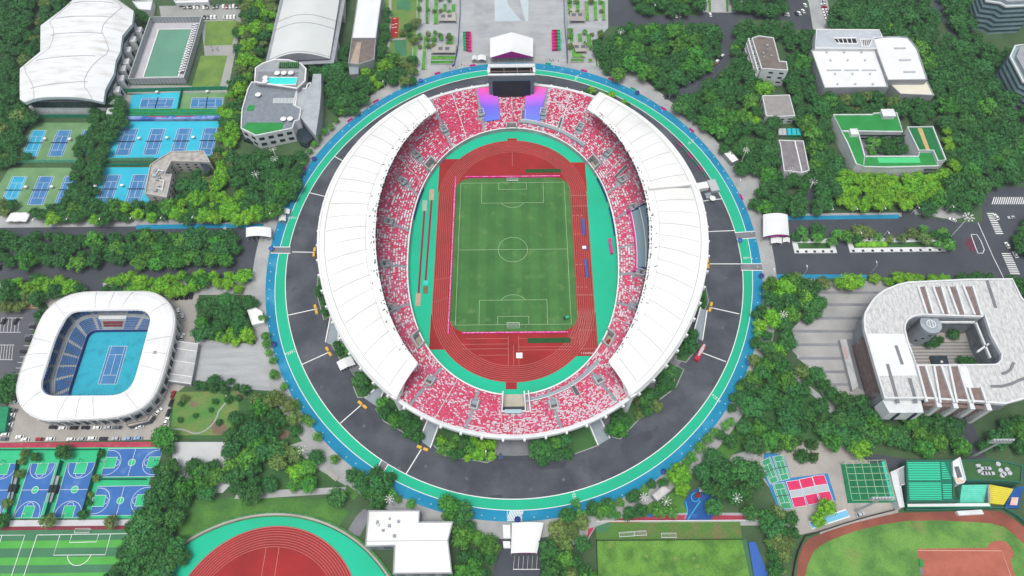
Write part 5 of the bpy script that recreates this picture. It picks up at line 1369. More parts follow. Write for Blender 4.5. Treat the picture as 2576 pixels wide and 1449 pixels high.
for x, y in ((1325, 490), (1375, 608), (1422, 728)): p = px(3, 0, f'{x},{y}', 12); b = MB(); b.box((p[0], p[1], 12.4), (8, 1.2, .9)); obj('roof_light', b, 'metal', WR)
bld('annex', 'lower cream roofed annex at the near end of the curved white hall', G(3, 0, '1215,822 1600,822 1670,965 1330,950 1245,870', 8), 8, 'wallgrey', mat('cream_roof', '#f2ecd8', '#e6e0cc', .1, k=.72), .6)
WC = thing('courtyard_building', 'grey roofed block with two dark courtyards behind the white hall', 'building', cen(G(3, 0, '800,400')))
outr = G(3, 0, '485,305 1115,310 1145,380 1055,390 1085,495 470,492', 12); hA = G(3, 0, '650,390 880,387 900,447 690,442', 12); hB = G(3, 0, '925,402 1045,402 1012,475 945,475', 12)
b = MB(); b.prism(outr, 0, 12, top=False); obj('wall', b, 'wallwhite', WC); b = MB(); b.sheet(outr, 12); wr = obj('roof', b, mat('pale_roof', '#c5ccd2', '#b3bac2', .12, fine=.05), WC)
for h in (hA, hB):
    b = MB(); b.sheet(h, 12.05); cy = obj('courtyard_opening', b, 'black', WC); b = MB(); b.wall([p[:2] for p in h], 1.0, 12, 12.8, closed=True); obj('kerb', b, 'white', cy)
    b = MB()
    for k in range(1, 5): a = bil([p[:2] for p in h], k/5, .05); c_ = bil([p[:2] for p in h], k/5-.04, .95); b.wall([a, c_], .5, 12.06, 12.5)
    obj('beam', b, 'white', cy)
b = MB(); b.wall([p[:2] for p in outr], .8, 12, 13, closed=True); obj('parapet', b, 'white', WC); keep(outr)
bld('house', 'low grey roofed house among trees right of the far wood', G(3, 0, '-60,965 215,958 272,1170 115,1178 -20,1170', 7), 7, 'wallwhite', mat('grey_tile', '#a09c98', '#918d8a', .3), .5, cat='house', win=(2, 5, 2.6, 1.2))
for k, (x, c_) in enumerate(((125, 'wallgrey'), (165, 'wallgrey'), (215, 'fieldgreen'), (262, 'fieldgreen'), (308, 'fieldgreen'))):
    q = G(3, 0, f'{x-22},1290 {x+18},1290 {x+24},1358 {x-18},1358', 3); t = thing('bus', ('grey' if k < 2 else 'turquoise')+f" van parked nose out, {['leftmost','second','third','fourth','last'][k]} of the row of five", 'van', cen(q), 'vans parked by the grey house')
    b = MB(); b.prism(q, .5, 2.9); obj('body', b, c_, t); b = MB(); b.prism(offset(q, .25), 2.9, 3.05); obj('roof', b, 'metal' if k < 2 else 'teal', t); keep(q)
    b = MB(); e = bil([p[:2] for p in q], .5, 1.0); b.box((e[0], e[1]-.05, 2.0), (2.0, .15, .9)); obj('windscreen', b, 'glass', t)
    c4 = [bil([p[:2] for p in q], u, v) for u in (.05, .95) for v in (.2, .8)]
    for w_ in c4: b = MB(); b.tube((w_[0]-.15, w_[1], .5), (w_[0]+.15, w_[1], .5), .45, n=10); obj('wheel', b, 'black', t)
LG = bld('long_house', 'long weathered roofed building left of the green roofed school', G(3, 0, '105,1412 355,1420')+G(3, 1, '415,270 340,292 160,275 120,0'), 7) if False else bld('long_house', 'long weathered grey building left of the green roofed school', G(3, 0, '105,1412 355,1420', 7)+G(3, 1, '415,270 340,292 160,275 120,0', 7), 7, 'wallwhite', mat('weathered_roof', '#8f8a8c', '#77737a', .25, fine=.1), .5, cat='building')
b = MB(); a, c_ = px(3, 1, '265,-20', 7), px(3, 1, '335,285', 7); b.wall([a[:2], c_[:2]], .7, 7, 8.2); obj('middle_wall', b, 'white', LG)
# green roofed school: parts laid round a courtyard
SC = thing('school', 'white school with bright green roofs round a courtyard, right', 'school', cen(G(3, 0, '1100,1400')))
gz = 10
pieces = [('far_wing', G(3, 0, '655,1160 1050,1158 1060,1145 1290,1140 1350,1330 735,1322', gz), 'greenroof'), ('left_wing', G(3, 0, '735,1325 905,1340', gz)+G(3, 1, '970,130 960,230 885,205 800,0', gz), 'greenroof'),
          ('near_wing', G(3, 1, '972,130 1510,130 1520,70 1655,68 1708,225 1200,238 962,232', gz), 'greenroof')]
for n_, P, m_ in pieces:
    b = MB(); b.prism(P, 0, gz, top=False); w_ = obj(n_, b, 'wallwhite', SC); b = MB(); b.sheet(P, gz); obj('roof', b, m_, w_); b = MB(); b.wall([p[:2] for p in P], .7, gz-.2, gz+.8, closed=True); obj('parapet', b, 'wallwhite', w_)
P = G(3, 0, '1400,1285 1652,1280', 12)+G(3, 1, '1785,165 1705,175 1660,70 1512,68', 12); b = MB(); b.prism(P, 0, 12, top=False); w_ = obj('right_wing', b, 'wallwhite', SC); b = MB(); b.sheet(P, 12); obj('roof', b, mat('darker_green_roof', '#1e7a45', '#1a6c3d', .2), w_)
b = MB(); b.wall([p[:2] for p in P], .7, 12, 12.9, closed=True); obj('parapet', b, 'wallwhite', w_); b = MB(); b.sheet(G(3, 0, '1503,1290 1550,1290', 12)+G(3, 1, '1630,62 1590,62', 12), 12.1); obj('tan_stripe', b, 'tan', w_)
keep(G(3, 0, '655,1150 1650,1280', gz)+G(3, 1, '1785,200 1700,235 880,230 790,0', gz))
b = MB(); b.sheet(G(3, 1, '1100,140 1520,135 1535,190 1115,190', gz), gz+.1); obj('light_strip', b, mat('mint', '#4fd084'), SC)
b = MB(); b.sheet(G(3, 0, '905,1345 1385,1345', 2)+G(3, 1, '1500,110 980,120', 2), 1.0); obj('courtyard', b, 'pavedark', SC)
for k in range(9):
    for r_ in range(2):
        p = px(3, 0, f'{950+k*50},{1362+r_*28}', 8-r_*3.2); b = MB(); b.box((p[0], p[1]-.3, 8-r_*3.2), (3.4, .3, 1.3)); obj('window', b, 'glass', SC)
for r_ in range(3):
    for k in range(3): p = px(3, 1, f'{1590+k*42},{258+r_*32}', 8.2-r_*2.8); b = MB(); b.box((p[0], p[1]-.2, 8.2-r_*2.8), (2.6, .4, 1.2)); obj('window', b, 'glass', SC)
p = px(3, 0, '1205,1145', 12); b = MB(); b.box((p[0], p[1], 11.4), (8, 6, 2.8)); b.box((p[0], p[1], 13), (8.6, 6.6, .4)); obj('roof_hut', b, 'wallwhite', SC)
p = px(3, 0, '865,1330', 12); b = MB(); b.box((p[0], p[1], 11.4), (5, 5, 2.8)); b.tube((p[0], p[1], 12.8), (p[0], p[1], 14.4), 3.4, .2, n=4); obj('white_turret', b, 'white', SC)
# glass office corners at the right edge
def tower(lab, P, z, seed):
    t = thing('office_building', lab, 'office building', cen(P)); b = MB(); b.prism(P, 0, z); obj('wall', b, mat('pale_teal_wall', '#a4bfc2', '#8aa7ac', .1, fine=.05), t)
    for k in range(int(z/4)):
        b = MB(); zz = 2+k*4; b.prism(offset(P, -.25), zz, zz+1.7, top=True, bottom=True); obj('window_band', b, mat('band_glass', '#4c6470', '#3b505c', .2, rough=.25), t)
    b = MB(); b.prism(offset(P, 3), z, z+2.5); obj('penthouse', b, 'wallgrey', t); b = MB(); b.wall([p[:2] for p in P], 1.0, z, z+1.2, closed=True); obj('parapet', b, 'wallwhite', t); keep(P)
    return t
tower('pale blue office block with striped windows in the far right corner', G(3, 0, '2190,20 2330,40 2390,75 2700,60 2700,-100 2150,-100', 24), 24, 1)
tower('slanted pale office block at the right edge by the trees', G(3, 0, '2480,470 2700,440 2700,900 2560,830 2430,580', 20), 20, 2)
# ================================================================== RIGHT: big U building
z = 20
US = thing('museum', 'huge U-shaped building with weathered white roof and brown bands', 'building', cen(G(3, 2, '1700,600')))
OUT = G(3, 2, '965,330 975,260 1010,195 1060,120 1110,70 1180,25 1240,0 1300,-25 1400,-50 2000,-79 2450,-84 2540,100 2700,300 2840,600 2800,900 2700,1030 2576,1110 2370,1165 2230,1152 1560,1108 1170,1110 1110,900 1000,520 972,420', z)
INN = G(3, 2, '1370,420 1375,370 1400,325 1440,295 1480,280 1560,270 2150,290 2180,275 2245,480 2350,670 2345,725 2320,760 2280,777 1490,782 1400,540', z)
def cut_poly(outer, inner, z):     # ring between two outlines, triangulated through a bridge edge
    a = [(p[0], p[1]) for p in outer]; c_ = [(p[0], p[1]) for p in inner]
    def area(p): return sum(p[i][0]*p[(i+1) % len(p)][1]-p[(i+1) % len(p)][0]*p[i][1] for i in range(len(p)))
    if area(a) < 0: a = a[::-1]
    if area(c_) > 0: c_ = c_[::-1]
    bi, bj = min(((i, j) for i in range(len(a)) for j in range(len(c_))), key=lambda q: (a[q[0]][0]-c_[q[1]][0])**2+(a[q[0]][1]-c_[q[1]][1])**2)
    p = a[:bi+1]+c_[bj:]+c_[:bj+1]+a[bi:]
    from mathutils.geometry import tessellate_polygon
    tri = tessellate_polygon([[Vector((x, y, 0)) for x, y in a], [Vector((x, y, 0)) for x, y in c_]])
    al = a+c_; b = MB(); fs = []
    for t in tri:
        (x0, y0), (x1, y1), (x2, y2) = [al[i] for i in t]
        fs.append(tuple(t) if (x1-x0)*(y2-y0)-(x2-x0)*(y1-y0) > 0 else tuple(t)[::-1])
    b.add([(x, y, z) for x, y in al], fs); return b
M['museumroof'] = mat('museum_roof', '#d2d3d1', '#8f9394', .4, stretch=(2.2, .6, 1), detail=8, rough=.7, fine=.12, lo=.42, hi=.78, k=.82)
rf = obj('roof', cut_poly(OUT, INN, z), 'museumroof', US)
b = MB(); b.prism(offset(OUT, 1.5), 0, z-.6, top=False); obj('outer_wall', b, 'wallgrey', US)
b = MB(); b.wall([p[:2] for p in INN], .8, 0, z-.05, closed=True); obj('courtyard_wall', b, mat('courtyard_grey', '#9da4aa', '#7f868c', .3), US)  # courtyard walls in two mottled greys
b = MB(); b.wall([p[:2] for p in OUT], 1.0, z-1.6, z+.9, closed=True); b.wall([p[:2] for p in INN], .9, z-1.2, z+.8, closed=True); obj('coping', b, 'wallwhite', US)
keep(OUT)
b = MB(); b.sheet(INN, .3); obj('courtyard_floor', b, 'pave2', US)
for k in range(7):
    y0 = 545+k*33; b = MB(); b.sheet(G(3, 2, f'{1420+k*8},{y0} {2150+k*10},{y0} {2154+k*10},{y0+12} {1424+k*8},{y0+12}'), .36); obj('paving_band', b, 'pavedark', US)
NB = [('1500,-10 1575,-12 1655,268 1592,270'), ('1650,-10 1735,-12 1815,272 1755,272'), ('1800,-12 1885,-14 1975,275 1905,274'), ('1955,-14 2050,-16 2140,280 2070,278')]
SBn = [('1492,790 1575,790 1690,1150 1588,1150'), ('1660,790 1735,790 1862,1160 1725,1160'), ('1815,790 1905,790 2018,1165 1890,1160'), ('2010,1005 2135,1005 2190,1165 2060,1160')]
for s in NB+SBn:
    q = G(3, 2, s, z+.1); b = MB(); b.sheet(q, z+.1); o = obj('roof_band', b, 'brown', US); b = MB()
    for a, c_ in ((0, 3), (1, 2)): b.wall([q[a][:2], q[c_][:2]], 1.1, z, z+1.5)
    obj('roof_fin', b, 'wallwhite', o)
b = MB(); b.sheet(G(3, 2, '985,460 1372,462 1500,880 1115,885', z), z+.12); obj('clean_roof_panel', b, 'roofwhite', rf)
b = MB(); b.sheet(G(3, 2, '1925,785 2000,785 2065,1005 1985,1005', z), z+.14); obj('clean_roof_strip', b, 'roofwhite', rf)
for a, c_ in (('1285,580', '1350,770'), ('1200,768', '1310,1160'), ('1425,910', '1490,1160'), ('2200,-80', '2290,200')):
    p, q = px(3, 2, a, z), px(3, 2, c_, z); b = MB(); b.wall([p[:2], q[:2]], 1.6, z+.05, z+.35); obj('roof_slot', b, 'pavedark', rf)
for pts in ('2470,750 2440,820 2400,850 2350,865', '2240,990 2350,990 2450,965 2520,930 2620,900'):
    b = MB(); b.wall([p[:2] for p in G(3, 2, pts, z)], 1.5, z+.05, z+.3); obj('roof_slot', b, 'pavedark', rf)
# near facade: white prow and brown bays
P0, P1 = px(3, 2, '1170,1110', z), px(3, 2, '1560,1108', z); e_ = px(3, 2, '2230,1152', z)
b = MB(); b.prism([P0, P1, (P1[0]-.5, P1[1]-7, 0), (P0[0]+2, P0[1]-7, 0)], 7, 17.5, bottom=True); obj('prow', b, 'wallwhite', US)
b = MB()
for x in (1310, 1480): p = px(3, 2, f'{x},1110', z); b.wall([(p[0], p[1]-7.15), (p[0]-.5, p[1]-7.5)], 1.2, 8, 17); b.box((p[0], p[1]-7.2, 12.5), (1.3, .5, 9))
obj('prow_slot', b, 'glass', US)
for k in range(4):
    u0 = (k+.05)/4; u1 = (k+.72)/4; a = (lerp(P1[0], e_[0], u0), lerp(P1[1], e_[1], u0)); c_ = (lerp(P1[0], e_[0], u1), lerp(P1[1], e_[1], u1))
    b = MB()
    for r_ in range(4): b.box(((a[0]+c_[0])/2, (a[1]+c_[1])/2-1.2+r_*.4, 17-r_*4.4), (c_[0]-a[0], 4, 2.2), math.atan2(c_[1]-a[1], c_[0]-a[0]))
    o = obj('facade_bay', b, 'brown', US)
    b = MB(); b.box(((a[0]+c_[0])/2, (a[1]+c_[1])/2-.2, 9.5), (c_[0]-a[0], 2.2, 18), math.atan2(c_[1]-a[1], c_[0]-a[0])); obj('window_recess', b, 'glass', o)
    g = (lerp(P1[0], e_[0], (k+.86)/4), lerp(P1[1], e_[1], (k+.86)/4)); b = MB(); b.box((g[0], g[1]-1.6, 10), (2.4, 5.5, 20)); obj('pier', b, 'wallwhite', US)
# chequered left wall
a, c_ = px(3, 2, '985,460', z), px(3, 2, '1140,1000', z)
for r_ in range(4):
    for k in range(14):
        if (k+r_) % 2: continue
        u = (k+.5)/14; b = MB(); b.box((lerp(a[0], c_[0], u)+.9, lerp(a[1], c_[1], u), 3.5+r_*4.2), (1.2, 4.6, 3.6), math.atan2(c_[1]-a[1], c_[0]-a[0])-math.pi/2); obj('wall_panel', b, 'brown', US)
# round tower in the courtyard
cb = px(3, 2, '1640,362', 17); b = MB(); b.tube((cb[0], cb[1], 0), (cb[0], cb[1], 17), 5.8, n=28); tw = obj('round_tower', b, mat('tower_grey', '#a9b1b8', '#98a0a8', .2), US)
b = MB(); b.tube((cb[0], cb[1], 17), (cb[0], cb[1], 17.2), 3.6, n=24); obj('tower_roof', b, 'grey', tw)
b = MB(); b.path([(cb[0]+2.4*math.cos(k*.5), cb[1]+2.4*math.sin(k*.5)) for k in range(13)], .4, 17.35, closed=True); b.strip((cb[0]-.8, cb[1]-2), (cb[0]-.8, cb[1]+2), .4, 17.35); b.strip((cb[0]+.8, cb[1]-2), (cb[0]+.8, cb[1]+2), .4, 17.35); obj('tower_mark', b, 'white', tw)
for k in range(6):
    a_ = -2.3+k*.3; b = MB(); b.box((cb[0]+5.8*math.cos(a_), cb[1]+5.8*math.sin(a_), 5+(k % 3)*4.5), (.3, 1.4, 1.1), a_); obj('tower_window', b, 'glass', tw)
b = MB(); q = G(3, 2, '1625,690 1790,690 1812,778 1650,778', 1); b.prism(q, .3, 2.2); obj('glass_cube', b, 'glass', US); p = px(3, 2, '1745,745', 2.4); b = MB(); b.sphere((p[0], p[1], 2.6), .8); obj('sculpture', b, 'white', US)
b = MB()
for a, c_ in (('2090,330', '2240,700'), ('2160,300', '2300,640'), ('2110,640', '2250,540'), ('1770,300', '1850,290'), ('1710,340', '2100,340')): p, q = px(3, 2, a, 16), px(3, 2, c_, 16); b.wall([p[:2], q[:2]], 1.0, 14.5, 16)
obj('courtyard_beam', b, 'wallwhite', US)
q = G(3, 2, '722,520 785,518 905,985 850,1030', 3); t = bld('entrance_slab', 'long low stained concrete slab beside the U-shaped building', q, 3, 'concrete', 'concrete', .3, .3, cat='wall')
b = MB(); b.sheet(G(3, 2, '745,590 775,590 812,720 782,720', 3.1), 3.1); obj('red_lettering', b, mat('rust_letters', '#b9908e', '#c9b6b4', 1.2), t)
ys = G(3, 2, '790,515 885,515 1050,1080 910,1010'); b = MB(); b.sheet(ys, .14); struct('sunken_yard', b, 'pavedark')
# ================================================================== OVAL TENNIS ARENA (left)
oz = 11.5
AR = thing('tennis_arena', 'rounded tennis arena with a white ring roof and blue seats', 'arena', cen(G(0, 2, '1100,700')))
OO = G(0, 2, '880,32 1480,28 1560,42 1640,85 1700,140 1745,200 1768,280 1772,340 1760,430 1720,600 1680,760 1640,900 1600,1010 1540,1120 1470,1190 1400,1230 1320,1268 1240,1290 1100,1315 800,1330 500,1342 420,1335 330,1305 240,1240 190,1170 160,1080 155,1010 170,940 200,850 260,680 330,500 370,390 420,280 470,215 540,150 610,105 700,65 790,42', oz)
OI = G(0, 2, '780,238 1000,230 1400,225 1450,232 1485,255 1508,300 1510,340 1480,450 1440,600 1400,750 1370,860 1340,950 1310,1000 1260,1040 1210,1065 1150,1078 850,1080 520,1082 470,1068 440,1040 425,995 425,950 450,870 480,780 520,650 560,520 600,430 640,360 665,310 700,270 740,247', oz+1.5)
b = MB(); n = 96
def samp(P, n):
    P = [(p[0], p[1]) for p in P]; c_ = (sum(p[0] for p in P)/len(P), sum(p[1] for p in P)/len(P)); out = []
    for k in range(n):
        a = 2*math.pi*k/n; d = (math.cos(a), math.sin(a)); best = 0
        for i in range(len(P)):
            x0, y0 = P[i][0]-AC[0], P[i][1]-AC[1]; x1, y1 = P[(i+1) % len(P)][0]-AC[0], P[(i+1) % len(P)][1]-AC[1]
            ex, ey = x1-x0, y1-y0; den = d[0]*ey-d[1]*ex
            if abs(den) < 1e-9: continue
            t = (x0*ey-y0*ex)/den; s = (x0*d[1]-y0*d[0])/den
            if t > 0 and -1e-6 <= s <= 1+1e-6: best = max(best, t)
        out.append(best)
    out = [(out[k-1]+2*out[k]+out[(k+1) % n])/4 for k in range(n)]
    return out
AC = cen(OO)[:2]
ro, ri = samp(OO, n), samp(OI, n)
def ap(k, f, z): a = 2*math.pi*k/n; r = ri[k % n]*(1-f)+ro[k % n]*f; return (AC[0]+r*math.cos(a), AC[1]+r*math.sin(a), z)
def am(k, r, z): a = 2*math.pi*k/n; return (AC[0]+r*math.cos(a), AC[1]+r*math.sin(a), z)
rows = [[ap(k, f, z) for k in range(n+1)] for f, z in ((0, oz+1.2), (.03, oz+2.2), (.3, oz+2.6), (.7, oz+1.9), (.97, oz+.5), (1.0, oz-.3), (.985, oz-1.8))]
b.grid(rows, flip=False); b.grid([[ap(k, 0, oz+1.2) for k in range(n+1)], [ap(k, .985, oz-1.8) for k in range(n+1)]], flip=True)
ar = obj('roof', b, mat('arena_roof', '#f6f6f5', '#dcddde', .07, rough=.5, fine=.03, k=.75, lo=.45, hi=.8), AR, smooth=False)
b = MB(); b.grid([[ap(k, .925, oz+.98) for k in range(n+1)], [ap(k, .935, oz+.95) for k in range(n+1)]]); b.grid([[ap(k, .985, oz+.45) for k in range(n+1)], [ap(k, .992, oz+.3) for k in range(n+1)]]); obj('gutter', b, 'seam', ar)
for k in range(0, n, 4):
    if k % 8 == 0 and k % 24 != 0: continue
    b = MB(); P = [ap(k, f, z) for f, z in ((.1, oz+2.4), (.3, oz+2.68), (.7, oz+1.98), (.9, oz+1.1))]
    for i in range(3): b.tube(P[i], P[i+1], .1, n=4, cap=False)
    obj('roof_seam', b, 'wallgrey', ar)
# court, stands
tc = [p[:2] for p in G(0, 2, '1103,587 1283,587 1178,968 987,968')]; tcc = (sum(p[0] for p in tc)/4, sum(p[1] for p in tc)/4)
hw, hh = 20.0, 21.0; FP = []
for cx, cy, a0 in ((1, 1, 0), (-1, 1, 90), (-1, -1, 180), (1, -1, 270)):
    for i in range(7): a = R(a0+15*i); FP.append((tcc[0]+1.0+cx*(hw-4+3)+4*math.cos(a)-cx*3+cx*3*0, tcc[1]+cy*(hh-4)+4*math.sin(a)))
sv = AC; 
rf_ = None
AC_ = AC
rr = samp(FP, n)
b = MB(); b.sheet([am(k, rr[k % n], 0) for k in range(n)], .15); obj('court_floor', b, 'teal2', AR)
tennis('blue tennis court on the floor of the oval arena', G(0, 2, '1103,587 1283,587 1178,968 987,968'), 'court', None, z=.2, net=False)
b = MB(); b.grid([[am(k, rr[k % n], .15) for k in range(n+1)], [am(k, rr[k % n], 2.4) for k in range(n+1)], [am(k, rr[k % n]+.5, 2.4) for k in range(n+1)]], flip=False); obj('court_wall', b, 'navy', AR)
b = MB(); nr = 20; bs = MB(); pa = MB()
for j in range(nr):
    z0 = 2.4+j*.42
    def rad(k, jj): r1 = ro[k % n]*.93; return rr[k % n]+.5+(r1-rr[k % n]-.5)*jj/nr
    b.grid([[am(k, rad(k, j), z0) for k in range(n+1)], [am(k, rad(k, j+1), z0) for k in range(n+1)], [am(k, rad(k, j+1), z0+.42) for k in range(n+1)]])
    if j in (7, 8): continue
    for k in range(n):
        if k % 5 == 0 or (20 < k < 29 and 1): continue
        p = [am(k+.03, rad(k, j+.2), z0+.62), am(k+.97, rad(k+1, j+.2), z0+.62), am(k+.97, rad(k+1, j+.98), z0+.72), am(k+.03, rad(k, j+.98), z0+.72)]
        bs.add(p, [(0, 1, 2, 3)][:1])
obj('stand', b, 'wallgrey', AR); o = obj('blue_seating', bs, 'seatb', AR); o['kind'] = 'stuff'
b = MB()
for f, z0, z1, m_ in ((.35, 4, 6, 0), (.62, 6.5, 8, 0)):
    P = [am(k, rr[k]+.5+(ro[k]*.93-rr[k]-.5)*f, 0)[:2] for k in range(20, 30)]; b.wall(P, 2.2, z0, z1)
obj('box_seats', b, 'wallwhite', AR)
b = MB(); P = [am(k, rr[k]+.5+(ro[k]*.93-rr[k]-.5)*.12, 0)[:2] for k in range(21, 29)]; b.wall(P, 1.0, 3, 4.2); P = [am(k, rr[k]+.5+(ro[k]*.93-rr[k]-.5)*.2, 0)[:2] for k in range(21, 29)]; b.wall(P, 1.0, 4, 4.9); obj('red_bench', b, 'maroon', AR)
b = MB(); b.grid([[ap(k, .93, oz-1.8) for k in range(n+1)], [ap(k, .90, 6) for k in range(n+1)], [ap(k, .87, 0) for k in range(n+1)]]); obj('outer_wall', b, 'wallwhite', AR)
for k in range(0, n, 2):
    a = 2*math.pi*k/n; q = ap(k, .95, 0); b = MB(); b.tube((ap(k, .9, 0)[0], ap(k, .9, 0)[1], .1), (ap(k, .985, 0)[0], ap(k, .985, 0)[1], oz-1.6), .45, n=6); obj('strut', b, 'wallwhite', AR)
for k in range(0, n, 2):
    q = ap(k+1, .905, 4.5); b = MB(); b.box(q, (.9, 3.0, 2.8), 2*math.pi*(k+1)/n); obj('window', b, 'glass', AR)
b = MB()
for k in range(n):
    if random.random() < .7: b.box(ap(k, -.03, oz+.9), (.6, .5, .6), 2*math.pi*k/n)
fl = obj('floodlight_row', b, mat('flood_blue', '#4a76a8'), ar); fl['kind'] = 'stuff'; keep(OO)
p = px(0, 2, '1560,650', oz+2); b = MB(); b.box((p[0], p[1], oz+2.2), (1.8, 1.8, .6)); obj('roof_hatch', b, 'wallgrey', ar)
# entrance deck to its right
q = G(0, 2, '1785,530 2000,560 1925,975 1680,940', 3.5); t = bld('entrance_deck', 'stained concrete deck joining the oval arena to the forecourt', q, 3.5, 'wallgrey', 'concrete', .3, .3, cat='deck')
b = MB(); qq = [p[:2] for p in q]
for v in (.02, .2, .5, .82, .98): b.wall([bil(qq, 0, v), bil(qq, 1, v)], .4, 3.5, 4.3)
obj('beam', b, 'white', t)
bld('kiosk', 'curved pinkish canopy at the near right foot of the oval arena', G(0, 2, '1270,1370 1480,1330 1520,1270 1545,1290 1500,1345 1290,1400', 3.5), 3.5, 'greydark', mat('pinkish_slab', '#b9aba0'), .3, .3, cat='canopy')
bld('kiosk', 'small white kiosk right of the shady garden by the ring', G(0, 2, '2490,225 2576,200 2640,240 2660,350 2540,375', 4), 4, 'wallwhite', 'roofcream', .4, .4, cat='kiosk')
bld('hut', 'long dark green roofed hut at the left edge below the arena', G(0, 2, '-20,1200 90,1195 50,1440 -60,1449', 3.5), 3.5, 'greenfence', mat('hut_green', '#1f7f58', '#2c9a6c', .3), .2, .2, cat='hut')
# ================================================================== LOWER LEFT: basketball quarter
yard('court_yard', 'bbgreen', G(0, 3, '-80,155 1590,150 1560,300 1400,870 -80,872'))
yard('path', 'redpave', G(0, 3, '-80,112 1560,98 1555,152 -80,160'), .11)
bball('left of the two full upright blue basketball courts', G(0, 3, '305,318 575,312 405,862 130,862')); bball('right of the two full upright blue basketball courts', G(0, 3, '682,312 978,305 822,860 525,862'))
bball('upright blue basketball court cut by the left frame edge', G(0, 3, '-90,322 192,318 10,862 -270,862'))
bball('far crosswise blue basketball court beside the dark trees', G(0, 3, '1015,452 1095,170 1640,165 1560,448')); bball('near crosswise blue basketball court beside the dark trees', G(0, 3, '905,842 985,548 1520,540 1440,838'))
yard('pavement', mat('pale_walk', '#d4d4d6', '#c8c8cb', .1), G(0, 3, '100,888 1345,880 1300,940 95,952'), .10); yard('path', 'maroon', G(0, 3, '-80,955 1300,940 1295,980 -80,1000'), .10)
for k, s in enumerate(('205,300 100,860', '640,300 480,860', '1035,180 860,800')): fence(f"dark mesh fence beside the {['first','second','third'][k]} upright basketball court from the left", G(0, 3, s), 3.4, mat('mesh_green', '#1f7a62', rough=.8), t_=.1)
fence('dark mesh fence between the crosswise basketball courts', G(0, 3, '960,482 1480,482'), 3.0, 'mesh_green' if False else MATS['mesh_green'])
fence('dark mesh fence behind the basketball courts along the red path', G(0, 3, '-80,185 1060,182'), 2.0, MATS['mesh_green'])
for s, lab in (('120,440 180,440 120,690 80,690', 'left'), ('545,440 600,440 515,705 465,705', 'right')):
    q = G(0, 3, s, 2.6); t = thing('shelter', f'{lab} long grey bench shelter between basketball courts', 'shelter', cen(q, .14), 'bench shelters between basketball courts'); b = MB(); qq = [p[:2] for p in q]
    b.prism([(*bil(qq, 0, 0), 0), (*bil(qq, 1, 0), 0), (*bil(qq, 1, .42), 0), (*bil(qq, 0, .42), 0)], 2.4, 2.6, bottom=True); b.prism([(*bil(qq, 0, .58), 0), (*bil(qq, 1, .58), 0), (*bil(qq, 1, 1), 0), (*bil(qq, 0, 1), 0)], 2.4, 2.6, bottom=True); obj('roof', b, 'wallgrey', t)
    b = MB(); c_ = bil(qq, .5, .5); b.box((c_[0], c_[1], 1.5), (4, 4, 2.6)); obj('cabin', b, 'black', t)
# striped football field
SF = thing('football_field', 'striped light and dark green football field in the near left corner', 'football field', cen(G(0, 3, '600,1200')))
fp = G(0, 3, '-100,992 1320,980 1060,1480 -300,1480'); b = MB(); b.sheet(fp, .12); obj('turf', b, 'synd', SF)
b = MB()
for y0, y1 in ((1098, 1172), (1265, 1342), (1425, 1500)): b.sheet(G(0, 3, f'-120,{y0+2} 1300,{y0-14} 1290,{y1-12} -120,{y1+2}'), .15)
obj('light_stripe', b, 'synl', SF)
b = MB()
for s in ('375,1037 1340,1022', '375,1037 225,1500', '605,1035 540,1240 1060,1235 1115,1028', '725,1035 700,1112 972,1106 995,1028', '680,1240 685,1280 705,1315 735,1338 770,1345 810,1340 850,1320 885,1290 918,1240', '-80,1040 252,1038 100,1500', '22,1042 0,1110'): b.path([p[:2] for p in G(0, 3, s)], .3, .19)
obj('marking', b, 'line', SF); p = px(0, 3, '845,1024'); goal('football_goal', 'white goal on the striped field in the near left corner', p[0], p[1], 1, z=.15)
# second athletics track
T2 = []
ctr = G(1, 3, '0,960 400,955 600,1030 780,1190 900,1330 985,1449')+G(0, 3, '2576,985 2130,1200 1990,1330')
Am = np.array([[2*p[0], 2*p[1], 1] for p in ctr]); bb_ = np.array([p[0]**2+p[1]**2 for p in ctr]); so_ = np.linalg.lstsq(Am, bb_, rcond=None)[0]; tx, ty = so_[0], so_[1]; tr = math.sqrt(so_[2]+tx*tx+ty*ty)
S2 = thing('running_track', 'red running track bend with turquoise rim at the bottom left', 'running track', (tx, ty-20, .1))
def arcp(r, n=60, dn=60): return [(tx+r*math.cos(math.pi*i/n), ty+r*math.sin(math.pi*i/n)) for i in range(n+1)]+[(tx-r, ty-dn), (tx+r, ty-dn)]
def circ(P):
    A_ = np.array([[2*p[0], 2*p[1], 1] for p in P]); q_ = np.linalg.lstsq(A_, np.array([p[0]**2+p[1]**2 for p in P]), rcond=None)[0]; return q_[0], q_[1], math.sqrt(q_[2]+q_[0]**2+q_[1]**2)
ox, oy, orr = circ(G(1, 3, '0,855 400,880 800,990 1100,1180 1270,1420')+G(0, 3, '2576,870 2200,980 1900,1110'))
def arco(r, n=60, dn=60): return [(ox+r*math.cos(math.pi*i/n), oy+r*math.sin(math.pi*i/n)) for i in range(n+1)]+[(ox-r, oy-dn), (ox+r, oy-dn)]
b = MB(); b.sheet([(x, y, 0) for x, y in arco(orr)], .13); obj('green_rim', b, 'fieldgreen', S2)
b = MB(); b.sheet([(x, y, 0) for x, y in arcp(tr)], .18); 
obj('red_surface', b, 'red', S2)
b = MB(); b.sheet([(tx-tr-6.5, ty+5, 0), (tx-tr+9, ty+25, 0), (tx-tr+9, ty-60, 0), (tx-tr-6.5, ty-60, 0)], .155); b.sheet([(tx+tr+6.5, ty-2, 0), (tx+tr-9, ty-2, 0), (tx+tr-9, ty-60, 0), (tx+tr+6.5, ty-60, 0)], .155); obj('corner_apron', b, 'red', S2)
b = MB()
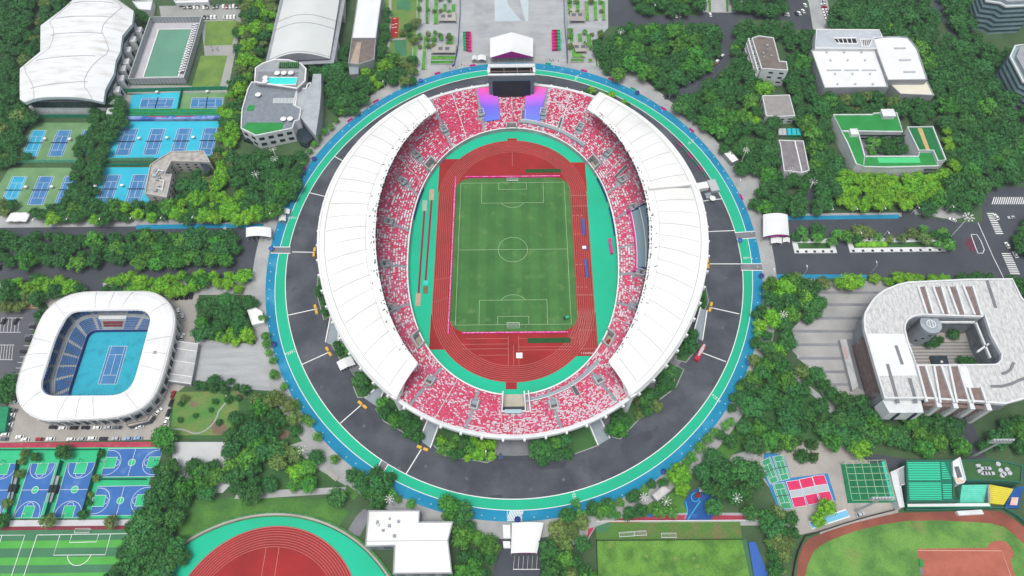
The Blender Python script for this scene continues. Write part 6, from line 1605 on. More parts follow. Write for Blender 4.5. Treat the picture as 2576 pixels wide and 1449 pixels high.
for k in range(9): b.path(arcp(tr-.4-1.22*k)[:-2], .12 if k else .2, .22)
b.strip((tx-4, ty+tr-10.5), (tx-4.5, ty-60), .14, .22); b.strip((tx+2.5, ty+tr-10.5), (tx+2, ty-60), .14, .22); obj('lane_line', b, 'linesoft', S2)
keep(arcp(tr+2))
t = thing('kerb_wall', 'low hedge topped wall curving round the bottom left track', 'wall', (tx, ty+tr+10, .1)); b = MB(); b.wall(arco(orr+1)[5:-8], 1.0, .05, 1.3); obj('wall', b, 'pave2', t); b = MB(); b.wall(arco(orr+2.1)[5:-8], 1.1, .05, 1.1); obj('hedge', b, 'leaf_dark', t)
# ================================================================== BOTTOM MIDDLE
WB = bld('stepped_hall', 'cream flat roofed stepped building beside the bottom left track', G(1, 3, '1130,790 1650,788 1643,905 1985,902 1935,1090 1975,1425 1378,1430 1392,1148 1098,1156', 9), 9, 'wallgrey', 'roofcream', .6, .5, win=(2, 7, 4, 1.2))
rooftop(WB, 7, 9, G(1, 3, '1170,830 1620,830 1620,1100 1150,1110', 9), smin=.8, smax=1.8, seed=8)
for s in ('1110,1100 1925,1092', ): P = G(1, 3, s, 9); b = MB(); b.wall([p[:2] for p in P], .3, 9, 9.3); obj('roof_joint', b, 'seam', WB)
M['white']; tent('white barrel roofed gate tent at the bottom centre', [p[:2] for p in G(2, 3, '0,915 318,912 250,1218 -10,1222', 5.5)], 5.5, 1.6, barrel=True)
for k, s in enumerate(('-92,935 -18,935 -15,1070 -85,1070', '-90,1100 -20,1100 -15,1165 -85,1165')):
    q = G(2, 3, s, 3); t = bld('gate_cabin', ('longer' if k == 0 else 'shorter')+' white cabin left of the bottom gate tent', q, 3, 'white', 'roofwhite', .25, .3, cat='cabin', z0=.12)
b = MB()
for k in range(6):
    x = 25+k*46; p, q = px(2, 3, f'{x},1250'), px(2, 3, f'{x-10},1390'); b.wall([p[:2], q[:2]], .15, .12, 1.2)
p, q = px(2, 3, '10,1385'), px(2, 3, '280,1385'); b.wall([p[:2], q[:2]], .3, .12, 1.3); single('queue_railing', b, 'wallwhite', 'queue railings below the bottom gate tent', 'railing')
tent('white barrel roofed gate tent at the right entrance by the avenue', [p[:2] for p in F('1920,540 1981,540 1985,592 1920,596', 5.5)], 5.5, 1.8, barrel=True)
tent('white gate tent at the left entrance by the avenue', [p[:2] for p in F('619,573 682,573 682,597 619,596', 4.5)], 4.5, 1.4, barrel=True, pink=False)
for k, (i, j, s, lab) in enumerate(((3, 1, '30,940 140,940 140,1000 30,1000', 'left of the two small white canopies below the right gate tent'), (3, 1, '150,945 220,945 220,990 150,990', 'right of the two small white canopies below the right gate tent'), (1, 1, '230,715 298,715 298,775 230,775', 'white canopy where the left avenue meets the ring'), (1, 1, '280,655 340,655 335,705 275,705', 'small white canopy on the blue lane near the left avenue'), (1, 2, '810,745 955,682 1000,770 850,830', 'white tent below the left stadium roof by the ring road'))):
    tent(lab, [p[:2] for p in G(i, j, s, 3)], 3, .9, pink=False, group='small white canopies')
# practice pitch
fence('long white topped fence behind the practice pitch', G(2, 3, '845,905 2490,893'), 1.8, 'white', t_=.3, pm='white')
yard('lawn', 'pitch2b', G(2, 3, '845,912 2295,905 2315,1085 850,1095'), .10); yard('lawn', 'synd', G(2, 3, '845,915 1010,915 940,1010 848,1010'), .115)
q = G(2, 3, '850,1098 2312,1085 2400,1500 862,1500'); b = MB(); b.sheet(q, .12); single('practice_pitch', b, 'pitch2', 'mown bright green practice pitch at the bottom right of centre', 'pitch'); yard('lawn', mat('side_green', '#4a7a52', '#426e4a', .1), G(2, 3, '2312,1085 2360,1080 2440,1500 2400,1500'), .11); keep(G(2, 3, '845,900 2490,893 2560,1500 840,1500'))
fence('dark mesh fence across the practice pitch behind the lawn', G(2, 3, '850,1092 1340,1090 2312,1082'), 1.2, mat('dark_mesh', '#34503a'), pm='black', t_=.15)
fence('dark mesh fence along the left side of the practice pitch', G(2, 3, '850,1092 862,1500'), 1.4, 'dark_mesh' if False else MATS['dark_mesh'], pm='black', t_=.15)
for (x, y, w_, lab) in ((1150, 1060, 7.3, 'leftmost spare goal lying on the worn grass strip'), (1288, 1050, 6.0, 'second spare goal on the worn grass strip'), (1572, 1072, 7.3, 'white netted goal on the worn grass strip')):
    p = px(2, 3, f'{x},{y}'); goal('football_goal', lab, p[0], p[1], 1, w_, .12, 'goals behind the practice pitch', .06 if w_ < 7.4 and x < 1400 else 0)
q = G(2, 3, '2380,1105 2450,1105 2590,1470 2440,1470', 1); b = MB(); b.prism(q, .1, .9); single('pool_cover', b, 'bluebox', 'long bright blue cover strip right of the practice pitch', 'cover')
pv = bld('pavilion', 'small square white roofed pavilion by the blue playground', G(2, 3, '1405,635 1530,530 1600,590 1462,702', 4), 4, 'wallgrey', mat('pav_roof', '#d4cfcc', '#c2bdbb', .3), .4, .4, cat='pavilion')
for k, x in enumerate((990, 1150, 1390, 1610, 1832, 890)):
    p = px(2, 3, f'{x},845'); t = thing('table_tennis_table', 'blue table tennis table on the red strip', 'table', (p[0], p[1], .12), 'blue tables on the red strip behind the pitch'); b = MB(); b.box((p[0], p[1], .85), (2.8, 1.6, .08)); obj('top', b, 'bluebox', t); b = MB()
    for dx in (-1, 1): b.box((p[0]+dx, p[1], .45), (.1, 1.2, .7))
    obj('leg', b, 'metal', t)
for (x, y, m_, n_) in ((1865, 645, 'red', 'red'), (1895, 590, 'metal', 'white')):
    p = px(2, 3, f'{x},{y}'); t = thing('playhouse', f'small {n_} roofed play house on the blue playground', 'play equipment', (p[0], p[1], .1)); b = MB()
    for dx, dy in ((-.9, -.9), (.9, -.9), (-.9, .9), (.9, .9)): b.tube((p[0]+dx, p[1]+dy, .1), (p[0]+dx, p[1]+dy, 2.4), .1, n=6)
    obj('post', b, 'metal', t); b = MB(); b.tube((p[0], p[1], 2.3), (p[0], p[1], 3.4), 1.7, .1, n=4); obj('roof', b, m_, t)
# ================================================================== LOWER RIGHT
yard('court_yard', mat('pickle_blue', '#2f7db4', '#3a8cc2', .1), G(3, 3, '-40,215 60,205 165,250 230,462 600,415 685,690 400,740 110,795 0,530 -60,420'), .10)
for k, s in enumerate(('-75,300 20,250 112,495 20,525', '45,250 150,232 222,470 125,492')): 
    tennis(('left' if k == 0 else 'right')+' green badminton court with blue border, upper pair', G(3, 3, s), mat('bad_green', '#3a9a70', '#45a87c', .15), 'green badminton courts', net=True, cat='badminton court')
tennis('lower green badminton court left of the pink courts', G(3, 3, '45,528 160,507 255,768 125,776'), MATS['bad_green'], 'green badminton courts', cat='badminton court')
for k, s in enumerate(('182,500 310,482 388,742 265,760', '312,478 440,452 520,712 402,735', '442,446 565,432 655,692 535,710')):
    q = [p[:2] for p in G(3, 3, s)]; t = thing('pickleball_court', f"{['left', 'middle', 'right'][k]} pink court with a grey middle band", 'pickleball court', cen([(a, b_, 0) for a, b_ in q], .12), 'pink courts with grey bands')
    b = MB(); b.sheet([(*p, 0) for p in q], .13); obj('playing_surface', b, mat('hot_pink', '#e23a6e', '#d62f62', .3), t); b = MB(); b.sheet([(*bil(q, 0, .36), 0), (*bil(q, 1, .36), 0), (*bil(q, 1, .63), 0), (*bil(q, 0, .63), 0)], .15); obj('grey_band', b, mat('band_pale', '#b8c0c4'), t)
    b = MB()
    for v in (0, .36, .63, 1): b.strip(bil(q, 0, v), bil(q, 1, v), .2, .18)
    for u in (0, 1): b.strip(bil(q, u, 0), bil(q, u, 1), .2, .18)
    obj('marking', b, 'line', t); keep(q)
q = [p[:2] for p in G(3, 3, '730,325 1130,315 1228,712 800,716')]; t = thing('netted_court', 'dark green court under a white rope grid', 'court', cen([(a, b_, 0) for a, b_ in q], .1)); b = MB(); b.sheet([(*p, 0) for p in q], .12); obj('playing_surface', b, mat('deep_green', '#1c8458', '#176f4a', .08), t)
b = MB()
for k in range(6): b.strip(bil(q, k/5, 0), bil(q, k/5, 1), .22, 6.0)
for k in range(7): b.strip(bil(q, 0, k/6), bil(q, 1, k/6), .22, 6.0)
obj('rope_grid', b, 'turfline', t); b = MB()
for u in (0, .5, 1):
    for v in (0, .5, 1):
        if (u, v) != (.5, .5): p = bil(q, u, v); b.tube((*p, .1), (*p, 6), .12, n=6)
obj('post', b, 'greenfence', t); b = MB(); b.wall([bil(q, 1.0, 0), bil(q, 1.0, 1)], 1.6, .1, 3.5); obj('windbreak', b, mat('aqua_mesh', '#57d3b4'), t); keep(q)
GB = bld('striped_roof_stand', 'green building with bright turquoise stripes across its roof', G(3, 3, '1385,288 1862,282 1870,655 1930,700 1400,705', 8), 8, mat('dark_green_wall', '#2c6b58'), mat('roof_dark_green', '#1d7a62', '#1a6e58', .2), .6, .6, cat='building')
for g0, g1, ya, yb, na in ((1402, 1725, 305, 475, 11), (1415, 1738, 510, 672, 10)):
    for k in range(na):
        y0 = ya+(yb-ya)*k/(na-1); b = MB(); dx = k*1.2; b.sheet(G(3, 3, f'{g0+dx},{y0} {g1+dx},{y0} {g1+dx},{y0+9} {g0+dx},{y0+9}', 8), 8.12); obj('roof_stripe', b, mat('turq_stripe', '#3fe0b0'), GB)
for k in range(17):
    y0 = 308+k*22; 
    if 475 < y0 < 508: continue
    x1 = min(1848, 1775+k*9); b = MB(); b.sheet(G(3, 3, f'{1742+k*1.4},{y0} {x1},{y0} {x1+2},{y0+9} {1742+k*1.4},{y0+9}', 8), 8.12); obj('roof_stripe', b, 'turq_stripe' if False else MATS['turq_stripe'], GB)
WT = bld('stair_tower', 'white angular stair block right of the striped green roof', G(3, 3, '1852,300 1928,255 1988,480 1965,515 1895,525 1862,440', 9), 9, 'wallwhite', 'roofwhite', .6, .5, cat='building')
b = MB(); b.sheet(G(3, 3, '1872,350 1918,345 1955,455 1905,465', 9), 9.1); obj('roof_opening', b, 'greydark', WT); b = MB(); b.sheet(G(3, 3, '1865,445 1950,480 1965,505 1895,515', 9), 9.12); obj('peach_panel', b, mat('peach', '#e3c4ae'), WT)
GR = bld('green_roof_building', 'curved building with dark green turf roof and white edges', G(3, 3, '1940,285 2200,278 2400,300 2560,342 2545,515 2420,500 2200,490 1992,492', 9), 9, mat('dark_green_wall', '#2c6b58'), mat('dark_turf_roof', '#3c6b3a', '#335e33', .2), .7, .6, cat='building')
for k, (x, y) in enumerate(((2105, 345), (2120, 400), (2150, 372), (2180, 370), (2210, 372), (2150, 420), (2180, 422), (2215, 422), (2245, 422), (2335, 390), (2350, 440), (2400, 380), (2425, 415), (2370, 425), (2310, 325))):
    p = px(3, 3, f'{x},{y}', 9); b = MB(); (b.box((p[0], p[1], 9.7), (2.2, 1.6, 1.3)) if k < 9 else b.tube((p[0], p[1], 9), (p[0], p[1], 9.8), 1.2, n=10)); obj('roof_unit', b, 'metal', GR)
TS = thing('baseball_stand', 'turquoise and yellow seat blocks facing the baseball field', 'grandstand', cen(G(3, 3, '2200,620')))
for n_, s, m_ in (('turquoise_block', '1935,540 2195,536 2205,700 1950,705', mat('aqua_seat', '#6fdcc4', '#5fd0b8', .3)), ('yellow_block', '2212,535 2330,545 2452,580 2400,722 2215,702', mat('yellow_seat', '#e3d64a', '#d6c93f', .3)), ('blue_block', '2452,572 2550,552 2550,760 2405,752', 'playblue')):
    q = G(3, 3, s, 3.5); qq = [p[:2] for p in (q if len(q) == 4 else [q[0], q[2], q[3], q[4]])]
    b = MB(); rows_ = 9
    for k in range(rows_): b.prism([(*bil(qq, 0, k/rows_), 0), (*bil(qq, 1, k/rows_), 0), (*bil(qq, 1, (k+1)/rows_), 0), (*bil(qq, 0, (k+1)/rows_), 0)], .1, 5.0-k*.45)
    obj(n_, b, m_, TS)
b = MB(); q = G(3, 3, '2445,660 2515,660 2500,740 2430,735', 3); b.prism(q, 3, 3.6); obj('red_slatted_deck', b, mat('peach_slat', '#e0a090', '#f0d8cc', 1.2), TS)
b = MB(); b.wall([bil([p[:2] for p in G(3, 3, '2195,536 2215,536 2222,702 2205,702', 4)], .5, v) for v in (0, 1)], 1.0, 1, 5.2); obj('aisle', b, 'wallgrey', TS)
keep(G(3, 3, '1360,250 2600,250 2600,800 1360,800'))
bld('dugout_roof', 'long white low roof in front of the green stand', G(3, 3, '1395,716 2230,712 2245,752 1402,757', 4), 4, 'greenfence', 'roofwhite', .2, .2, cat='building')
bld('white_stairs', 'narrow white stepped block left of the striped green roof', G(3, 3, '1230,405 1300,375 1330,520 1368,755 1320,762 1265,560', 6), 6, 'wallwhite', 'wallwhite', .5, .4, cat='building')
bld('white_stairs', 'small white block against the left edge of the striped green roof', G(3, 3, '1300,375 1395,330 1390,525 1330,540', 6), 6, 'wallwhite', 'wallgrey', .5, .4, cat='building')
fence('dark green padded wall behind the baseball field', G(3, 3, '1370,790 1700,792 2100,775 2350,770 2470,840 2620,960'), 2.6, mat('dark_green_wall', '#2c6b58'), t_=.6, pm='greenfence')
fence('black fence curving round the left of the baseball field', G(3, 3, '1260,790 1000,855 760,925 520,1005 370,1050 345,1090 300,1190 270,1290 240,1460'), 2.0, 'black', t_=.35, pm='black')
BF = thing('baseball_field', 'grass baseball field with red clay edge in the near right corner', 'baseball field', cen(G(3, 3, '1500,1200')))
b = MB(); b.sheet(G(3, 3, '285,1470 300,1290 350,1140 420,1070 600,1000 850,920 1100,860 1300,815 1700,805 2200,790 2350,800 2480,880 2620,990 2700,1470'), .11); obj('clay_track', b, 'clay', BF)
b = MB(); b.sheet(G(3, 3, '370,1470 400,1330 460,1200 560,1120 700,1060 900,990 1150,930 1400,895 1700,890 2050,905 2250,920 2380,960 2480,1040 2576,1130 2650,1250 2700,1470'), .14); obj('outfield', b, 'baseball', BF)
b = MB(); b.sheet(G(3, 3, '1500,1175 2200,1165 2230,1120 2300,1092 2380,1100 2440,1150 2470,1230 2440,1300 2500,1500 1545,1500'), .17); obj('infield', b, 'infieldclay', BF)
b = MB(); b.path([p[:2] for p in G(3, 3, '1510,1192 2350,1197 2450,1470')], .25, .21); obj('marking', b, mat('chalk', '#e6b8a6'), BF)
b = MB(); b.prism(G(3, 3, '1510,1280 1548,1280 1560,1360 1525,1362'), .15, .8); obj('green_mat', b, 'greenroof', BF); b = MB(); b.sheet(G(3, 3, '1525,1365 1558,1365 1562,1435 1530,1435'), .2); obj('grey_mat', b, 'pavedark', BF); keep(G(3, 3, '285,1470 300,1290 420,1070 850,920 1300,815 2200,790 2700,990 2700,1470'))
q = G(3, 3, '410,905 780,782 822,850 440,975'); t = thing('paddling_pool', 'pale blue wedge shaped pool above the baseball field', 'pool', cen(q)); b = MB(); b.sheet(q, .16); obj('water', b, 'palewater', t); b = MB(); b.wall([p[:2] for p in q], .6, .05, .4, closed=True); obj('edge', b, 'white', t)
p = px(3, 3, '925,832'); car(p[0], p[1], R(-75), 'silver', 'parked on the paving above the baseball field', None)
bb = MB(); q = G(3, 3, '1895,795 2150,780 2175,825 1925,838', 2); bb.prism(q, .1, 2); single('bullpen_bench', bb, 'wallwhite', 'white slatted bench shelter behind the baseball clay', 'shelter')
# ---- floodlight masts
for base, top, zt, lab in (((3, 3, '2015,268'), (3, 3, '2345,100'), 24, 'tall floodlight mast behind the green turf roof'), ((3, 3, '880,795'), (3, 3, '1135,680'), 16, 'tall floodlight mast beside the netted green court')):
    b0 = px(*base)
    # real height from the seen tip: walk the height until the tip stands over the base
    best = min(((un(644*top[0]+float(top[2].split(',')[0])/4, 362.25*top[1]+float(top[2].split(',')[1])/4, z_), z_) for z_ in range(8, 60)), key=lambda q: (q[0][0]-b0[0])**2+(q[0][1]-b0[1])**2)
    zt = best[1]; tp = best[0]
    t = thing('floodlight_mast', lab, 'floodlight', (b0[0], b0[1], .1), 'tall floodlight masts'); b = MB(); b.tube((b0[0], b0[1], .1), (tp[0], tp[1], zt), .7, .35, n=10); obj('pole', b, 'metal', t)
    b = MB()
    for i in range(7):
        for j in range(4): b.box((tp[0]-4.5+i*1.5, tp[1], zt-1.5+j*1.3), (.9, .5, .8))
    b.box((tp[0], tp[1]+.4, zt+.4), (10.5, .3, 5.4)); obj('lamp_bank', b, 'metal', t)
p_ = un(2395, 592); best = min(((un(2428, 556, z_), z_) for z_ in range(8, 50)), key=lambda q: (q[0][0]-p_[0])**2+(q[0][1]-p_[1])**2)
pq = G(2, 1, '2130,95 2205,65 2280,160 2215,190', 4); bld('pavilion', 'small white canopy roof by the ring at the upper right', pq, 4, 'wallgrey', 'roofcream', .2, .3, cat='pavilion')
# ---- flower mast lights
for (i, j, a, lab) in ((2, 0, '1080,430', 'in the wood right of the far plaza'), (1, 0, '215,1600', 'before the club house glass front'), (1, 1, '230,250', 'lower one of two by the trees left of the ring'), (1, 1, '45,400', 'at the left edge of the trees by the ring'), (3, 1, '185,365', 'left one by the long weathered building'), (3, 1, '400,480', 'right one by the long weathered building'), (1, 3, '520,240', 'on the lawn lower left of the ring'), (2, 3, '1520,745', 'beside the small white pavilion'), (2, 3, '2215,715', 'in the trees right of the playground')):
    p = px(i, j, a); put('mast', p[0], p[1], random.random(), 'white petal lamp mast '+lab, 'mast light', 'mast lights with petal arms', fn=mast, s=.46)
for (i, j, a, lab) in ((2, 1, '2300,200', 'by the ring at the upper right'), (3, 2, '85,375', 'in the trees left of the U-shaped building paving'), (1, 3, '1385,740', 'beside the near left ring trees'), (2, 3, '1290,720', 'beside the near right ring trees'), (3, 1, '1840,930', 'at the right end of the avenue planter')):
    p = px(i, j, a); put('cluster', p[0], p[1], random.random(), 'cluster lamp with round globes '+lab, 'street lamp', 'cluster lamps', fn=cluster, s=1.0 if i != 3 or j != 1 else 1.5)
SL = [(0, 1, '430,820'), (0, 1, '760,815'), (0, 1, '1085,815'), (0, 1, '1390,808'), (0, 1, '1690,805'), (0, 1, '2000,800'), (3, 1, '830,715'), (3, 1, '1110,712'), (3, 1, '1440,705'), (3, 1, '1780,695'), (3, 1, '870,955'), (3, 1, '1140,955'), (3, 1, '345,1340'), (3, 1, '1035,1300'), (3, 1, '20,1370'), (1, 1, '190,760'), (1, 0, '1300,900'), (2, 0, '1420,140'), (2, 1, '2255,430'), (1, 3, '2320,290')]
for (i, j, a) in SL:
    p = px(i, j, a); put('street', p[0], p[1], 0 if p[1] > 0 else math.pi, 'slim pale street lamp beside the road', 'street lamp', 'slim street lamps along the roads', fn=street)
# ---- avenue planters at right
for lab, s, n_ in (('short', '232,958 655,958 692,1100 265,1102', 5), ('long', '783,955 1735,945 1785,1083 822,1095', 10)):
    q = G(3, 1, s); qq = [p[:2] for p in q]; t = thing('median_planter', f'{lab} white framed planter bed in the middle of the right avenue', 'planter', cen(q, .05), 'planter beds in the right avenue')
    wz = 3.2; inner_ = offset(q, wz); b = MB(); ob = cut_poly(q, inner_, .55); b.add(ob.v, ob.f); b.wall(qq, .15, .05, .55, closed=True); obj('paved_rim', b, 'wallwhite', t)
    b = MB(); b.prism(inner_, .05, .5); obj('grass_bed', b, 'deepgrass', t)
    for v in (.1, .9):
        for k in range(n_):
            p = bil(qq, (k+.4)/n_, v); b = MB(); b.box((p[0], p[1], .6), (1.5, 1.5, .12)); obj('tree_pit', b, 'black', t)
for k in range(6):
    p = px(3, 1, f'{905+k*52},1010', 1); b = MB(); b.sphere((p[0], p[1], 1.1), 2.3, 12, 8, sz=.7); single('round_shrub', b, 'leaf_bright', 'clipped round bright green shrub in the long avenue planter', 'shrub', 'round shrubs in the avenue planter', smooth=True)
# ---- vehicles by the right of the bowl
t = thing('broadcast_truck', 'white service truck parked against the right stadium roof on the ring road', 'truck', un(1769, 470, 1))
p = un(1768, 471, 3); b = MB(); b.box((p[0], p[1]+1, 2.2), (7, 5, 3.2), .2); obj('box_body', b, 'white', t); b = MB(); b.box((p[0]+7, p[1]+1.5, 1.8), (5.5, 9, 2.8), .2); obj('side_body', b, 'metal', t); b = MB(); b.box((p[0]+3, p[1]-6, 1.2), (4, 4, 2), .2); obj('generator', b, 'grey', t)
b = MB(); b.tube((p[0]+5, p[1]-9, 1.5), (p[0]+5, p[1]-9.2, 3.4), .2, 1.9, n=12); obj('dish', b, 'white', t)
p0 = un(1752, 905); p1 = un(1768, 875); rz = math.atan2(p1[1]-p0[1], p1[0]-p0[0])-math.pi/2
t = thing('fire_truck', 'red ladder truck parked on the inner edge of the ring road', 'fire truck', (p0[0], p0[1], .1)); e = Vector((p1[0]-p0[0], p1[1]-p0[1], 0)).normalized()
b = MB(); b.box((p0[0], p0[1], 1.6), (2.6, 2.8, 2.6), rz); obj('cab', b, mat('fire_red', '#c8304a', rough=.3), t); c_ = Vector(p0)+e*5.5; b = MB(); b.box((c_.x, c_.y, 1.5), (2.5, 7.4, 2.2), rz); obj('body', b, 'fire_red' if False else MATS['fire_red'], t)
b = MB(); b.box((c_.x, c_.y, 2.9), (1.1, 8.4, .35), rz); b.box((c_.x, c_.y, 2.65), (1.8, 4, .3), rz); obj('ladder', b, 'metal', t)
for s_ in (-1, 1):
    for d in (0, 4, 7.5): q = Vector(p0)+e*d; nx = Vector((-e.y, e.x, 0))*1.2*s_; b = MB(); b.tube((q.x+nx.x*.85, q.y+nx.y*.85, .6), (q.x+nx.x*1.08, q.y+nx.y*1.08, .6), .55, n=10); obj('wheel', b, 'black', t)
for k, (i, j, a) in enumerate(((2, 1, '712,850'), (2, 1, '745,1265'))):
    p, q = (px(2, 1, '708,765'), px(2, 1, '722,935')) if k == 0 else (px(2, 1, '737,1178'), px(2, 1, '753,1355'))
    t = thing('team_bench', ('farther' if k == 0 else 'nearer')+' blue team bench shelter on the track right of the pitch', 'bench', (p[0], p[1], .28), 'blue team bench shelters'); b = MB(); b.wall([p[:2], q[:2]], 1.5, 1.9, 2.1); b.wall([(p[0]+.8, p[1]), (q[0]+.8, q[1])], .1, .3, 2.0); obj('shelter', b, 'bluebox', t)
    for m_ in range(6): u = (m_+.5)/6; b = MB(); b.box((lerp(p[0], q[0], u), lerp(p[1], q[1], u), .7), (.8, 2.0, .5)); obj('seat', b, 'metal', t)
p = px(2, 1, '725,1048'); t = thing('official_table', 'small white and blue table between the team benches', 'table', (p[0], p[1], .28)); b = MB(); b.box((p[0], p[1], .9), (2.4, 2.2, .1)); obj('top', b, 'white', t); b = MB(); b.box((p[0]+1.2, p[1], .55), (1, 3, .6)); obj('seat', b, 'bluebox', t)
p = px(2, 1, '993,1030', 1); b = MB(); b.box((p[0], p[1], 1.1), (1.6, 11, 1.8), .05); single('pink_backdrop', b, 'pink', 'pink block standing on the green strip right of the track', 'backdrop')
p = px(2, 2, '555,305'); t = thing('mower', 'small green mower on the near right corner of the pitch', 'mower', (p[0], p[1], .3)); b = MB(); b.box((p[0], p[1], .9), (2.6, 1.7, .8), .3); obj('body', b, 'greenroof', t); b = MB(); b.box((p[0]-1.7, p[1]-.3, .5), (1.0, 2.2, .3), .3); obj('deck', b, 'black', t); b = MB(); b.box((p[0], p[1], 2.0), (1.6, 1.5, .1), .3); obj('canopy', b, 'fieldgreen', t)
b = MB(); place(b, text_mb('B', 4.2), (*px(1, 3, '2463,247')[:2], .16)); struct('painted_letter', b, 'bluebox')
# pool table bins etc: dark blue umbrellas round the ring
for k, (i, j, a) in enumerate(((1, 0, '1655,800'), (2, 0, '1262,922'), (1, 1, '580,140'), (2, 1, '2298,962'), (2, 1, '2515,1320'), (1, 2, '175,560'), (2, 2, '2385,740'), (2, 3, '1530,395'), (2, 3, '55,878'), (1, 1, '150,1045'))):
    p = px(i, j, a, 2.4); t = thing('umbrella', 'dark blue staff umbrella standing beside the blue ring lane', 'umbrella', (p[0], p[1], .12), 'dark blue umbrellas round the ring'); b = MB(); b.tube((p[0], p[1], .1), (p[0], p[1], 2.5), .05, n=5); obj('pole', b, 'metal', t); b = MB(); b.tube((p[0], p[1], 2.0), (p[0], p[1], 2.7), 1.7, .1, n=8); obj('canopy', b, 'navy' if k % 3 else 'bluebox', t)
# pink and green crowd boards round the outside of the ring
for k, (i, j, a) in enumerate(((1, 0, '2180,655'), (1, 0, '1825,735'), (1, 0, '1480,865'), (1, 0, '1205,1015'), (1, 0, '945,1205'), (1, 1, '490,250'), (1, 1, '310,550'), (2, 0, '365,640'), (2, 0, '725,710'), (2, 0, '997,795'), (2, 0, '1220,892'), (2, 0, '1525,1090'), (2, 0, '1810,1308'), (2, 1, '2307,530'))):
    p = px(i, j, a, .8); rz = math.atan2(p[1], p[0])+math.pi/2; n_ = 'green' if k in (2, 7, 10) else 'pink'
    b = MB(); b.box((p[0], p[1], .8), (4.2, .5, 1.3), rz); b.box((p[0], p[1], .2), (4.2, 1.2, .15), rz); single('route_board', b, 'trackgreen' if n_ == 'green' else 'pink', f'low {n_} board on the outer kerb of the ring', 'board', f'low {n_} boards round the ring')
for lab, s in (('pink and green barrier line behind the right roof on the ring road', '1660,0 1700,35 1760,100 1810,160 1870,230 1915,280 1950,345'),):
    P = G(2, 1, s); t = thing('crowd_barrier', lab, 'barrier', P[3]); b = MB()
    for k in range(len(P)-1): b = MB(); b.wall([P[k][:2], P[k+1][:2]], .5, .1, 1.3); obj('panel', b, 'pink' if k % 2 == 0 else 'greenfence', t)
# small white cones along the blue lane
b = MB(); 
for k in range(150):
    a = 2*math.pi*k/150; 
    if random.random() < .25: continue
    p = ringp(RMID, a, 3.6+random.uniform(-.5, 1.2), .15); b.tube(p, (p[0], p[1], .9), .42, .12, n=5)
o = struct('traffic_cones', b, 'white', 'stuff'); o['label'] = 'small white cones along the blue ring lane'
# outdoor furniture on the verges
p = px(1, 3, '770,430'); q = G(1, 3, '690,405 730,370 840,455 800,498', .4); b = MB(); b.prism(q, .1, .6); single('stone_bed', b, 'pave2', 'rectangular stone edged bed on the lawn lower left of the ring', 'planter')
q = G(0, 2, '285,95 415,95 380,200 250,200', .2); t = thing('garden_frame', 'yellow edged twin planting bed above the left car park', 'planter', cen(q, .1)); b = MB(); b.wall([p[:2] for p in q], .8, .05, .5, closed=True); qq = [p[:2] for p in q]; b.wall([bil(qq, .5, 0), bil(qq, .5, 1)], .8, .05, .5); obj('edging', b, 'tan', t); b = MB(); b.sheet(q, .12); obj('soil', b, 'soil', t)
for k, (x, y) in enumerate(((180, 757), (258, 757))): p = px(0, 1, f'{x},{y}'); tent(('left' if k == 0 else 'right')+' small pale canopy by the avenue near the left frame edge', [(p[0]-4, p[1]+3), (p[0]+4, p[1]+3), (p[0]+3, p[1]-4), (p[0]-5, p[1]-4)], 2.8, .7, pink=False, group='small white canopies')
# ================================================================== CARS
cars(0, 0, '1860,78:k 1893,75:s 1925,75:k 1958,75:w 1993,75:w 2055,78:w 2090,78:g 2157,78:k 2190,72:g 2250,70:w 2285,75:r 2318,75:s 2352,68:w 2385,75:k', 8, 'in the far row of the top left car park', 'cars in the far row of the top left car park')
cars(0, 0, '2060,182:k 2095,182:g 2130,180:w 2165,178:w 2258,178:s 2292,178:w 2325,178:w 2360,176:w', 8, 'in the near row of the top left car park', 'cars in the near row of the top left car park')
cars(0, 2, '540,1405:k 640,1415:w 750,1412:k 865,1410:k 985,1412:w 1095,1410:s 1190,1408:g', 88, 'in the line at the near foot of the oval arena', 'cars at the foot of the oval arena')
cars(0, 2, '1410,1400:w', 105, 'parked askew by the pinkish canopy of the arena', None); cars(0, 2, '1605,1245:w', -35, 'pulled up diagonally at the near right of the arena', None)
cars(0, 2, '1680,1345:w 1700,1260:k 1728,1160:k 1748,1075:r', -10, 'in the line along the garden right of the arena', 'cars along the garden right of the arena')
cars(0, 2, '140,1235:g 118,1280:w 108,1325:g 95,1378:w 80,1430:g 150,1150:w', 85, 'in the left row beside the arena near the green hut', 'cars left of the arena near the hut')
cars(0, 2, '335,400:k 345,372:g 300,490:g 295,530:k 240,645:k', 82, 'in a marked bay left of the arena', 'cars in the bays left of the arena')
cars(0, 2, '50,340:k 170,340:k', -20, 'in the marked bays at the left frame edge', 'cars in bays at the left frame edge')
cars(0, 2, '1790,95:k 1840,90:k 1885,90:k 1930,85:k', -5, 'in the row above the arena next to the garden', 'black cars above the arena')
cars(0, 2, '1800,240:w 1845,295:s', 28, 'driving past the upper right side of the arena', 'cars passing the upper right of the arena'); cars(0, 2, '1680,75:w 1842,495:w', -10, 'standing close to the arena wall', 'white cars by the arena wall')
cars(0, 3, '60,30:w 50,75:g 205,55:w 260,80:w 405,78:r 515,75:w 720,78:w 830,75:s 935,68:w 1045,72:k 1175,72:s 1295,72:b 1395,68:b', 88, 'in the long line behind the basketball courts', 'cars in the line behind the basketball courts')
cars(0, 1, '220,1215:w', 80, 'driving on the left avenue below the trees', None); cars(0, 1, '2278,870:s', 40, 'at the end of the left avenue by the gate', None); cars(0, 1, '5,1250:k', 10, 'at the left frame edge on the avenue', None)
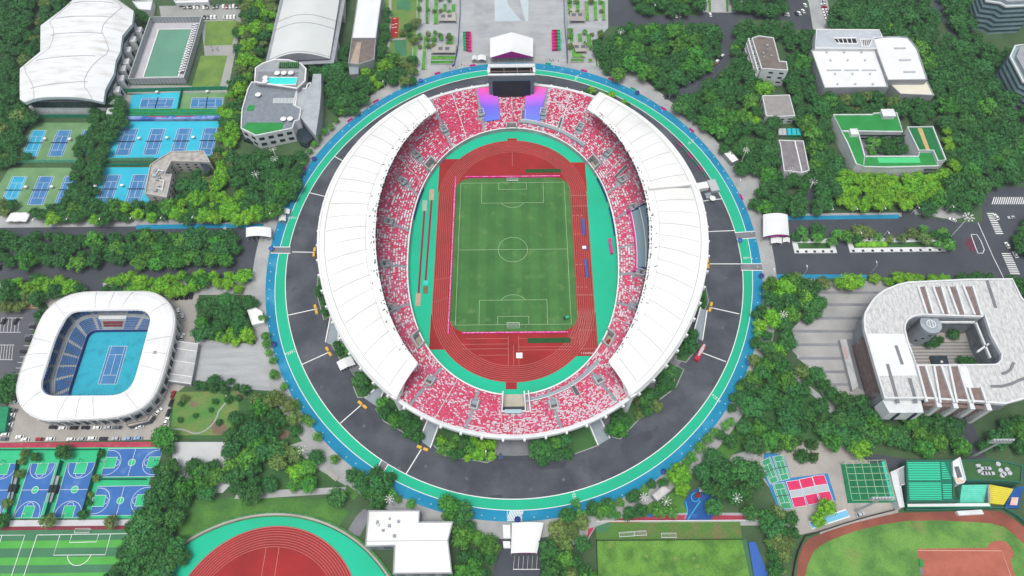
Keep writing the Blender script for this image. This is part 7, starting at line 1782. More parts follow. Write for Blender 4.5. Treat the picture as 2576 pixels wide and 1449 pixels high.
cars(2, 0, '1650,165:w 1685,160:w', 5, 'of the pair on the far right road', 'pair of white cars on the far right road'); cars(2, 0, '1992,155:w', 5, 'alone on the far right road by the pale forecourt', None)
cars(2, 0, '2110,570:w 2095,590:k 2060,625:w 2045,650:r 2030,640:k', -40, 'parked under trees on the diagonal far right road', 'cars on the diagonal far right road')
cars(2, 0, '1888,740:w 1765,820:w', 50, 'driving on the diagonal road below the wood', 'white cars on the diagonal road'); cars(2, 0, '1690,880:k 1655,905:k 1620,935:k 1590,965:w 1560,985:k', -45, 'in the line on the diagonal road near the ring', 'cars in line on the diagonal road')
cars(3, 0, '545,0:w 550,25:s 555,50:w 562,80:r 570,107:w 580,137:w 590,165:w 600,195:w', 75, 'in the column beside the far right road', 'cars beside the far right road')
cars(3, 0, '10,145:w 165,145:s 195,150:w 310,140:w 350,120:w 285,145:k 370,60:w', 10, 'parked at the edge of the far right loop', 'cars at the far right loop')
cars(3, 1, '630,640:w', 8, 'waiting at the side road by the right avenue', None); cars(3, 1, '2290,740:w 2400,1025:w 2480,1120:w', 12, 'driving down the right hand cross road', 'cars on the right cross road'); cars(3, 1, '2440,745:s', 95, 'by the planted island of the cross road', None)
cars(3, 1, '1850,770:w', 60, 'beside parked bikes at the avenue corner', None)
for k, o in CARM.items():
    if k not in USED:
        for c_ in list(o.children): bpy.data.objects.remove(c_)
        bpy.data.objects.remove(o)
b = MB()
for (x0, y0, x1, y1) in ((5, 800, 58, 800), (0, 836, 52, 836), (-5, 868, 36, 868), (-5, 905, 32, 905)): b.strip(un(x0, y0), un(x1, y1), .25, .1)
for k in range(9): b.strip(un(75-k*5, 828+k*14), un(98-k*6, 828+k*14), .22, .1)
for k in range(6):
    b.strip(un(4+k*9, 800), un(0+k*9, 835), .2, .1); b.strip(un(-2+k*7, 868), un(-6+k*7, 905), .2, .1)
struct('parking_marking', b, 'line')
# people on the far left path
def person(x, y, z, rz, shirt, label, group, step=.25):
    me = bpy.data.meshes.new('person'); J = [(0, 0, .95), (0, 0, 1.25), (0, 0, 1.48), (0, .02, 1.62), (0, .03, 1.76), (-.19, 0, 1.42), (-.27, .05, 1.15), (-.25, .2, .95), (.19, 0, 1.42), (.27, -.05, 1.15), (.25, .05, .92), (-.1, 0, .88), (-.11, step, .5), (-.11, step*.9, .08), (-.11, step*.9+.16, .04), (.1, 0, .88), (.11, -step*.6, .5), (.11, -step, .1), (.11, -step+.16, .05)]
    E_ = [(0, 1), (1, 2), (2, 3), (3, 4), (2, 5), (5, 6), (6, 7), (2, 8), (8, 9), (9, 10), (0, 11), (11, 12), (12, 13), (13, 14), (0, 15), (15, 16), (16, 17), (17, 18)]
    Rr = [.15, .15, .13, .06, .11, .07, .05, .04, .07, .05, .04, .1, .07, .05, .05, .1, .07, .05, .05]
    me.from_pydata(J, E_, []); o = bpy.data.objects.new('person', me); COL.objects.link(o); sk = o.modifiers.new('skin', 'SKIN'); o.modifiers.new('sub', 'SUBSURF').levels = 1
    for v, r in zip(me.skin_vertices[0].data if me.skin_vertices else [], Rr): v.radius = (r, r)
    me.materials.append(shirt); o.location = (x, y, z); o.rotation_euler = (0, 0, rz); return tag(o, label, 'person', group)
PM = [mat('cloth_dark', '#2c3038'), mat('cloth_red', '#b04458'), mat('cloth_light', '#c8c8c4'), mat('cloth_blue', '#3c5a8c')]
for k, (x, y) in enumerate(((2130, 480), (2145, 510), (2160, 490), (2185, 505), (2195, 490), (2200, 515), (2140, 525), (2015, 510), (2040, 500))):
    p = px(0, 0, f'{x},{y}'); person(p[0], p[1], .06, random.uniform(0, 6), PM[(0, 0, 2, 0, 3, 0, 2, 1, 1)[k]], 'person in '+('dark', 'dark', 'light', 'dark', 'blue', 'dark', 'light', 'red', 'red')[k]+' clothes walking on the path between two lawns', 'people on the path between the lawns')
for k, (x, y) in enumerate(((2070, 662), (2095, 668), (2130, 660), (2030, 680), (1950, 700), (2010, 690), (1960, 705))):
    p = px(1, 0, f'{x},{y}'); person(p[0], p[1], .12, random.uniform(0, 6), PM[k % 4], 'person in '+('dark', 'red', 'light', 'blue')[k % 4]+' clothes on the outer kerb left of the big tent', 'people on the kerb by the plaza')
for k, (x, y) in enumerate(((380, 615), (395, 620), (410, 612), (465, 625), (350, 618), (420, 622))):
    p = px(2, 0, f'{x},{y}'); person(p[0], p[1], .12, random.uniform(0, 6), PM[(0, 3, 0, 0, 2, 1)[k]], 'person in '+('dark', 'blue', 'dark', 'dark', 'light', 'red')[k]+' clothes on the kerb right of the big tent', 'people on the kerb by the plaza')
p = px(1, 1, '2500,482'); person(p[0], p[1], .3, 0, PM[1], 'person in red standing in the penalty area near the far goal', None)
p = px(2, 2, '140,400'); person(p[0], p[1], .3, 0, PM[2], 'person in light clothes behind the near goal', None)
# ================================================================== TREES
def crown_mesh(name, seed, m, rad=5.0, hgt=4.4, base=3.2, lobes=9, leaves=620, leaf=.85, spread=.66, conifer=False, gap=.0):
    rn = random.Random(seed); me = bpy.data.meshes.new(name); vs = []; fs = []
    L_ = []
    if conifer:
        for k in range(9):
            f = k/8; L_.append((rn.uniform(-.3, .3), rn.uniform(-.3, .3), base+f*hgt*2.0, rad*(1-f*.85)*.8))
    else:
        L_.append((0, 0, base+hgt*.42, rad*.58))
        for k in range(lobes):
            a = 2*math.pi*k/lobes+rn.uniform(-.4, .4); d = rad*spread*rn.uniform(.65, 1.1); L_.append((d*math.cos(a), d*math.sin(a), base+hgt*rn.uniform(.12, .66), rad*rn.uniform(.20, .40)))
        for k in range(lobes//2):
            a = rn.uniform(0, 6.3); d = rad*rn.uniform(0, .45); L_.append((d*math.cos(a), d*math.sin(a), base+hgt*rn.uniform(.55, .98), rad*rn.uniform(.18, .34)))
    tot = sum(l[3]**2 for l in L_)
    for (x, y, z, r) in L_:
        n = int(leaves*r*r/tot)
        for _ in range(n):
            u = rn.uniform(-.45, 1); t = rn.uniform(0, 2*math.pi); s = math.sqrt(max(0, 1-u*u)); d = Vector((s*math.cos(t), s*math.sin(t), u*(.75 if not conifer else .5)))
            rr = r*rn.uniform(.72, 1.25)+rn.choice((0, 0, 0, .35)); c_ = Vector((x, y, z))+d*rr
            nrm = (d+Vector((rn.uniform(-.6, .6), rn.uniform(-.6, .6), rn.uniform(-.2, .8)))).normalized()
            a_ = nrm.orthogonal().normalized(); b_ = nrm.cross(a_); q = rn.uniform(0, 6.3); a2 = a_*math.cos(q)+b_*math.sin(q); b2 = nrm.cross(a2); w = leaf*rn.uniform(.55, 1.15)
            o = len(vs); vs += [tuple(c_+a2*w), tuple(c_+b2*w*.7+nrm*w*.18), tuple(c_-a2*w*.9), tuple(c_-b2*w*.7-nrm*.1*w)]; fs.append((o, o+1, o+2, o+3))
        if not gap or rn.random() > gap:      # inner mass of twigs and leaves
            k6 = []; o = len(vs); rr = r*.74
            for i in range(1, 4):
                for j in range(7):
                    ph = math.pi*i/4; t = 2*math.pi*j/7+i; kq = rr*rn.uniform(.8, 1.05); vs.append((x+kq*math.sin(ph)*math.cos(t), y+kq*math.sin(ph)*math.sin(t), z+kq*.75*math.cos(ph)))
            vs.append((x, y, z+rr*.75)); vs.append((x, y, z-rr*.6))
            for j in range(7):
                j2 = (j+1) % 7; fs += [(o+21, o+j, o+j2), (o+j, o+7+j, o+7+j2, o+j2), (o+7+j, o+14+j, o+14+j2, o+7+j2), (o+22, o+14+j2, o+14+j)]
    me.from_pydata(vs, [], fs); me.materials.append(m); me.update(); return me
def trunk_mesh(name, h, r, rn, conifer=False):
    b = MB(); b.tube((0, 0, 0), (.15, .1, h*.5), r, r*.75, 7, cap=False); b.tube((.15, .1, h*.5), (0, 0, h), r*.75, r*.4, 7, cap=False)
    if not conifer:
        for k in range(4):
            a = k*1.6+rn.random(); b.tube((.1, .05, h*.5), (2.0*math.cos(a), 2.0*math.sin(a), h*.95), r*.45, r*.18, 5, cap=False)
    me = bpy.data.meshes.new(name); me.from_pydata(b.v, [], b.f); me.materials.append(M['bark']); me.update(); return me
TM = {}
def tset(k, m, n, **kw): 
    TM[k] = [crown_mesh('crown', hash((k, i)) % 9999 if False else i*37+len(k)*101+ord(k[0]), M[m], **kw) for i in range(n)]
tset('dark', 'leaf_dark', 4, lobes=14, leaves=1050, leaf=.55)
tset('mid', 'leaf_mid', 4, lobes=13, leaves=1000, leaf=.55)
tset('bright', 'leaf_bright', 4, lobes=15, leaves=1050, leaf=.52, spread=.68)
tset('olive', 'leaf_olive', 3, lobes=12, leaves=800, leaf=.5, gap=.5)
tset('young', 'leaf_young', 3, lobes=9, leaves=480, leaf=.6, gap=.6, spread=.6)
tset('pine', 'leaf_pine', 2, rad=3.6, hgt=4.5, base=1.5, leaves=520, leaf=.6, conifer=True)
TR = trunk_mesh('trunk', 5.5, .32, random.Random(3)); TRC = trunk_mesh('trunk', 9, .3, random.Random(4), True)
TREES = []       # x, y, type, scale, label, group, name
rt = random.Random(11)
NAMES = dict(dark='broadleaf_tree', mid='broadleaf_tree', bright='bright_leaved_tree', olive='sparse_tree', young='street_tree', pine='conifer_tree')
OPEN = [F(s) for s in ('1526,0 1595,0 1593,22 1614,38 1750,40 1768,30 1850,32 1985,38 1975,0 2012,0 2046,75 2000,75 1985,50 1860,48 1852,110 1845,140 1815,180 1762,222 1712,248 1700,262 1665,250 1722,207 1792,165 1817,120 1810,58 1770,54 1530,60', '2042,440 2066,440 2050,545 2018,545', '2012,0 2070,0 2080,40 2090,72 2046,75', '1900,548 2300,545 2480,560 2480,690 1920,690', '2470,470 2576,470 2576,560 2540,600 2560,700 2500,700 2470,560', '343,566 690,563 690,575 343,577', '0,574 340,572 600,572 690,570 690,690 620,690 600,600 590,580 300,582 262,600 262,660 600,666 600,685 262,690 262,730 208,730 208,690 0,695 0,668 235,668 250,640 244,590 0,586', '1568,178 1600,175 1620,200 1650,225 1670,240 1645,250 1610,225 1570,190', '1850,432 1900,430 1920,455 1910,490 1890,510 1870,480', '437,1112 565,1112 575,1140 505,1150 440,1145', '500,855 640,866 665,870 690,935 690,975 615,975 600,955 490,950', '2095,720 2225,712 2160,830 2190,990 2140,1020 2100,960 2050,920 2000,870 2000,830 2040,800', '2150,1140 2250,1152 2400,1174 2576,1190 2576,1210 2500,1195 2300,1185 2200,1170', '960,1085 1000,1085 1000,1100 960,1100', '1500,1317 1870,1317 1870,1440 1500,1440', '1735,1240 1775,1240 1775,1310 1725,1312', '465,1262 600,1252 700,1250 700,1290 560,1320 470,1360 450,1330')]
def ok(x, y, r):
    for a in range(0, 6):
        px_, py_ = x+r*math.cos(a*1.05), y+r*math.sin(a*1.05)
        for P in KEEP:
            if inside(px_, py_, P): return False
    if any(inside(x, y, P) for P in KEEP): return False
    for z in (3.5*r/3.6, 8*r/3.6):          # ground left open behind the crown
        f = z/CH; gx, gy = x+(x-CX)*f/(1-f), y+(y-CY)*f/(1-f)
        if any(inside(gx, gy, P) for P in OPEN): return False
    return True
def wood(s, kinds, sp, where, r=5.0, avoid=True, dens=1.0, zc=5.5):
    """plant a wood inside an outline of crowns seen in the photo"""
    P = F(s, zc); xs = [p[0] for p in P]; ys = [p[1] for p in P]; pts = []; area = (max(xs)-min(xs))*(max(ys)-min(ys)); sp *= .9; tries = int(area/sp/sp*14)
    for _ in range(tries):
        x, y = rt.uniform(min(xs), max(xs)), rt.uniform(min(ys), max(ys))
        if not inside(x, y, P): continue
        if any((x-a)**2+(y-b_)**2 < sp*sp for a, b_, _, _ in pts): continue
        sc = r/5*rt.choice((rt.uniform(.7, .95), rt.uniform(.9, 1.15), rt.uniform(1.1, 1.4)))
        if avoid and not ok(x, y, sc*3.6): continue
        pts.append((x, y, rt.choice(kinds), sc))
    for x, y, k, sc in pts: TREES.append((x, y, k, sc, where, sp))
def line(s, kinds, where, r=3.2, n=None):
    P = F(s, 4.0)
    for p in P: TREES.append((p[0]+rt.uniform(-.4, .4), p[1]+rt.uniform(-.4, .4), rt.choice(kinds), r/5*rt.uniform(.85, 1.15), where, 5))
D, Mi, B, O_, Y = 'dark', 'mid', 'bright', 'olive', 'young'
# far left corner and left edge
wood('-40,-30 92,-30 62,60 40,120 22,180 0,230 -40,260', [D, D, Mi], 7.6, 'in the dark wood of the far left corner', 5.6)
wood('118,-30 180,-30 140,30 104,66 100,128 52,172 48,255 58,300 20,400 -40,420 -40,290 18,220 40,160 62,110 95,40', [D, Mi, Mi, O_, D], 6.8, 'between the far left path and the wavy roof', 5.0)
wood('18,300 80,285 82,330 60,400 20,405 -30,420 -30,330', [D], 7.0, 'at the left edge beside the olive tennis courts', 5.0)
wood('0,500 30,495 30,530 0,540', [O_, D], 6, 'at the left edge below the olive tennis courts', 4.5)
wood('330,18 385,10 380,45 360,50 345,30', [D, O_], 6.5, 'behind the wavy roof by the shed', 4.6)
wood('600,-20 640,-20 625,60 598,90 604,30', [Mi, O_], 6.5, 'beside the far left car park', 4.6)
wood('232,262 312,252 316,296 288,330 258,380 236,480 200,540 150,545 140,530 178,470 196,400 186,370 222,340', [D, D, D, Mi], 5.6, 'in the dark hedge row between the tennis quarters', 4.7, False)
wood('70,530 150,520 240,516 330,510 430,508 500,505 545,508 560,545 520,556 430,546 330,548 250,552 100,552 60,545', [B, Mi, Mi], 6.3, 'along the near side of the tennis quarter above the avenue', 4.8)
wood('628,492 650,530 645,556 540,556 535,500 560,488', [B, B], 6.5, 'at the corner above the left avenue near the club', 5.3)
wood('628,0 690,-20 682,70 660,110 645,150 630,170 600,200 604,110', [B, O_, Mi, B], 6.2, 'in the mixed belt left of the vaulted hall', 4.7)
wood('590,190 620,190 605,250 590,330 575,420 545,480 500,505 470,500 520,440 545,390 560,280 572,232', [B, O_, B, Mi], 6.0, 'in the mixed belt between the tennis courts and the club house', 4.6)
wood('430,452 500,440 520,470 490,490 450,500', [Mi, D], 6.0, 'in the yard of the beige L-shaped building', 4.8)
wood('570,400 650,385 715,390 755,425 745,470 715,520 690,545 640,540 595,490', [D, D, Mi, D], 6.3, 'in the dark wood between the club house and the ring', 5.0)
wood('730,375 765,380 750,420 715,400', [Mi, D], 6.0, 'in the dark wood between the club house and the ring', 4.3)
wood('770,155 840,150 865,185 860,200 800,200 770,180', [D], 6.0, 'in the dark clump at the near end of the vaulted hall', 5.2)
wood('812,190 870,180 890,215 915,230 930,250 895,275 870,290 830,260', [D, Mi, Mi, D], 6.3, 'beside the grey sloping wing of the club house', 4.8)
wood('850,100 880,105 872,160 850,160', [D], 5, 'between the vaulted hall and the brown roofed building', 3.6)
wood('905,160 955,150 975,170 965,210 920,225 902,210', [Mi, Mi, B], 5.6, 'by the brown roofed building near the ring', 4.3)
wood('940,20 972,0 978,60 968,110 950,160 938,150 948,80', [D, Mi], 5.6, 'along the path right of the white warehouse', 4.0)
wood('985,60 1050,40 1045,100 1000,110 985,150', [Mi, O_], 7.2, 'in the far garden left of the plaza', 4.0)
wood('985,150 1040,150 1040,200 985,205', [Mi, O_, Mi], 5.8, 'in the near corner of the far garden', 4.6)
for x in (1056, 1076, 1092, 1108, 1128, 1385+50, 1452, 1470, 1488, 1512):
    for y in ((-5, 22, 82, 90, 110) if x < 1200 else (0, 25, 75, 85, 110)):
        if rt.random() < .75: TREES.append((*un(x+rt.uniform(-2, 2), y+rt.uniform(-5, 5), 4)[:2], rt.choice([O_, Y]), .5*rt.uniform(.8, 1.2), 'among the hedge beds '+('left' if x < 1200 else 'right')+' of the plaza', 5))
# median of the left avenue
wood('-20,592 100,584 180,582 240,588 252,612 250,650 236,664 150,662 0,656 -20,650', [Mi, Mi, Mi, Mi], 6.2, 'in the left block of the left avenue median', 5.0)
wood('268,600 300,590 400,585 500,582 585,588 597,615 596,640 570,654 480,656 380,660 300,656 268,640', [Mi, Mi, Mi, Mi, D], 6.2, 'in the long block of the left avenue median', 5.0)
wood('-10,706 20,706 66,700 120,698 190,700 205,712 200,730 110,735 20,735 -10,730', [B, B, Mi], 5.8, 'in the row below the left avenue near the frame edge', 4.3)
wood('258,690 320,684 480,680 515,690 515,725 430,735 300,738 256,725', [B, B, B, Mi], 5.8, 'in the long row below the left avenue', 4.5)
wood('532,690 580,680 616,682 618,705 600,722 540,728', [B, B], 6, 'in the short row below the left avenue by the ring', 4.4)
wood('0,735 60,735 60,770 10,775', [O_, D], 6, 'above the left car park', 4.4); wood('72,740 108,740 100,790 78,800', [D, Mi], 6.5, 'above the left car park', 4.2)
wood('0,955 40,955 36,1010 0,1020', [D], 6, 'left of the oval arena at the frame edge', 4.3); wood('0,1040 12,1040 12,1090 0,1100', [D], 6, 'at the frame edge by the green hut', 4)
# garden right of the arena
wood('505,760 530,750 570,745 630,750 640,790 625,830 560,850 500,850 490,825', [D, D, Mi], 6.3, 'in the shady garden right of the arena', 4.6)
wood('540,835 630,830 635,855 620,862 545,858', [B], 5.0, 'in the clipped row at the near side of the shady garden', 3.3)
wood('490,957 520,952 605,952 612,975 545,982 492,975', [Mi], 4.6, 'in the hedge row below the forecourt', 3.0)
wood('625,990 690,985 700,1010 690,1030 640,1030', [Mi, O_], 6.3, 'at the top of the lower garden', 4.0)
wood('590,1050 640,1010 700,1040 690,1090 720,1120 680,1150 650,1180 690,1230 640,1245 600,1230 580,1170 570,1110', [D, D, D, Mi], 6.6, 'in the dark clump of the lower garden', 5.2)
wood('700,1000 740,1010 752,1050 745,1085 715,1080 705,1050', [D, Mi, O_], 6, 'in the lower garden beside the ring', 4.4)
wood('700,1120 760,1130 765,1160 720,1175 700,1160', [O_], 7, 'on the lawn beside the petal lamp', 4.6); wood('735,1175 775,1170 785,1220 740,1225', [B, Mi], 6.5, 'on the lawn lower left of the ring', 4.8); wood('790,1125 825,1120 820,1160 790,1155', [D], 7, 'on the lawn lower left of the ring', 4.2)
wood('815,1235 860,1235 865,1265 830,1280', [D], 9, 'standing alone above the bottom left track', 4.6); wood('560,1200 610,1200 605,1232 570,1232', [D, O_], 8, 'on the pale yard', 4.4)
wood('885,1195 940,1185 962,1210 955,1260 925,1262 890,1240', [D, Mi, D], 6.2, 'in the clump lower left of the ring', 5.0)
wood('965,1190 985,1190 985,1235 962,1235', [Mi, B], 5, 'in the clump lower left of the ring', 3.4)
wood('935,1262 960,1262 955,1300 940,1290', [Mi], 5, 'left of the cream stepped building', 3.4)
wood('480,1180 545,1165 545,1205 500,1215', [D, Mi], 6, 'at the left edge of the pale yard', 4.4); wood('505,1110 565,1115 562,1140 510,1140', [O_], 6, 'on the pale yard', 3.8)
wood('388,1095 432,1100 436,1150 430,1180 495,1170 535,1195 530,1235 470,1260 420,1270 340,1270 345,1220 372,1160', [D, D, Mi], 6.6, 'in the dark trees right of the basketball courts', 5.3)
wood('330,1290 400,1280 450,1310 478,1370 465,1420 440,1470 275,1470 300,1400 330,1350', [D, D, D], 6.6, 'in the big dark clump between the striped field and the track', 5.8)
for x, y, r in ((160, 1138, 5), (60, 1140, 3), (85, 1148, 3), (50, 1158, 2.5), (250, 1140, 2.4), (45, 1190, 3), (238, 1200, 2.4), (15, 1265, 3.2), (220, 1242, 2), (218, 1262, 2), (205, 1293, 3), (125, 1310, 4.6), (278, 1312, 4.2), (5, 1310, 4.5)): TREES.append((*un(x, y, 4)[:2], rt.choice([O_, Mi]), r/5, 'in the pits between the basketball courts', 5))
# street trees round the ring
for s in ('640,760 652,795 660,800', '668,845 672,865 676,885 684,905', '686,935 690,945 712,970', '742,1020 765,1050 778,1060', '800,1100 842,1155 910,1195', '1000,1255 1035,1265 985,1240', '800,345 790,360 778,375 815,330 830,318 845,300 860,280', '770,395 762,405 750,420 735,440 722,450 715,470 700,485 692,500'):
    line(s, [Y], 'in the paved belt outside the ring on the left', 3.1)
for s in ('1905,790 1912,815 1908,835 1905,860', '1898,945 1880,960 1862,975 1850,1000 1845,1025', '1840,1060 1825,1070 1800,1085 1780,1105 1760,1125', '1740,1150 1730,1160 1715,1178 1690,1195 1668,1215 1640,1215 1620,1230', '1600,1245 1585,1250 1560,1262 1530,1268 1510,1275 1490,1285', '1900,905 1915,925 1930,930'):
    line(s, [Y, Mi], 'in the paved belt outside the ring on the right', 3.4)
wood('1115,1270 1150,1265 1185,1275 1200,1320 1230,1350 1238,1400 1230,1470 1120,1470 1130,1360 1128,1310', [D, Mi, Mi], 6.3, 'in the dark column of trees left of the bottom gate', 5.0, True)
wood('1372,1330 1400,1305 1440,1285 1470,1290 1472,1340 1480,1400 1490,1470 1362,1470 1368,1400', [D, Mi, O_, Mi], 6.3, 'in the column of trees right of the bottom gate', 5.0)
wood('1445,1262 1500,1265 1560,1285 1640,1280 1700,1285 1720,1300 1640,1300 1540,1300 1450,1300', [Y, Mi], 5.2, 'in the row behind the practice pitch', 3.6)
wood('1690,1190 1725,1185 1740,1210 1725,1240 1695,1235', [B], 8, 'yellow green crown beside the playground', 5.6)
wood('1750,1160 1790,1150 1850,1145 1895,1170 1905,1210 1890,1240 1840,1250 1790,1235 1740,1180', [D, D], 6.6, 'in the big dark clump beside the playground', 5.4)
wood('1775,1270 1850,1290 1930,1280 1960,1300 1950,1400 1960,1470 1900,1470 1900,1310 1790,1305', [Mi, Y, D], 6, 'right of the practice pitch', 4.5)
wood('1960,1340 1980,1340 1990,1400 1960,1440', [O_], 6.0, 'beside the baseball fence', 3.8)
wood('1920,1285 1990,1280 2005,1330 1990,1370 1930,1380', [Mi, O_, D], 6, 'above the baseball fence', 4.2)
wood('2040,1275 2095,1275 2100,1300 2060,1312', [B], 8, 'by the pale blue pool', 4.6)
for x, y, r in ((465, 1003, 2.6), (455, 1015, 2), (452, 1055, 1.8), (540, 1010, 2), (530, 1030, 1.6), (575, 1005, 2.6), (490, 1045, 1.6), (600, 1000, 2.2), (550, 1062, 2), (585, 1055, 2.4)): TREES.append((*un(x, y, 2)[:2], rt.choice([Mi, O_, D]), r/5, 'on the lower garden lawn right of the arena', 5))
# inside islands
wood('945,1000 985,995 1040,1045 1060,1080 1050,1100 1000,1075 960,1040', [D, Mi], 5.4, 'on the verge lower left of the bowl', 3.8, False)
wood('1098,1105 1150,1095 1240,1105 1245,1140 1225,1152 1180,1150 1115,1135', [Mi, Y, B], 4.6, 'on the verge left of the near road', 3.3, False)
wood('1340,1100 1400,1085 1440,1095 1430,1140 1400,1160 1345,1155', [D, Mi], 5.6, 'in the round clump right of the near road', 4.8, False)
wood('1530,1050 1580,1050 1570,1090 1540,1098', [B, Mi], 5.0, 'on the verge lower right of the bowl', 3.8, False); wood('1625,975 1650,970 1665,1000 1645,1025 1600,1045 1595,1020', [Mi, O_, D], 5.0, 'on the verge lower right of the bowl', 3.8, False)
wood('1655,940 1690,925 1700,950 1690,975 1665,975', [D], 5, 'on the verge below the right roof end', 4.0, False); wood('1715,850 1745,835 1750,880 1715,890', [D], 5, 'on the small verge by the fire truck', 4.0, False)
wood('1760,720 1778,715 1780,760 1768,770', [D], 5, 'on the narrow verge right of the roof', 3.0, False)
wood('895,950 920,948 925,985 900,990', [D], 5.5, 'below the white tent on the ring road', 4.8, False); wood('800,715 835,730 830,780 808,785', [Mi, D], 4.6, 'on the verge left of the roof', 3.2, False); wood('838,860 868,860 875,885 850,890', [D, Y], 5, 'on the small verge left of the roof', 3.0, False)
for s in ('1472,232 1490,225 1505,238', '1518,236 1540,235', '1568,255 1578,262'): line(s, [Mi, B], 'between the far rim and the right roof end', 3.4)
# far right
wood('1500,95 1530,100 1550,70 1600,62 1680,62 1740,60 1790,62 1812,80 1818,115 1800,150 1770,175 1730,205 1690,235 1660,225 1640,200 1610,178 1580,180 1560,190 1530,175 1505,140', [D, Mi, D, Mi, Mi], 6.7, 'in the big wood between the plaza and the loop road', 5.2)
wood('1590,-20 1765,-20 1762,20 1700,30 1620,26', [D, Mi], 7, 'in the far wood beyond the loop road', 5.2); wood('1850,-20 1975,-20 1985,25 1930,40 1870,36 1845,10', [D, D], 7, 'in the far wood right of the pale forecourt', 5.2)
wood('1850,50 1960,55 2030,48 2060,80 2050,110 1990,95 1985,85 1900,88 1862,110 1848,90', [Mi, Mi, Mi, D], 6.8, 'in the belt below the far right road', 5.0)
wood('1845,110 1885,100 1900,160 1930,205 1925,290 1900,310 1855,330 1800,330 1760,300 1720,280 1700,262 1720,235 1775,205 1822,160', [Mi, D, Mi, Mi, Mi, B, D], 6.8, 'in the wood right of the ring between the roads', 5.2)
wood('1780,200 1830,190 1840,290 1800,300 1775,260', ['pine', 'pine', D], 5.0, 'among the feathery trees right of the ring', 4.8)
wood('1985,95 2048,105 2060,180 2066,222 2120,245 2095,290 2080,330 2120,420 2105,450 2085,520 2065,530 2035,440 2030,330 2010,300 1990,245 1985,180', [D, Mi, Mi, D], 6.8, 'in the wood between the brown roofed block and the white hall', 5.2)
wood('1800,335 1890,330 1960,300 1955,340 1975,420 1990,480 2010,520 1985,535 1900,530 1880,500 1870,470 1890,440 1860,420 1835,400', [D, Mi, D], 6.8, 'in the wood above the right entrance tent', 5.1)
wood('1995,425 2060,415 2090,470 2070,525 2040,540 2000,530', [D, D], 6.8, 'in the wood above the right entrance tent', 5.1)
wood('2060,232 2140,228 2220,228 2345,240 2360,290 2300,300 2270,285 2100,285 2080,270', [D, Mi, O_], 6.6, 'in the belt between the white hall and the green roofed school', 5.0)
wood('2125,-20 2330,-20 2345,40 2362,90 2330,110 2310,150 2290,140 2260,95 2200,90 2160,78 2090,75 2100,30', [D, D, Mi, D], 7.4, 'in the dark wood behind the white hall', 5.8)
wood('2370,-20 2440,-20 2420,30 2460,80 2480,110 2560,150 2590,220 2590,300 2560,250 2500,150 2440,110 2400,70', [D, Mi, D], 7.6, 'in the dark wood by the far right road', 5.6)
wood('2300,130 2380,100 2440,130 2500,200 2560,300 2590,400 2590,450 2470,460 2440,520 2400,528 2330,520 2380,480 2440,430 2400,350 2375,300 2350,240 2330,190', [D, D, D, Mi], 7.2, 'in the dark wood along the right frame edge', 5.8)
wood('2215,120 2250,40 2240,90', [B], 7, 'bright crown behind the white hall', 4)
wood('2108,425 2180,430 2290,440 2300,420 2330,430 2350,470 2340,505 2280,515 2200,525 2130,525 2105,490', [B, B, B], 6.2, 'in the bright green belt between the school and the avenue', 5.0, True)
wood('2378,300 2400,300 2410,340 2450,400 2465,440 2420,480 2380,490 2340,480 2350,440 2385,400 2390,350', [B, B, Mi], 6.4, 'in the bright green belt right of the school', 5.0)
wood('2560,560 2600,555 2600,650 2565,630', [D], 6.5, 'on the island of the right cross road', 4.6)
wood('1996,578 2030,575 2060,570 2110,580 2112,605 2060,600 2000,602', [Mi, Y], 5.4, 'in the short avenue planter', 4.0, False)
wood('2130,590 2160,580 2230,590 2330,570 2385,570 2395,610 2380,625 2330,600 2250,600 2200,592 2135,600', [Mi, Y, O_], 5.6, 'in the long avenue planter', 4.2, False)
wood('1935,705 2010,690 2100,680 2160,680 2170,712 2100,716 2040,720 1990,725 1950,735', [B, Mi, O_], 6.0, 'in the row below the right avenue near the ring', 4.5)
wood('2175,680 2230,668 2360,665 2400,680 2400,700 2300,700 2190,708', [B, B], 6.0, 'in the row above the U-shaped building', 4.8)
wood('2400,690 2560,690 2600,720 2600,760 2560,730 2450,700', [D, Mi], 6.2, 'behind the U-shaped building', 4.6)
wood('1925,740 1990,700 2040,740 2060,780 2045,800 1995,800 1985,830 1985,870 1940,890 1915,850 1915,780', [D, Mi, B, D], 6.5, 'in the wood between the ring and the paved campus', 5.0)
wood('2005,740 2060,735 2070,770 2015,770', [D], 6.5, 'in the round planter on the paved campus', 4.6)
wood('1900,905 1960,905 2030,930 2080,950 2100,975 2110,1000 2090,990 2040,960 1980,930 1900,930', [Mi, D, O_], 6.3, 'along the path below the paved campus', 4.6)
wood('1860,940 1920,935 2000,960 2060,1010 2110,1050 2170,1040 2200,1060 2250,1060 2260,1090 2200,1110 2130,1120 2060,1115 1980,1115 1880,1120 1850,1080 1870,1030 1850,1000', [D, D, 'pine', Mi, D], 6.6, 'in the big wood right of the ring bottom', 5.2)
wood('1890,1090 1960,1110 2040,1100 2090,1120 2060,1150 1990,1150 1920,1145', ['pine'], 6.5, 'among the dark conifers above the small courts', 4.6)
wood('2120,980 2160,980 2190,1020 2200,1060 2140,1080 2110,1030', [D], 6.4, 'at the near left corner of the U-shaped building', 5.0)
wood('2260,1060 2400,1055 2410,1090 2430,1130 2400,1160 2330,1145 2290,1120 2230,1115', [D, Mi], 6.5, 'below the U-shaped building', 5.0); wood('2490,1080 2590,1050 2590,1170 2520,1160 2480,1130', [D, Mi], 6.6, 'at the right edge below the U-shaped building', 5.0)
wood('2150,1120 2190,1125 2195,1165 2160,1165', [B], 8, 'above the netted green court', 5.0)
wood('1800,1080 1840,1085 1850,1110 1820,1110', [Mi], 6, 'at the near right of the ring', 3.6)
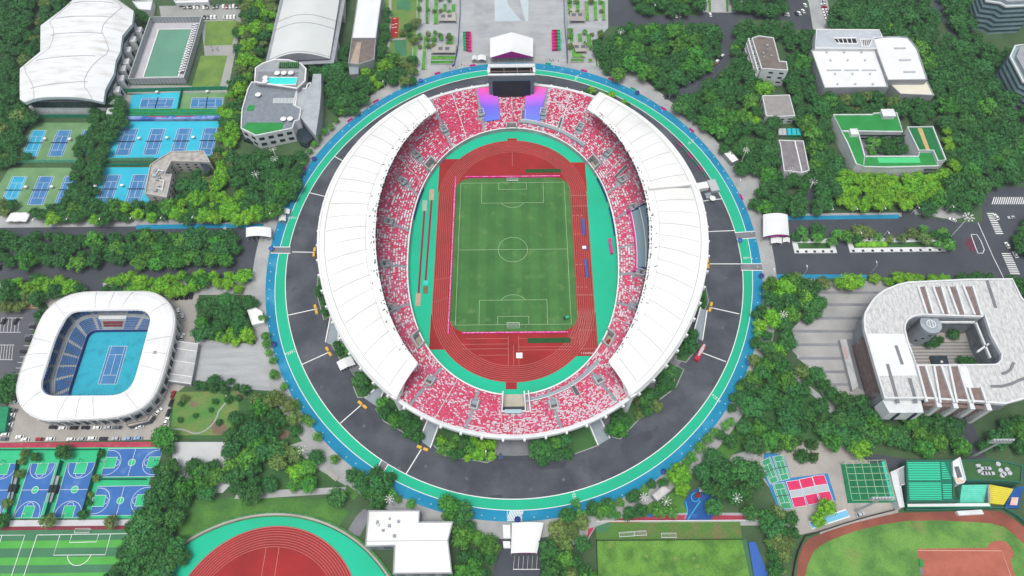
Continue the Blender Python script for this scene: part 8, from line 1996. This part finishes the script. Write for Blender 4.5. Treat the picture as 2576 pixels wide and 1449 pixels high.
wood('2300,830 2350,835 2410,830 2412,850 2380,865 2310,860', [D, Mi], 5, 'in the courtyard of the U-shaped building', 3.2, False); wood('2425,895 2450,895 2450,912 2428,912', [Mi], 5, 'in the courtyard of the U-shaped building', 3.0, False)
wood('2180,345 2290,340 2285,375 2200,385', [Mi, D, Y], 5, 'in the courtyard of the school', 3.4, False)
# write them out: the 300 nearest of each kind one by one, the rest of a kind as one wood
def dist(t): return (t[0]-CX)**2+(t[1]-CY)**2+CH**2
by = {}
for t in TREES: by.setdefault(NAMES[t[2]], []).append(t)
for nm, L_ in by.items():
    L_.sort(key=lambda t: -t[3]/math.sqrt(dist(t)))
    for (x, y, k, sc, where, sp) in L_[:300]:
        adj = {'dark': 'dark green', 'mid': 'green', 'bright': 'bright green', 'olive': 'olive sparse', 'young': 'small light', 'pine': 'dark feathery'}[k]
        r = bpy.data.objects.new(nm, None); COL.objects.link(r); r.location = (x, y, .05); r.rotation_euler = (0, 0, rt.uniform(0, 6.28)); r.scale = (sc, sc, sc*rt.uniform(.85, 1.15)); r.empty_display_size = 1
        c_ = bpy.data.objects.new('crown', rt.choice(TM[k])); COL.objects.link(c_); c_.parent = r
        t_ = bpy.data.objects.new('trunk', TRC if k == 'pine' else TR); COL.objects.link(t_); t_.parent = r
        w_ = adj+' tree '+where; tag(r, ' '.join(w_.split()[:16]), 'tree', 'trees '+where)
    rest = L_[300:]
    if rest:
        vs = []; fs = []; o = 0
        vv = []; ff = []
        for (x, y, k, sc, where, sp) in rest:
            me = rt.choice(TM[k]); n = len(me.vertices); co = np.empty(n*3, dtype=np.float32); me.vertices.foreach_get('co', co); co = co.reshape(-1, 3); a = rt.uniform(0, 6.28); ca, sa = math.cos(a), math.sin(a)
            q = np.stack([(co[:, 0]*ca-co[:, 1]*sa)*sc+x, (co[:, 0]*sa+co[:, 1]*ca)*sc+y, co[:, 2]*sc+.05], 1); vv.append(q); ff += [tuple(i+o for i in p.vertices) for p in me.polygons]; o += n
        me = bpy.data.meshes.new('wood'); me.from_pydata(np.concatenate(vv).tolist(), [], ff)
        me.materials.append(M['leaf_dark' if nm == 'broadleaf_tree' else 'leaf_bright']); me.update(); w_ = bpy.data.objects.new('wood', me); COL.objects.link(w_); w_['kind'] = 'stuff'; w_['label'] = 'far trees that merge into the dense wood'
print('TREES', {k: len(v) for k, v in by.items()})
# ================================================================== AIR
b = MB(); b.box((0, 300, 188.5), (1830, 1640, 379)); hz_ = struct('haze', b, 'white', 'stuff'); hm = bpy.data.materials.new('haze'); hm.use_nodes = True
hn = hm.node_tree; hn.nodes.clear(); ho = hn.nodes.new('ShaderNodeOutputMaterial'); hv = hn.nodes.new('ShaderNodeVolumePrincipled')
hv.inputs['Color'].default_value = (.86, .93, 1, 1); hv.inputs['Density'].default_value = 0.0001; hv.inputs['Anisotropy'].default_value = .2
hn.links.new(hv.outputs[0], ho.inputs['Volume']); hz_.data.materials.clear(); hz_.data.materials.append(hm); hz_['label'] = 'thin pale haze over the park'
for o in list(bpy.data.objects):
    if '_o' in o.keys(): del o['_o']
